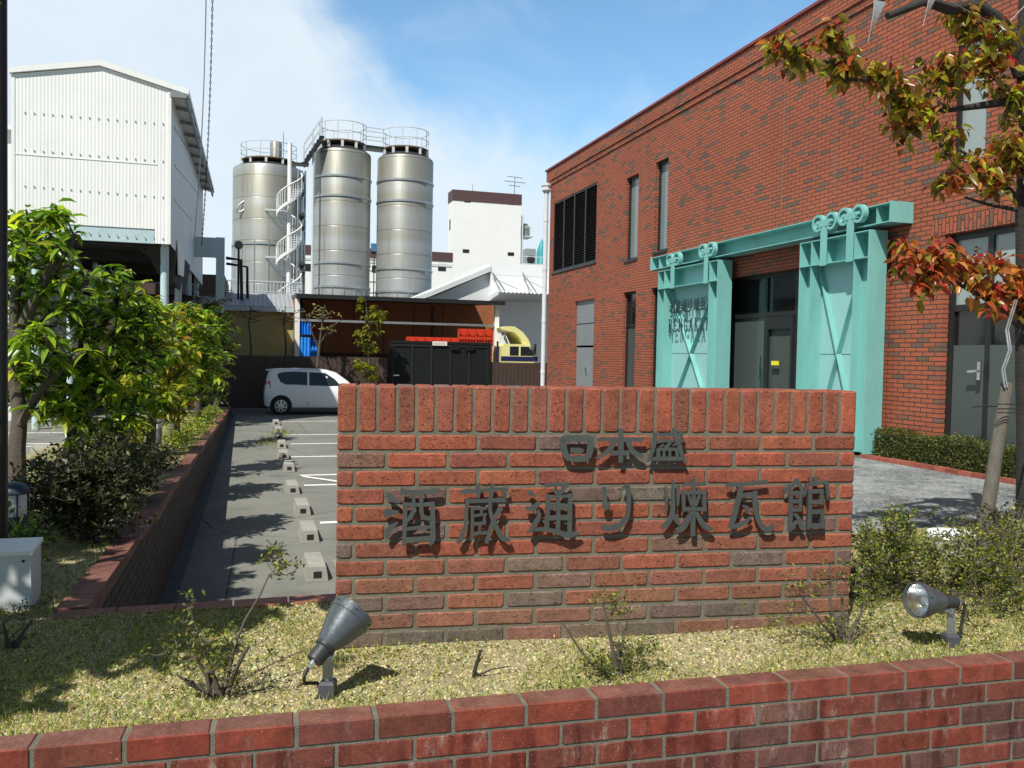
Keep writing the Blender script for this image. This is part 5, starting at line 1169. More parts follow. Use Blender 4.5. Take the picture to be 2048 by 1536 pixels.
# ================================================================== THINGS IN THE CAR PARK
# wheel stops
def make_stop():
    mb = MB(); L, wb, wt, h = .60, .095, .075, .125
    A = [(-wb, 0, 0), (wb, 0, 0), (wb, L, 0), (-wb, L, 0)]; B = [(-wt, .012, h), (wt, .012, h), (wt, L - .012, h), (-wt, L - .012, h)]
    mb.hexa(A, B); o = mb.build('wheel_stop', M['concrete'], org=(0, 0, 0))
    
    for ya_, yb_ in ((-.001, .02), (L - .02, L + .001)): mb = MB(); mb.box(-.034, .034, ya_, yb_, .03, .085); mb.build('lifting_slot', M['hole'], o)
    return o
ORG_STOP = make_stop(); first = True
names = ['nearest to the sign wall', 'second', 'third', 'fourth', 'fifth', 'sixth', 'seventh', 'eighth', 'ninth', 'last, beside the white car']
for k, py in enumerate((1163, 1086, 1032, 989, 944, 919, 897, 880, 866, 851)):
    q = P(640 - (1163 - py) * .29, py, Z=0)
    o = ORG_STOP if first else copy_tree(ORG_STOP); first = False
    o.location = (.55 + random.uniform(-.03, .03), q[1], .002); o.rotation_euler.z = random.uniform(-.03, .03)
    tag(o, ('pale wheel stop, %s in the row receding from the sign wall' % names[k]) if k else 'pale concrete wheel stop nearest to the sign wall, its slot in shade', 'wheel stop', 'concrete wheel stops beside the planter')
for k, (px, py) in enumerate(((60, 938), (122, 905))):
    q = P(px, py, Z=0); o = copy_tree(ORG_STOP); o.location = (q[0], q[1], .002); o.rotation_euler.z = R_(62)
    tag(o, 'low concrete wheel stop behind the left trees, the %s one' % ('nearer' if k == 0 else 'farther'), 'wheel stop', 'wheel stops behind the left trees')

# white hatchback, seen from its near side, rear to the left
CXo, CYo = P(528, 800, Y=27.95)[0], 27.95
car = thing('parked_car', 'small white hatchback parked with its tail beside the planting strip', 'car', (CXo + 1.7, CYo + .72, 0))
def C3(x, y, z): return (CXo + x, CYo + .72 + y, z)
st = [  # x, zlow, zbelt, zroof, hw_low, hw_belt, hw_roof
 (.00, .38, .72, .80, .50, .55, .45), (.03, .28, .90, 1.00, .60, .66, .52), (.09, .24, .96, 1.26, .66, .70, .55), (.16, .22, .97, 1.41, .69, .715, .56), (.34, .20, .965, 1.455, .71, .725, .575),
 (.9, .19, .94, 1.475, .72, .73, .58), (1.5, .19, .915, 1.475, .72, .73, .58), (1.95, .19, .90, 1.44, .72, .73, .57), (2.25, .19, .89, 1.36, .72, .73, .555), (2.62, .20, .885, 1.10, .71, .72, .58), (2.80, .21, .88, .93, .70, .71, .62), (3.15, .23, .80, .83, .66, .68, .56), (3.36, .27, .62, .66, .56, .58, .46), (3.40, .34, .56, .60, .48, .50, .40)]
def sect(s):
    x, zl, zb, zr, hl, hb, hr = s
    half = [(hl * .8, zl), (hl, zl + .06), (hb + .012, (zl + zb) * .52), (hb, zb - .05), (hb - .02, zb), (hr + .02, zr - .07), (hr - .07, zr - .01), (hr * .5, zr + .012)]
    return [C3(x, -y, z) for y, z in half] + [C3(x, y, z) for y, z in reversed(half)]
mb = MB(); n = 16; b = 0
for s in st: mb.v += sect(s)
for i in range(len(st) - 1):
    for k in range(n): mb.f.append((i * n + k, (i + 1) * n + k, (i + 1) * n + (k + 1) % n, i * n + (k + 1) % n)); mb.c.append(None)
mb.f.append(tuple(range(n))); mb.c.append(None); mb.f.append(tuple(reversed(range((len(st) - 1) * n, len(st) * n)))); mb.c.append(None)
body = mb.build('body', M['car_white'], car, smooth=True)
def stat(x):
    for a, b in zip(st, st[1:]):
        if a[0] <= x <= b[0]:
            f = (x - a[0]) / (b[0] - a[0]); return [u + (v - u) * f for u, v in zip(a, b)]
def side(x, z, off=.006):
    _, zl, zb, zr, hl, hb, hr = stat(x); f = (z - zb) / (zr - .07 - zb); y = (hb - .02) + (hr + .02 - hb + .02) * f
    if z < zb: y = hb + .006
    return C3(x, -(y + off), z)
def side_panel(name, poly, m, parent, off=.006):
    mb = MB(); o_ = [side(x, z, off) for x, z in poly]; i_ = [side(x, z, -.03) for x, z in poly]; k = len(poly)
    mb.add(i_ + o_, [tuple(range(k, 2 * k)), tuple(reversed(range(k)))] + [(j, (j + 1) % k, k + (j + 1) % k, k + j) for j in range(k)]); return mb.build(name, m, parent)
def both_x(poly): return poly
side_panel('side_window', [(.42, 1.20), (.50, 1.04), (.68, .965), (1.0, .965), (1.33, .95), (1.33, 1.37), (.9, 1.385), (.55, 1.36), (.40, 1.30)], M['car_glass'], car)
side_panel('side_window', [(1.39, .945), (2.05, .93), (2.40, .935), (2.20, 1.15), (1.90, 1.345), (1.39, 1.37)], M['car_glass'], car)
for px in (1.36,): side_panel('door_joint', [(px - .006, .30), (px + .006, .30), (px + .006, .93), (px - .006, .93)], M['dark_metal'], car, .004)
side_panel('sill_strip', [(.75, .235), (2.5, .235), (2.5, .27), (.75, .27)], M['grey_wall'], car, .002)
for px in (.72, 1.58): side_panel('door_handle', [(px, .76), (px + .20, .765), (px + .20, .80), (px, .795)], M['car_white'], car, .03)
mb = MB(); mb.hexa([C3(.005, -.62, .82), C3(.03, -.66, .82), C3(.20, -.735, .86), C3(.12, -.70, .90)], [C3(.03, -.58, 1.04), C3(.05, -.61, 1.05), C3(.17, -.69, 1.08), C3(.14, -.65, 1.06)]); mb.build('tail_lamp', M['red_lamp'], car)
mb = MB(); mb.hexa([C3(.02, -.50, 1.02), C3(.02, .50, 1.02), C3(.07, .50, 1.02), C3(.07, -.50, 1.02)], [C3(.10, -.44, 1.34), C3(.10, .44, 1.34), C3(.15, .44, 1.34), C3(.15, -.44, 1.34)]); mb.build('rear_window', M['car_glass'], car)
mb = MB(); mb.hexa([C3(.05, -.50, 1.40), C3(.05, .50, 1.40), C3(.4, .52, 1.44), C3(.4, -.52, 1.44)], [C3(.04, -.50, 1.425), C3(.04, .50, 1.425), C3(.4, .52, 1.47), C3(.4, -.52, 1.47)]); mb.build('spoiler', M['car_white'], car)
for x in (.52, 2.78):
    mb = MB(); mb.lathe([(.001, -.012), (.335, -.012), (.335, .05)], C3(x, -.728, .30), (0, 1, 0), 28, cap=False); mb.build('wheel_arch', M['hole'], car)
    for sg in (-1, 1):
        mb = MB(); c = C3(x, sg * .665, .283); ax = (0, sg, 0)
        mb.lathe([(.2, .0), (.27, .0), (.283, .03), (.283, .07), (.27, .09), (.205, .092), (.195, .07), (.001, .06)], c, ax, 30); wl_ = mb.build('wheel', M['tyre'], car, smooth=True)
        mb = MB(); cc = np.array(c) + np.array(ax) * .078; mb.lathe([(.2, 0), (.19, .012), (.06, .022), (.001, .022)], cc, ax, 30); rim = mb.build('rim', M['hubcap'], wl_, smooth=True)
        mb = MB()
        for k in range(7):
            t = 2 * math.pi * k / 7 + .2; p = cc + np.array([math.cos(t) * .13, sg * .0178, math.sin(t) * .13]); r_ = np.array([math.cos(t), 0, math.sin(t)]); tn = np.array([-math.sin(t), 0, math.cos(t)])
            mb.hexa([p - r_ * .036 - tn * .015 - np.array(ax) * .006, p + r_ * .036 - tn * .034 - np.array(ax) * .006, p + r_ * .036 + tn * .034 - np.array(ax) * .006, p - r_ * .036 + tn * .015 - np.array(ax) * .006], [p - r_ * .036 - tn * .015 + np.array(ax) * .004, p + r_ * .036 - tn * .034 + np.array(ax) * .0015, p + r_ * .036 + tn * .034 + np.array(ax) * .0015, p - r_ * .036 + tn * .015 + np.array(ax) * .004])
        mb.build('rim_opening', M['hole'], rim)
mb = MB(); mb.box(CXo + 2.35, CXo + 2.47, CYo - .16, CYo - .0, .93, 1.05); mb.build('mirror', M['car_white'], car)

# ================================================================== LIGHTS AND BOXES IN THE PLANTING STRIP
def bollard(px, pyb, pyt, wpx, z0, label, Yv=None):
    q = P(px, pyb, Z=z0); h = P(px, pyt, Y=q[1])[2] - z0; r = wpx / FPX * np.linalg.norm(q[:2]) / 2 * .96
    t = thing('bollard_light', label, 'bollard light', (q[0], q[1], z0), 'bollard lights in the planting strip')
    mt = 'bollard_navy' if wpx > 40 else 'bollard'
    mb = MB(); mb.lathe([(r * .93, -.15), (r * .93, h * .52), (r * .97, h * .53), (r * .97, h * .57), (.01, h * .57)], (q[0], q[1], z0), n=28); mb.build('post', M[mt], t, smooth=True)
    mb = MB(); mb.lathe([(r * .82, h * .572), (r * .82, h * .848)], (q[0], q[1], z0), n=28); mb.build('lens', M['lens'], t, smooth=True)
    mb = MB(); mb.lathe([(r, h * .85), (r * 1.03, h * .86), (r * .98, h * .90), (r * .72, h * .96), (r * .25, h), (.01, h)], (q[0], q[1], z0), n=28); mb.build('cap', M[mt], t, smooth=True)
    mb = MB()
    for k in range(4): th = k * math.pi / 2 + .5; mb.tube([(q[0] + r * .9 * math.cos(th), q[1] + r * .9 * math.sin(th), z0 + h * .56), (q[0] + r * .9 * math.cos(th), q[1] + r * .9 * math.sin(th), z0 + h * .87)], r * .07, 5)
    mb.build('guard_bar', M[mt], t)
bollard(26, 1120, 963, 54, .85, 'navy bollard light with a domed cap beside the white cabinet')
bollard(311, 886, 834, 25, .70, 'pale grey bollard light among the shrubs of the planting strip')
q = P(35, 1205, Z=.85); t = thing('utility_cabinet', 'small white cabinet with a sloping lid standing on the grass', 'cabinet', (q[0], q[1], .85))
xL, xR = P(-45, 1190, Y=4.15)[0], P(62, 1195, Y=4.15)[0]; zt_ = P(50, 1108, Y=4.15)[2]
mb = MB(); mb.hexa([(xL, 4.15, .84), (xR, 4.15, .84), (xR, 4.33, .84), (xL, 4.33, .84)], [(xL, 4.15, zt_ - .004), (xR, 4.15, zt_ - .004), (xR, 4.33, zt_ + .015), (xL, 4.33, zt_ + .015)]); mb.build('casing', M['grey_wall'], t)  # greyer casing under a white lid: the front's shade put into paint
mb = MB(); mb.hexa([(xL - .008, 4.138, zt_ - .003), (xR + .008, 4.138, zt_ - .003), (xR + .008, 4.34, zt_ + .016), (xL - .008, 4.34, zt_ + .016)], [(xL - .008, 4.138, zt_ + .015), (xR + .008, 4.138, zt_ + .015), (xR + .008, 4.34, zt_ + .034), (xL - .008, 4.34, zt_ + .034)]); mb.build('lid', M['white_paint'], t)
mb = MB(); mb.lathe([(.006, 0), (.006, .006)], (xR - .03, 4.15, zt_ - .03), (0, -1, 0), 10); mb.build('screw', M['dark_metal'], t)
q = P(4, 1085, Z=.85); mb = MB(); yq = 4.62; rr = 13 / FPX * 4.7; xq = P(16, 500, Y=yq)[0] - rr
mb.tube([(xq, yq, .82), (xq - .004, yq, 5.2)], rr, 20); tag(mb.build('black_pole', M['black_pole'], smooth=True), 'tall plain black pole rising along the left side', 'pole')

# ================================================================== SPOTLIGHTS
CAMR, CAMU, CAMF = ROT[:, 0], -ROT[:, 1], ROT[:, 2]
def spotlight(base, head_c, axis, L, rm, label, z0):
    """axis points out of the mouth; head_c = middle of the head"""
    axis = unit(axis); t = thing('spotlight', label, 'spotlight', tuple(base), 'garden spotlights in the front bed')
    tail = head_c - axis * L * .55
    mb = MB(); prof = [(rm * .42, L * .34), (rm * .50, L * .40), (rm * .62, L * .52), (rm * .80, L * .74), (rm * .93, L * .92), (rm * .955, L * .945), (rm, L * .95), (rm * 1.0, L * 1.12), (rm * .95, L * 1.12), (rm * .93, L * .97), (rm * .5, L * .45), (.001, L * .44)]
    mb.lathe(prof, tail, axis, 40, cap=False); sh_ = mb.build('shade', M['spot'], t, smooth=True)
    mb = MB(); mb.lathe([(rm * .915, L * 1.04), (rm * .80, L * .86), (rm * .55, L * .68), (rm * .2, L * .60), (.001, L * .59)], tail, axis, 36, cap=False); mb.build('reflector', M['reflector'], sh_, smooth=True)
    mb = MB(); mb.lathe([(.001, L * 1.085), (rm * .94, L * 1.085), (rm * .94, L * 1.10)], tail, axis, 36, cap=False)
    g = mb.build('lens_rim', M['chrome'], sh_) if False else None
    mb = MB(); mb.lathe([(.012, L * .60), (.016, L * .66), (.020, L * .76), (.012, L * .80), (.001, L * .80)], tail, axis, 16); mb.build('bulb', M['lens'], sh_, smooth=True)
    u, v, d = frame_of(axis)
    for k in range(6): a = k * math.pi / 3 + .4; p = tail + axis * L * 1.04 + (u * math.cos(a) + v * math.sin(a)) * rm * .995; mb = MB(); mb.lathe([(.003, 0), (.003, .003)], p, (u * math.cos(a) + v * math.sin(a)), 6); mb.build('screw', M['hole'], sh_)
    mb = MB(); mb.lathe([(rm * .36, 0), (rm * .38, .01), (rm * .38, L * .26), (rm * .46, L * .28), (rm * .46, L * .34), (.01, L * .345)], tail, axis, 28); bt = mb.build('lamp_holder', M['spot_dark'], t, smooth=True)
    u, v, d = frame_of(axis); g0 = tail + axis * .002 - np.array([0, 0, 1]) * 0
    mb = MB(); mb.lathe([(.011, 0), (.011, -.018), (.008, -.02), (.008, -.03)], g0, axis, 10); mb.build('cable_gland', M['chrome'], bt)
    j = tail + axis * L * .26 - u * 0; top = np.array([base[0], base[1], z0 + .135]) ; jj = tail + axis * L * .30 + np.array([0, 0, -rm * .44])
    mb = MB(); mb.bar(np.array(base) + (0, 0, .04), (base[0], base[1], jj[2] - .004), .034, .008, up=(0, 1, 0)); mb.bar((base[0], base[1], jj[2] - .005), jj + (0, 0, .004), .03, .03, up=(0, 1, 0)); mb.lathe([(.017, -.026), (.02, -.024), (.02, .024), (.017, .026)], jj, CAMR * .9 + CAMF * .5, 14); mb.build('bracket', M['steel'], t)
    mb = MB(); bx = np.array(base); s = .026
    ring_ = lambda k, z: [bx + CAMRx * a * k + CAMFx * b_ * k + np.array([0, 0, z]) for a, b_ in ((-1, -1), (1, -1), (1, 1), (-1, 1))]
    CAMRx = unit([CAMR[0], CAMR[1], 0]); CAMFx = unit([CAMF[0], CAMF[1], 0])
    mb.hexa(ring_(s * .9, -.06), ring_(s, .05)); mb.hexa(ring_(s * .98, .0505), ring_(s * .8, .06)); mb.build('ground_box', M['spot_box'], t)
    e = g0 - axis * .03; mb = MB(); side_ = -CAMRx if axis @ CAMR > 0 else CAMRx
    mb.tube([e, e - axis * .02 + np.array([0, 0, -.01]), e + side_ * .012 + np.array([0, 0, -.05]), bx + side_ * .035 + np.array([0, 0, .05]), bx + side_ * .02 + np.array([0, 0, .03])], .006, 8); mb.build('cable', M['rubber'], t, smooth=True)
b1 = P(655, 1396, Z=.866); dep1 = b1[1]
h1 = P(668, 1272, Y=b1[1] + .01)
spotlight(b1, h1, CAMR * .50 + CAMU * .60 + CAMF * .58, .185, .077, 'grey bell-shaped spotlight left of the sign wall, tilted up towards it', .866)
b2 = P(1900, 1296, Z=.866); h2 = P(1872, 1202, Y=b2[1])
spotlight(b2, h2, CAMR * -.93 + CAMU * .12 + CAMF * -.30, .178, .069, 'grey bell-shaped spotlight among the azaleas, its bright reflector facing left', .866)

# ================================================================== FOLIAGE
def frames(D, up=None):
    D = D / np.linalg.norm(D, axis=1, keepdims=True)
    up = np.tile([0, 0, 1.], (len(D), 1)) if up is None else up
    S = np.cross(D, up); n = np.linalg.norm(S, axis=1, keepdims=True); S = np.where(n > 1e-3, S / np.maximum(n, 1e-6), [1, 0, 0]); return D, S, np.cross(S, D)
def leaf_mesh(name, B, D, Lg, Wd, cols, mt, parent=None, org=(0, 0, 0), droop=.25, roll=.5, fold=.18):
    """each leaf: 8 points, 3+3 quads along a midrib; B base, D direction, Lg length, Wd width"""
    n = len(B); D, S, N = frames(np.asarray(D, float))
    a = rng.normal(0, roll, (n, 1)); S2 = S * np.cos(a) + N * np.sin(a); N2 = np.cross(S2, D)
    Lg = np.asarray(Lg)[:, None]; Wd = np.asarray(Wd)[:, None]; dr = np.array([0, 0, -1.]) * droop
    def at(f, s, lift): return B + D * Lg * f + dr * Lg * f * f + S2 * Wd * s + N2 * Wd * lift
    V = np.stack([at(0, 0, 0), at(.30, 0, 0), at(.68, 0, 0), at(1.0, 0, 0), at(.28, -.48, fold), at(.66, -.40, fold * .9), at(.28, .48, fold), at(.66, .40, fold * .9)], 1).reshape(-1, 3)
    q = np.array([[0, 1, 4, 4], [4, 1, 2, 5], [5, 2, 3, 3], [0, 6, 1, 1], [1, 6, 7, 2], [2, 7, 3, 3]])
    # triangles are written as triangles
    tri = np.array([[0, 1, 4], [4, 1, 2], [4, 2, 5], [5, 2, 3], [0, 6, 1], [1, 6, 7], [1, 7, 2], [2, 7, 3]])
    F = (np.arange(n)[:, None, None] * 8 + tri[None]).reshape(-1, 3)
    return np_mesh(name, mt, V, F, np.repeat(cols, 8, axis=0), parent, org)
def small_leaves(name, B, D, Lg, Wd, cols, mt, parent=None, org=(0, 0, 0), roll=.9):
    n = len(B); D, S, N = frames(np.asarray(D, float)); a = rng.normal(0, roll, (n, 1)); S2 = S * np.cos(a) + N * np.sin(a)
    Lg = np.asarray(Lg)[:, None]; Wd = np.asarray(Wd)[:, None]
    V = np.stack([B, B + D * Lg * .55 - S2 * Wd * .5, B + D * Lg, B + D * Lg * .55 + S2 * Wd * .5], 1).reshape(-1, 3)
    F = np.arange(n * 4).reshape(-1, 4); return np_mesh(name, mt, V, F, cols, parent, org)
def palette(n, pal, w=None, v=.22):
    p = np.array(pal); c = p[rng.choice(len(p), n, p=w)]; return np.clip(c * (1 + rng.normal(0, v, (n, 1))) * (1 + rng.normal(0, .08, (n, 3))), .004, .95)
def dirs(n, zlo=-.3, zhi=1.0):
    t = rng.uniform(0, 2 * math.pi, n); z = rng.uniform(zlo, zhi, n); r = np.sqrt(np.maximum(1 - np.clip(z, -1, 1) ** 2, .02)); return np.stack([r * np.cos(t), r * np.sin(t), z], 1)
def blob_points(blobs, shell=.55):
    out = []   # ragged: some shoots stand well out of the mass
    for c, r, n in blobs:
        d = rng.normal(0, 1, (n, 3)); d /= np.linalg.norm(d, axis=1, keepdims=True); k = (shell + (1 - shell) * rng.uniform(0, 1, (n, 1))) * rng.choice([1, 1, 1, .55], (n, 1)); k = k * np.where(rng.uniform(0, 1, (n, 1)) < .12, 1.32, 1.0); out.append(np.array(c) + d * k * np.array(r))
    return np.concatenate(out)
def branch_net(mb, limbs, targets, r_tip, n=4):
    """limbs: [(points, radii)]; each target is joined to its nearest limb point by a bent twig"""
    pool = []
    for pts, rad in limbs:
        mb.tube(pts, rad, 9)
        for a, b in zip(pts, pts[1:]):
            for t in np.linspace(.3, 1, 4): pool.append(np.asarray(a) * (1 - t) + np.asarray(b) * t)
    pool = np.array(pool); done = []
    order = np.argsort([np.min(np.linalg.norm(pool - t, axis=1)) for t in targets])
    for i in order:
        t = targets[i]; dd_ = np.linalg.norm(pool - t, axis=1) + np.maximum(pool[:, 2] - t[2], 0) * 1.2; p = pool[np.argmin(dd_)]
        m = (p + t) / 2 + np.array([0, 0, -.08 * np.linalg.norm(t - p)]) + rng.normal(0, .04, 3) * np.linalg.norm(t - p)
        mb.tube([p, m, t], [r_tip * 1.7, r_tip * 1.2, r_tip], n, cap=False); pool = np.vstack([pool, [m], [t * .7 + m * .3]])
def whorl_tree(name, label, cat, base, limbs, blobs, nl, L, ratio, pal, wts=None, droop=.35, twig=.006, mt='leaf', bark='bark', group=None, zlo=-.55, zhi=.65, shell=.35):
    t = thing(name, label, cat, tuple(base), group); tg = blob_points(blobs, shell); mb = MB(); branch_net(mb, limbs, tg, twig); mb.build('trunk', M[bark], t, smooth=True)
    n = len(tg) * nl; D = dirs(n, zlo, zhi); B = np.repeat(tg, nl, axis=0) + D * L * .06 + rng.normal(0, L * .10, (n, 3)) * [1, 1, .8]
    Lg = L * rng.uniform(.6, 1.15, n); leaf_mesh('crown', B, D, Lg, Lg * ratio * rng.uniform(.85, 1.15, n), palette(n, pal, wts), M[mt], t, droop=droop); return t
GREEN = [(.10, .19, .02), (.17, .28, .028), (.28, .38, .036), (.05, .10, .013), (.44, .48, .05)]
YG = [(.20, .27, .025), (.32, .35, .03), (.10, .17, .018), (.42, .40, .04), (.06, .10, .014)]
def B_(px, py, Y, rx, ry, n, ryd=None):
    c = P(px, py, Y=Y); k = np.linalg.norm(c - CAMP) / FPX; return (c, (rx * k, (ryd or rx) * k * .8, ry * k), n)
def L_(pts, Y0, r0, r1):
    """pixel polyline with its own distances"""
    out = [P(p[0], p[1], Y=(p[2] if len(p) > 2 else Y0)) for p in pts]; return (out, list(np.linspace(r0, r1, len(out))))
strip_grp = 'broad-leaved trees in the planting strip'
# the two large-leaved trees at the left
b = P(36, 968, Y=8.3); b[2] = .72
whorl_tree('broadleaf_tree', 'large-leaved tree with a leaning forked trunk, leftmost in the planting strip', 'tree', b,
  [([b, P(34, 900, Y=8.3), P(40, 830, Y=8.35), P(30, 760, Y=8.4), P(28, 680, Y=8.4), P(30, 600, Y=8.4), P(50, 520, Y=8.4), P(70, 450, Y=8.4)], [.075, .07, .064, .056, .048, .04, .03, .02]),
   L_([(40, 850), (75, 790), (118, 742), (170, 700)], 8.3, .04, .02), L_([(34, 690), (60, 620), (90, 560), (120, 500)], 8.3, .06, .03), L_([(90, 560), (120, 530), (150, 470)], 8.3, .035, .02)],
  [B_(80, 490, 8.3, 85, 70, 38), B_(120, 575, 8.5, 85, 75, 34), B_(40, 590, 8.6, 55, 80, 26), B_(95, 690, 8.2, 85, 80, 30), B_(110, 440, 8.3, 50, 32, 12), B_(60, 760, 8.6, 60, 55, 26), B_(110, 820, 8.4, 55, 40, 20), B_(40, 440, 8.5, 30, 30, 8)], 8, .175, .30, GREEN, [.25, .3, .2, .1, .15], .40, .008, 'leaf_gloss', group=strip_grp)
b = P(148, 950, Y=8.9); b[2] = .72
whorl_tree('broadleaf_tree', 'large-leaved tree with a dark straight trunk behind the round dark azalea', 'tree', b,
  [([b, P(150, 880, Y=8.9), P(158, 800, Y=8.9), P(165, 740, Y=8.9), P(168, 660, Y=8.9)], [.088, .082, .078, .06, .04]), L_([(158, 800), (200, 760), (250, 735), (300, 720)], 8.9, .05, .022), L_([(165, 740), (200, 660), (230, 600), (250, 560)], 8.9, .05, .02), L_([(155, 800), (120, 760), (90, 720)], 8.9, .04, .02), L_([(165, 850), (210, 852), (245, 860)], 8.8, .022, .012)],
  [B_(230, 595, 8.9, 95, 65, 38), B_(190, 660, 8.8, 100, 75, 36), B_(275, 710, 8.9, 78, 75, 32), B_(150, 760, 8.7, 85, 65, 26), B_(245, 800, 8.8, 70, 60, 26), B_(290, 620, 9.2, 40, 40, 14), B_(190, 850, 8.7, 50, 35, 14)], 8, .165, .32, GREEN, [.3, .3, .15, .15, .1], .40, .008, 'leaf_gloss', 'bark_dark', group=strip_grp)
b = P(300, 890, Y=11.6); b[2] = .66
whorl_tree('broadleaf_tree', 'yellowish green young tree beside the pale bollard light', 'tree', b, [([b, P(305, 830, Y=11.6), P(312, 760, Y=11.7), P(318, 690, Y=11.7)], [.06, .055, .045, .03]), L_([(308, 800), (345, 760), (375, 730)], 11.7, .03, .015), L_([(312, 760), (280, 720), (260, 690)], 11.6, .03, .015)],
  [B_(310, 690, 11.6, 75, 65, 52), B_(270, 780, 11.3, 60, 55, 30), B_(350, 720, 11.8, 60, 50, 26), B_(300, 640, 11.8, 55, 45, 22), B_(250, 860, 11.2, 45, 32, 24), B_(330, 800, 11.4, 50, 45, 24)], 10, .17, .36, [(.20, .26, .025), (.34, .35, .03), (.46, .42, .04), (.10, .15, .018), (.38, .17, .035)], [.3, .3, .15, .2, .05], .35, .006, group=strip_grp)
b = P(350, 850, Y=14.0); b[2] = .60
whorl_tree('broadleaf_tree', 'green tree with orange new leaves in the middle of the planting strip', 'tree', b, [([b, P(350, 800, Y=14), P(352, 740, Y=14), P(362, 660, Y=14)], [.08, .07, .055, .03]), L_([(350, 790), (325, 812), (310, 822)], 13.6, .04, .02), L_([(352, 740), (385, 700), (400, 680)], 14.2, .035, .015)],
  [B_(365, 650, 14, 70, 55, 80), B_(390, 720, 14.2, 62, 60, 70), B_(340, 760, 13.6, 55, 40, 26), B_(395, 640, 14.6, 40, 40, 22)], 10, .15, .38, GREEN + [(.45, .15, .03)], [.2, .26, .2, .08, .16, .10], .3, .006, group=strip_grp)
b = P(395, 835, Y=18.5); b[2] = .50
whorl_tree('broadleaf_tree', 'dark green shrubby tree far along the planting strip', 'tree', b, [([b, P(397, 780, Y=18.5), P(402, 700, Y=18.5)], [.08, .07, .04])],
  [B_(415, 690, 18.5, 45, 62, 110), B_(400, 760, 18.0, 45, 50, 60), B_(430, 640, 18.8, 34, 36, 40)], 9, .13, .42, [(.05, .09, .014), (.09, .14, .02), (.16, .21, .028), (.03, .055, .010)], [.35, .3, .15, .2], .3, .006, group=strip_grp)
b = P(432, 830, Y=24); b[2] = .38
whorl_tree('broadleaf_tree', 'rounded green tree with bronze tips at the far end of the planting strip', 'tree', b, [([b, P(434, 770, Y=24), P(438, 690, Y=24)], [.08, .07, .04])],
  [B_(440, 690, 24, 32, 60, 120), B_(432, 760, 23.5, 30, 48, 60), B_(415, 620, 24, 26, 24, 40)], 9, .13, .45, [(.08, .12, .016), (.05, .085, .012), (.16, .19, .028), (.22, .10, .035)], [.35, .35, .18, .12], .3, .006, group=strip_grp)
b = P(420, 800, Y=27); b[2] = .3
whorl_tree('bronze_tree', 'small bronze-leaved tree in front of the raised warehouse posts', 'tree', b, [([b, P(418, 720, Y=27), P(420, 640, Y=27)], [.07, .06, .03])], [B_(425, 625, 27, 45, 36, 46), B_(395, 600, 27, 24, 24, 16)], 8, .14, .4, [(.10, .05, .03), (.14, .085, .03), (.06, .05, .02), (.20, .13, .04)], None, .3, .006)
# thin trees by the back fence
b = P(622, 740, Y=29.6); b[2] = 0
whorl_tree('bare_tree', 'thin almost bare tree with a few pale buds before the brown fence', 'tree', b, [L_([(632, 770), (636, 720), (640, 680), (646, 640), (650, 610)], 29.6, .06, .02), L_([(638, 690), (660, 655), (684, 640)], 29.6, .03, .012), L_([(638, 700), (622, 660), (610, 622)], 29.6, .03, .012)], [B_(640, 630, 29.6, 45, 26, 40), B_(660, 660, 29.6, 30, 20, 14)], 2, .13, .5, [(.42, .34, .14), (.5, .42, .22), (.25, .22, .08)], None, .2, .010)
b = P(738, 745, Y=29.4); b[2] = 0
whorl_tree('young_tree', 'slender yellow-green young tree standing before the charcoal gate', 'tree', b, [L_([(737, 790), (738, 740), (737, 690), (735, 640), (732, 605)], 29.4, .06, .02), L_([(737, 680), (760, 640), (768, 622)], 29.4, .03, .012), L_([(737, 700), (712, 680)], 29.4, .025, .012)], [B_(752, 640, 29.4, 22, 30, 46), B_(722, 670, 29.4, 20, 16, 16), B_(738, 690, 29.4, 16, 26, 12), B_(720, 730, 29.4, 20, 18, 18), B_(742, 750, 29.4, 22, 20, 20), B_(722, 608, 29.4, 8, 14, 8)], 9, .17, .5, [(.22, .22, .025), (.32, .28, .03), (.13, .14, .02)], None, .25, .009)
for px, lb in ((500, 'small bare sapling left of the shed, before the olive wall'), (570, 'small bare sapling right under the shed roof corner')):
    b = P(px, 720, Y=31.5 if px > 520 else 30.0); b[2] = 0; Yb = 31.5
    whorl_tree('bare_sapling', lb, 'sapling', b, [L_([(px, 740), (px + 2, 690), (px - 2, 650), (px + 1, 612)], Yb, .05, .015)], [B_(px, 630, Yb, 30, 22, 26)], 2, .09, .5, [(.20, .12, .06), (.14, .10, .04)], None, .2, .010)

# azaleas
AZ = [(.075, .11, .014), (.14, .17, .02), (.23, .24, .026), (.04, .06, .010), (.32, .31, .045), (.08, .055, .018)]
AZW = [.28, .26, .18, .14, .08, .06]
def shrub(label, base, tips, nl, L, pal=AZ, wts=AZW, stem=.004, name='azalea_shrub', cat='shrub', group=None, extra_limbs=(), ratio=.42, spread=.5, mt='leaf_small', stems=6, up=.2):
    t = thing(name, label, cat, tuple(base), group); base = np.array(base); mb = MB(); limbs = []
    for k in range(stems):
        tip = tips[rng.integers(len(tips))]; m = base * .5 + tip * .5 + rng.normal(0, .02, 3); limbs.append(([base + rng.normal(0, .012, 3) * [1, 1, 0] - [0, 0, .03], m * .55 + base * .45, m], [stem * 2.2, stem * 1.8, stem * 1.2]))
    for l in extra_limbs: limbs.append(l)
    branch_net(mb, limbs, tips, stem * .32, 3); mb.build('stems', M['twig'], t)
    n = len(tips) * nl; D = dirs(n, -.2 + up, .9); B = np.repeat(tips, nl, axis=0) + rng.normal(0, L * spread, (n, 3)); Lg = L * rng.uniform(.6, 1.2, n)
    small_leaves('foliage', B, D, Lg, Lg * ratio, palette(n, pal, wts), M[mt], t); return t
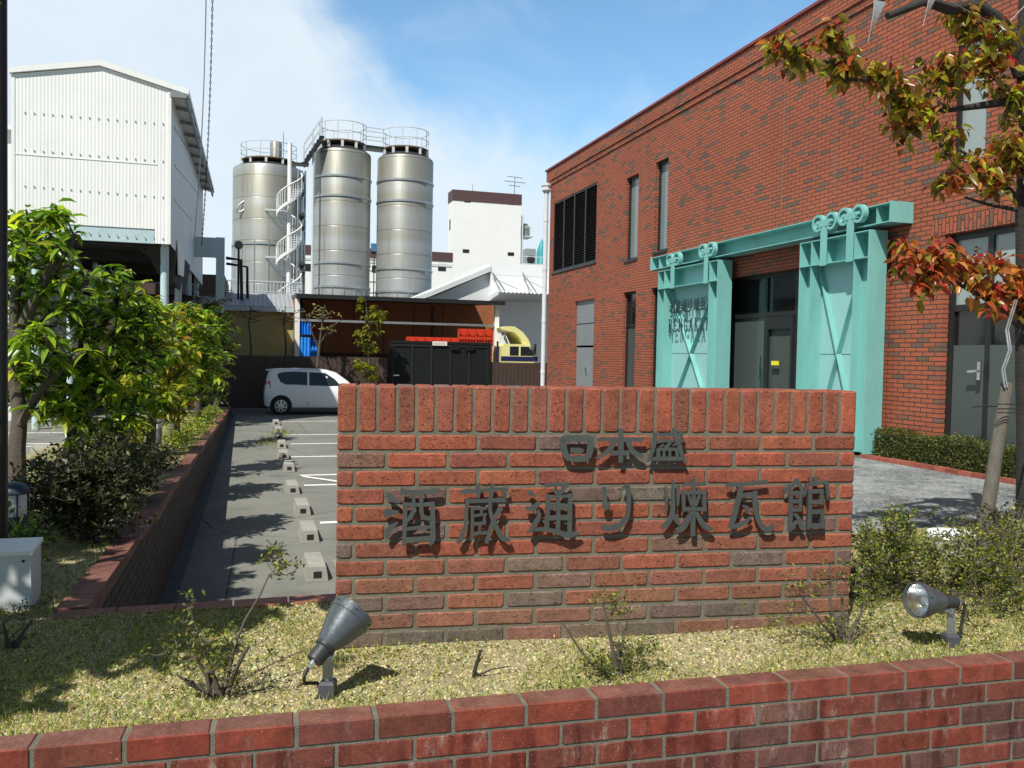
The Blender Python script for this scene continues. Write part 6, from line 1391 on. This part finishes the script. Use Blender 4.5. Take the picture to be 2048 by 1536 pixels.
def tipcloud(blobs, shell=.35): return blob_points(blobs, shell)
# dark rounded azaleas of the planting strip
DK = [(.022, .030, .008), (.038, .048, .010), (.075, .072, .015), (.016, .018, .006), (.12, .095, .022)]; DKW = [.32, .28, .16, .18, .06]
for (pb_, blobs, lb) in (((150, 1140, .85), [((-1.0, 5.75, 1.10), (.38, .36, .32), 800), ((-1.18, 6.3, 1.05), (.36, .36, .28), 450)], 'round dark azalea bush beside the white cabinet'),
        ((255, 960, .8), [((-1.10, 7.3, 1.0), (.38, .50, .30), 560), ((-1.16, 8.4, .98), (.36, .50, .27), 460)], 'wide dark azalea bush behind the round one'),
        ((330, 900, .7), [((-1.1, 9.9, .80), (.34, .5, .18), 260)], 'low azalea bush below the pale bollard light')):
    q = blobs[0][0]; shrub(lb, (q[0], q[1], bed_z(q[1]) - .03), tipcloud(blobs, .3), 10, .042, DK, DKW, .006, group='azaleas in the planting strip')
q = (-1.15, 4.75, .84); shrub('pale green leafy sprig beside the navy bollard light', q, tipcloud([((-1.10, 4.78, 1.02), (.10, .10, .17), 34)]), 8, .055, [(.10, .18, .03), (.18, .27, .05), (.06, .11, .02)], None, .004, 'leafy_sprig', 'plant')
# low plants along the strip's edge
for k, (x, y) in enumerate(((-1.0, 12.6), (-.95, 15.2), (-1.0, 18.4), (-1.0, 21.5))):
    shrub('low green ground shrub, %s along the planting strip coping' % ['first beyond the bollard light', 'second beyond the bollard light', 'third beyond the bollard light', 'farthest'][k], (x, y, bed_z(y) - .03), tipcloud([((x, y, bed_z(y) + .10), (.32, .8, .15), 150)]), 8, .05, YG, None, .004, 'ground_shrub', 'shrub', 'ground shrubs along the planting strip')
# front bed shrubs
def pxtips(lst, Y, dy=.05):
    out = []
    for px, py, n, sx, sy in lst:
        for _ in range(n): out.append(P(px + rng.normal(0, sx), py + rng.normal(0, sy), Y=Y + rng.normal(0, dy)))
    return np.array(out)
b = P(440, 1396, Z=.866); Y = b[1]
shrub('small sparse azalea with one long bent shoot at the left of the front bed', b, pxtips([(420, 1300, 34, 34, 22), (360, 1320, 12, 14, 22), (470, 1290, 16, 18, 16), (450, 1340, 16, 28, 16), (380, 1215, 7, 14, 22), (548, 1120, 18, 20, 14), (560, 1135, 8, 14, 12), (375, 1350, 5, 12, 10), (535, 1300, 5, 20, 12)], Y), 7, .021, stem=.004, stems=10,
  extra_limbs=[L_([(450, 1385), (470, 1290), (490, 1240), (520, 1190), (538, 1150)], Y, .006, .0022), L_([(445, 1390), (420, 1330), (395, 1260), (378, 1215)], Y, .005, .002), L_([(450, 1385), (500, 1350), (560, 1320), (610, 1300)], Y - .03, .004, .0015)], group='azaleas in the front bed')
b = P(1238, 1346, Z=.866); Y = b[1]
shrub('small azalea with yellow-green tips in front of the middle of the sign wall', b, pxtips([(1235, 1325, 50, 36, 14), (1270, 1300, 24, 26, 10), (1215, 1200, 16, 22, 10), (1210, 1215, 6, 20, 10), (1240, 1225, 6, 14, 10), (1195, 1320, 12, 18, 14)], Y), 8, .019, stem=.004, stems=9,
  extra_limbs=[L_([(1232, 1340), (1222, 1280), (1212, 1235), (1205, 1205)], Y, .009, .003), L_([(1190, 1335), (1160, 1300), (1135, 1260), (1122, 1238)], Y - .02, .005, .002), L_([(1235, 1340), (1245, 1290), (1255, 1240)], Y, .005, .002)], group='azaleas in the front bed')
b = P(1688, 1292, Z=.866); Y = b[1]
shrub('leggy azalea at the right end of the sign wall', b, pxtips([(1660, 1130, 10, 16, 16), (1630, 1175, 10, 22, 14), (1590, 1165, 7, 16, 10), (1560, 1235, 9, 18, 12), (1600, 1225, 7, 20, 12), (1700, 1150, 12, 20, 16), (1740, 1190, 16, 24, 20), (1690, 1265, 22, 40, 14), (1650, 1265, 12, 28, 12)], Y), 7, .020, stem=.004, stems=8,
  extra_limbs=[L_([(1685, 1285), (1665, 1230), (1658, 1180), (1660, 1130)], Y, .008, .002), L_([(1680, 1285), (1640, 1240), (1600, 1190)], Y, .006, .002), L_([(1690, 1285), (1720, 1230), (1740, 1180)], Y, .006, .002)], group='azaleas in the front bed')
b = P(1810, 1230, Z=.866); Y0 = 3.3
shrub('large dense azalea between the sign wall and the leaning post', (2.62, 3.45, .84), pxtips([(1780, 1075, 110, 36, 26), (1760, 1110, 100, 32, 30), (1850, 1110, 90, 40, 26), (1740, 1170, 110, 30, 40), (1850, 1180, 90, 40, 34), (1920, 1090, 60, 30, 22), (1960, 1150, 100, 30, 40), (1800, 1040, 16, 18, 8), (1760, 1220, 60, 40, 20)], 3.45, .14), 15, .022, stem=.007, stems=14,
  extra_limbs=[L_([(1850, 1220), (1820, 1150), (1790, 1080), (1770, 1050)], 3.4, .012, .004), L_([(1860, 1215), (1830, 1160), (1812, 1120)], 3.38, .012, .005), L_([(1880, 1215), (1920, 1140), (1960, 1090)], 3.45, .010, .004)], group='azaleas in the front bed')
shrub('dense azalea at the right edge around the tree foot', (3.5, 3.55, .84), pxtips([(2010, 1110, 130, 30, 30), (2030, 1180, 170, 30, 40), (1990, 1230, 130, 36, 30), (1950, 1200, 60, 24, 30), (2060, 1060, 30, 30, 25), (1960, 1260, 30, 24, 14), (2030, 1270, 40, 30, 14)], 3.35, .22), 15, .022, stem=.007, stems=14, group='azaleas in the front bed')
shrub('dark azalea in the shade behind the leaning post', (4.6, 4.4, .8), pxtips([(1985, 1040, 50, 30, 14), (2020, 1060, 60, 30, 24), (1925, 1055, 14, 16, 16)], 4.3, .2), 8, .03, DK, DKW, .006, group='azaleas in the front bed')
b = P(20, 1300, Z=.866)
shrub('tiny sparse twiggy plant at the left corner of the front bed', b, pxtips([(20, 1240, 12, 20, 20), (40, 1220, 8, 16, 14), (95, 1200, 5, 6, 16), (30, 1270, 6, 20, 10)], b[1], .03), 6, .018, [(.10, .10, .03), (.06, .05, .02)], None, .004, group='azaleas in the front bed', extra_limbs=[L_([(0, 1310), (25, 1270), (48, 1252)], b[1] - .02, .003, .002)])
b = P(955, 1356, Z=.866); mb = MB(); Y = b[1]
for l in (L_([(946, 1364), (950, 1340), (956, 1318), (962, 1300)], Y, .008, .005), L_([(950, 1345), (975, 1362), (1005, 1360)], Y, .005, .003), L_([(953, 1352), (985, 1338), (1022, 1332)], Y, .003, .0015), L_([(956, 1325), (966, 1312)], Y, .004, .002)): mb.tube(*l, 7)
tag(mb.build('dead_stump', M['bark_dark'], org=tuple(b)), 'short dead branched twig stump on the gravelly soil', 'twig stump')

# hedge by the brick hall
hx0, hx1, hy0, hy1, hzt = 8.93, 9.21, 7.2, 10.62, .98
hd = thing('clipped_hedge', 'low clipped hedge along the foot of the brick hall', 'hedge', (9.07, 9, GR))
mb = MB(); mb.box(hx0 + .05, hx1 - .04, hy0, hy1 - .06, GR, hzt - .05); mb.build('stems', M['hedge_core'], hd)
n = 15000; fsel = rng.uniform(0, 1, n); B = np.stack([rng.uniform(hx0, hx1, n), rng.uniform(hy0, hy1, n), rng.uniform(GR + .02, hzt, n)], 1)
B[fsel < .5, 0] = hx0 + rng.normal(0, .02, (fsel < .5).sum()); B[(fsel > .5) & (fsel < .9), 2] = hzt + rng.normal(0, .02, ((fsel > .5) & (fsel < .9)).sum()); B[fsel > .95, 1] = hy1 + rng.normal(0, .02, (fsel > .95).sum())
B[:, 2] += .03 * np.sin(B[:, 1] * 5); Lg = rng.uniform(.02, .04, n)
small_leaves('foliage', B, dirs(n, -.3, .9), Lg, Lg * .5, palette(n, [(.055, .075, .012), (.10, .12, .018), (.15, .16, .025), (.03, .045, .01), (.17, .08, .03)], [.3, .3, .18, .17, .05]), M['leaf_small'], hd)
ed = thing('brick_edging', 'row of red edging bricks between the hedge and the gravel', 'brick edging', (8.87, 9, GR)); mb = MB(); y = 6.8
while y < 10.75: mb.box(8.80, 8.90, y, y + .20, GR - .02, GR + .06 + random.uniform(-.004, .004), jitcol((.30, .085, .06), .25)); y += .21
mb.build('bricks', M['brick_coping'], ed)

# leaning post, its wires, the white pot behind the azaleas
pb_ = P(1958, 1130, Y=4.15); pt_ = P(2014, 768, Y=4.45)
st_ = thing('tree_stake', 'weathered wooden stake leaning towards the tree', 'stake', tuple(pb_)); mb = MB(); mb.tube([pb_ + (pb_ - pt_) * .2, pb_ * .5 + pt_ * .5, pt_ - (pt_ - pb_) * .01, pt_], [.043, .042, .040, .034], 12); mb.build('post', M['timber'], st_, smooth=True)
mb = MB(); a = P(1998, 812, Y=4.36); b = P(2045, 818, Y=4.75)
for dz in (-.015, .015, -.04): mb.tube([a + (-.065, -.05, dz), a + (.06, -.06, dz), b + (.1, 0, dz)], .004, 5)
mb.tube([a + (-.065, -.05, 0), a + (-.17, -.01, .0), a + (-.17, .05, -.01)], .005, 5); mb.build('tie_wire', M['dark_metal'], st_)
mb = MB(); pp = [P(2010, 775, Y=4.40), P(2004, 740, Y=4.42), P(2018, 700, Y=4.5), P(2012, 660, Y=4.6), P(2030, 600, Y=4.8)]
mb.tube(pp, .006, 5); mb.tube([p + (.02, 0, .0) for p in pp], .005, 5); tag(mb.build('loose_wire', M['steel']), 'pair of loose grey wires rising from the stake top', 'wire')
q = P(1900, 1120, Y=4.0); mb = MB(); mb.lathe([(.09, 0), (.12, .20), (.13, .21), (.13, .235), (.11, .24), (.001, .235)], (q[0], q[1], q[2] - .07), n=24); tag(mb.build('white_bucket', M['white_paint'], smooth=True), 'upturned white bucket half hidden behind the azaleas', 'bucket')

# the tree at the right, coppery spring leaves
YR = 5.0; tb = P(2062, 1050, Y=5.0); tb[2] = .8
def RB(pts, r0, r1): return L_(pts, YR, r0, r1)
limbs = [([tb, P(2062, 900, Y=5.0), P(2058, 760, Y=5.0), P(2056, 640, Y=5.0), P(2056, 520, Y=5.0), P(2054, 420, Y=5.0), P(2060, 250, Y=5.0), P(2052, 130, Y=5.0), P(2060, -80, Y=5.0)], [.11, .10, .095, .09, .085, .08, .075, .07, .06]),
 RB([(2046, 150), (2020, 75), (1985, 35), (1950, 12), (1900, 18, 4.9), (1850, 2, 4.85)], .07, .032), RB([(1985, 35), (1960, 8), (1935, -15)], .04, .03), RB([(1850, 2, 4.85), (1815, 16, 4.8), (1775, 32, 4.8)], .03, .024),
 RB([(2040, 200), (1985, 208), (1935, 215), (1890, 222)], .035, .016),
 RB([(2060, -60), (1900, 60, 4.6), (1830, 140, 4.6), (1750, 172, 4.6), (1690, 158, 4.55), (1665, 130, 4.55), (1640, 115, 4.55)], .03, .008) if False else RB([(1890, 222), (1830, 205, 4.9), (1770, 178, 4.8), (1735, 160, 4.75), (1690, 160, 4.7), (1665, 125, 4.7), (1625, 118, 4.7), (1580, 90, 4.65)], .018, .006),
 RB([(2034, 395), (1985, 350), (1950, 320), (1920, 300)], .022, .010), RB([(2034, 420), (1980, 410), (1930, 395)], .016, .008), RB([(2036, 650), (2010, 625), (1960, 590), (1900, 560), (1850, 540)], .024, .009), RB([(1735, 160, 4.75), (1700, 130, 4.75), (1660, 90, 4.75)], .010, .005), RB([(1700, 158, 4.72), (1695, 120), (1690, 80)], .008, .004)]
blobs = [B_(1560, 90, 4.65, 22, 22, 9), B_(1600, 118, 4.7, 32, 24, 16), B_(1665, 75, 4.7, 22, 32, 14), B_(1690, 130, 4.7, 45, 26, 20), B_(1760, 150, 4.75, 40, 28, 22), B_(1800, 195, 4.8, 38, 34, 26), B_(1840, 225, 4.85, 34, 34, 24), B_(1815, 250, 4.9, 34, 26, 14), B_(1900, 150, 4.9, 50, 38, 34), B_(1960, 130, 5, 45, 40, 26), B_(1925, 40, 5, 36, 22, 16), B_(1890, 270, 4.9, 30, 26, 14), B_(1960, 60, 5, 40, 24, 12),
  B_(1910, 360, 4.9, 32, 26, 16), B_(1950, 340, 4.95, 30, 30, 18), B_(2010, 310, 5, 34, 40, 20), B_(1990, 370, 5, 30, 30, 12), B_(2025, 190, 5, 30, 44, 20), B_(2030, 560, 5, 30, 40, 18), B_(2030, 300, 4.9, 30, 40, 22), B_(2000, 90, 4.9, 36, 40, 18),
  B_(1820, 510, 4.9, 30, 28, 22), B_(1870, 520, 4.95, 44, 32, 34), B_(1930, 540, 5, 40, 34, 30), B_(1980, 590, 5, 36, 36, 24), B_(1850, 570, 4.9, 30, 20, 12), B_(2030, 600, 5, 30, 36, 16), B_(1990, 520, 5, 40, 24, 14)]
# red shoots low and at the tips, olive leaves high up
tR = thing('coppery_tree', 'tree with glossy olive and coppery red new leaves at the right edge', 'tree', tuple(tb))
tg = blob_points(blobs, .25); mb = MB(); branch_net(mb, limbs, tg, .0035); mb.build('trunk', M['bark_dark'], tR, smooth=True)
nl = 5; n = len(tg) * nl; D = dirs(n, -.85, .25); B = np.repeat(tg, nl, axis=0) + rng.normal(0, .036, (n, 3)); Lg = .080 * rng.uniform(.6, 1.2, n)
zc = B[:, 2]; low = np.clip((3.55 - zc) / .5, 0, 1); pr = rng.uniform(0, 1, n) < (.16 + .62 * low)
cols = np.where(pr[:, None], palette(n, [(.42, .11, .032), (.34, .075, .028), (.52, .20, .05), (.30, .13, .03), (.36, .03, .028)], [.3, .25, .2, .15, .1]), palette(n, [(.19, .14, .026), (.26, .21, .03), (.34, .32, .035), (.12, .09, .02), (.44, .42, .05)], [.3, .25, .2, .15, .1]))
leaf_mesh('crown', B, D, Lg, Lg * .60, cols, M['leaf_gloss'], tR, droop=.45, roll=.8)
n2 = len(tg) * 3; B2 = np.repeat(tg, 3, axis=0) + rng.normal(0, .02, (n2, 3)) + [0, 0, .025]; L2 = rng.uniform(.02, .05, n2)
leaf_mesh('red_shoots', B2, dirs(n2, .1, 1), L2, L2 * .4, palette(n2, [(.32, .02, .018), (.24, .03, .02)]), M['leaf'], tR)
# strips hung in the tree
for k, (px, py0, py1, lb) in enumerate(((1748, 2, 84, 'tapering silvery strip hanging from the tree branch, the longer left one'), (1858, -22, 52, 'tapering silvery strip hanging from the tree branch, the right one'))):
    a, b = P(px + 12, py0, Y=4.7), P(px - 12, py1, Y=4.7); mb = MB(); w_ = .10; nn = 8; pts = []
    for i in range(nn + 1):
        f = i / nn; c = a + (b - a) * f; an_ = .1 + f * .7; v = np.array([math.cos(an_), math.sin(an_), 0]) * w_ * (1 - f * .93) * .5; nrm = np.array([-math.sin(an_), math.cos(an_), 0]) * .0012; pts.append((c - v - nrm, c + v - nrm, c + v + nrm, c - v + nrm))
    for u, v in zip(pts, pts[1:]): mb.hexa(u, v)
    tag(mb.build('hanging_strip', M['strip']), lb, 'hanging strip')
mb = MB(); mb.tube(sag(P(1880, -10, Y=4.7), P(2060, 70, Y=4.9), .03), .003, 4); mb.tube(sag(P(1990, 75, Y=4.9), P(2060, 0, Y=4.9), .0), .003, 4); tag(mb.build('loose_wire', M['steel']), 'thin pale wires strung between the upper branches', 'wire')

# unseen trees added at the left to shade the bed and planting strip
for b, lb, bl in (((-2.05, 1.85, .3), 'unseen dense tree added for shade, nearest the pavement', [((-1.85, 2.35, 3.0), (.55, .55, .5), 190), ((-1.35, 2.85, 2.9), (.42, .42, .4), 120)]),
   ((-3.4, 4.4, .3), 'unseen dense tree added for shade, beside the planting strip', [((-2.8, 4.0, 3.4), (.7, .7, .6), 190), ((-2.75, 5.0, 3.3), (.7, .8, .6), 190), ((-2.35, 5.5, 3.6), (.45, .6, .4), 110), ((-2.15, 6.4, 3.9), (.33, .4, .3), 60), ((-2.5, 3.3, 3.2), (.6, .6, .5), 120)])):
    b = np.array(b); c = np.array(bl[0][0]); whorl_tree('added_shade_tree', lb, 'tree', b, [([b, b * .6 + c * .4, c], [.07, .06, .04])], bl, 12, .15, .5, GREEN, [.25, .3, .2, .1, .15], .3, .006)

# ================================================================== GRASS, WEEDS AND PEBBLES (nobody could count them)
def in_sign(x, y): 
    r = np.stack([x, y], 1) - SP0[:2]; s = r @ SD[:2]; t = r @ SN[:2]; return (s > S0 - .03) & (s < S1 + .03) & (t < .01) & (t > -DEP - .02)
def soil_pts(n, x0, x1):
    x = rng.uniform(x0, x1, n); f = rng.uniform(0, 1, n); y0 = front_y(x) + FCW + .0; y1 = np.where(x < .42, 3.9, 4.7); y = y0 + (y1 - y0) * f
    k = ~in_sign(x, y) ; x, y = x[k], y[k]; return x, y, .868 + .012 * np.sin(3.1 * x + 1.3 * y) * np.sin(2.3 * y - x)
def lump(x, y, s, o): return np.sin(x * s + o) * np.sin(y * s * 1.3 + o * 2) + .6 * np.sin(x * s * 2.3 - y * s * 1.7 + o)
x, y, z = soil_pts(90000, -1.4, 4.4); k = (y < 4.0); x, y, z = x[k], y[k], z[k]; n = len(x); s = rng.uniform(.003, .0075, n)[:, None]
c0 = np.stack([x, y, z + .001], 1); oc_ = np.array([[1, 0, 0], [0, 1, 0], [-1, 0, 0], [0, -1, 0], [0, 0, .8]]); rot = rng.uniform(0, 6.28, n); cr, sr = np.cos(rot), np.sin(rot)
off = np.stack([oc_[:, 0][None] * cr[:, None] - oc_[:, 1][None] * sr[:, None], oc_[:, 0][None] * sr[:, None] + oc_[:, 1][None] * cr[:, None], np.tile(oc_[:, 2], (n, 1))], 2) * s[:, :, None]
V = (c0[:, None] + off * rng.uniform(.7, 1.3, (n, 5, 1))).reshape(-1, 3); tri = np.array([[0, 1, 4], [1, 2, 4], [2, 3, 4], [3, 0, 4]]); F = (np.arange(n)[:, None, None] * 5 + tri).reshape(-1, 3)
tag(np_mesh('pebbles', M['pebble'], V, F, np.repeat(palette(n, [(.42, .36, .19), (.32, .27, .13), (.52, .46, .29), (.20, .17, .08), (.38, .34, .14)]), 4, axis=0)), kind='stuff')
# grass blades
x, y, z = soil_pts(190000, -2.6, 6.6); edge = np.exp(-(y - front_y(x) - FCW) / .16); dens = .08 + .75 * (lump(x, y, 2.6, 1.0) > .35) + 1.0 * edge + .5 * (x < -.1) + .7 * (x > 2.0); k = rng.uniform(0, 1, len(x)) < dens * .8; x, y, z = x[k], y[k], z[k]; n = len(x)
Lg = rng.uniform(.012, .048, n) * (.7 + .6 * np.exp(-(y - front_y(x) - FCW) / .2)); D = dirs(n, .25, 1); small_leaves('dry_grass', np.stack([x, y, z], 1), D, Lg, rng.uniform(.002, .0045, n), palette(n, [(.42, .36, .10), (.32, .32, .07), (.19, .25, .045), (.52, .45, .20), (.12, .19, .03)]), M['grass'])
tag(bpy.data.objects['dry_grass'], kind='stuff')
# small round-leaved weeds
x, y, z = soil_pts(62000, -1.0, 6.6); dens = .04 + .75 * (lump(x, y, 3.3, 2.2) > .55) + .85 * np.clip((x - 1.7) / 1.0, 0, 1) + .7 * np.exp(-np.abs((y - 3.22 + .11 * x)) / .09); k = rng.uniform(0, 1, len(x)) < dens * .7; x, y, z = x[k], y[k], z[k]; n = len(x)
Lg = rng.uniform(.007, .017, n); small_leaves('weeds', np.stack([x, y, z + rng.uniform(0, .022, n)], 1), dirs(n, 0, .9), Lg, Lg * .7, palette(n, [(.16, .22, .03), (.28, .29, .06), (.42, .38, .13), (.09, .15, .02), (.24, .22, .05)]), M['grass']); tag(bpy.data.objects['weeds'], kind='stuff')
# grass along the planting strip
n = 26000; y = 4.0 + rng.uniform(0, 1, n) ** 1.6 * 20; x = rng.uniform(-2.6, -.8, n); z = .85 - np.maximum(y - 4, 0) * .0249; Lg = rng.uniform(.02, .07, n)
small_leaves('strip_grass', np.stack([x, y, z], 1), dirs(n, .2, 1), Lg, rng.uniform(.003, .006, n) * (1 + (y - 4) * .1), palette(n, [(.22, .23, .04), (.14, .18, .03), (.34, .30, .08), (.09, .13, .02)]), M['grass']); tag(bpy.data.objects['strip_grass'], kind='stuff')
# weeds growing between the wheel stops
for nm, (px, py, rad) in (('weed_tuft', (540, 885, .35)), ('weed_tuft', (560, 868, .25))):
    q = P(px, py, Z=0); n = 500; B = np.stack([q[0] + rng.normal(0, rad * .5, n), q[1] + rng.normal(0, rad * 2, n), np.full(n, .004)], 1); Lg = rng.uniform(.03, .12, n)
    o = small_leaves(nm, B, dirs(n, .2, 1), Lg, Lg * .12, palette(n, [(.22, .24, .06), (.15, .19, .04), (.3, .28, .1)]), M['grass'], org=tuple(q)); tag(o, kind='stuff')
# fallen leaves
n = 40; x, y, z = soil_pts(n, -.8, 3.2); n = len(x); leaf_mesh('fallen_leaves', np.stack([x, y, z + .004], 1), dirs(n, 0, .3), np.full(n, .035), np.full(n, .016), palette(n, [(.30, .17, .07), (.16, .09, .04), (.4, .25, .1)]), M['leaf'], org=(0, 0, 0)); tag(bpy.data.objects['fallen_leaves'], kind='stuff')
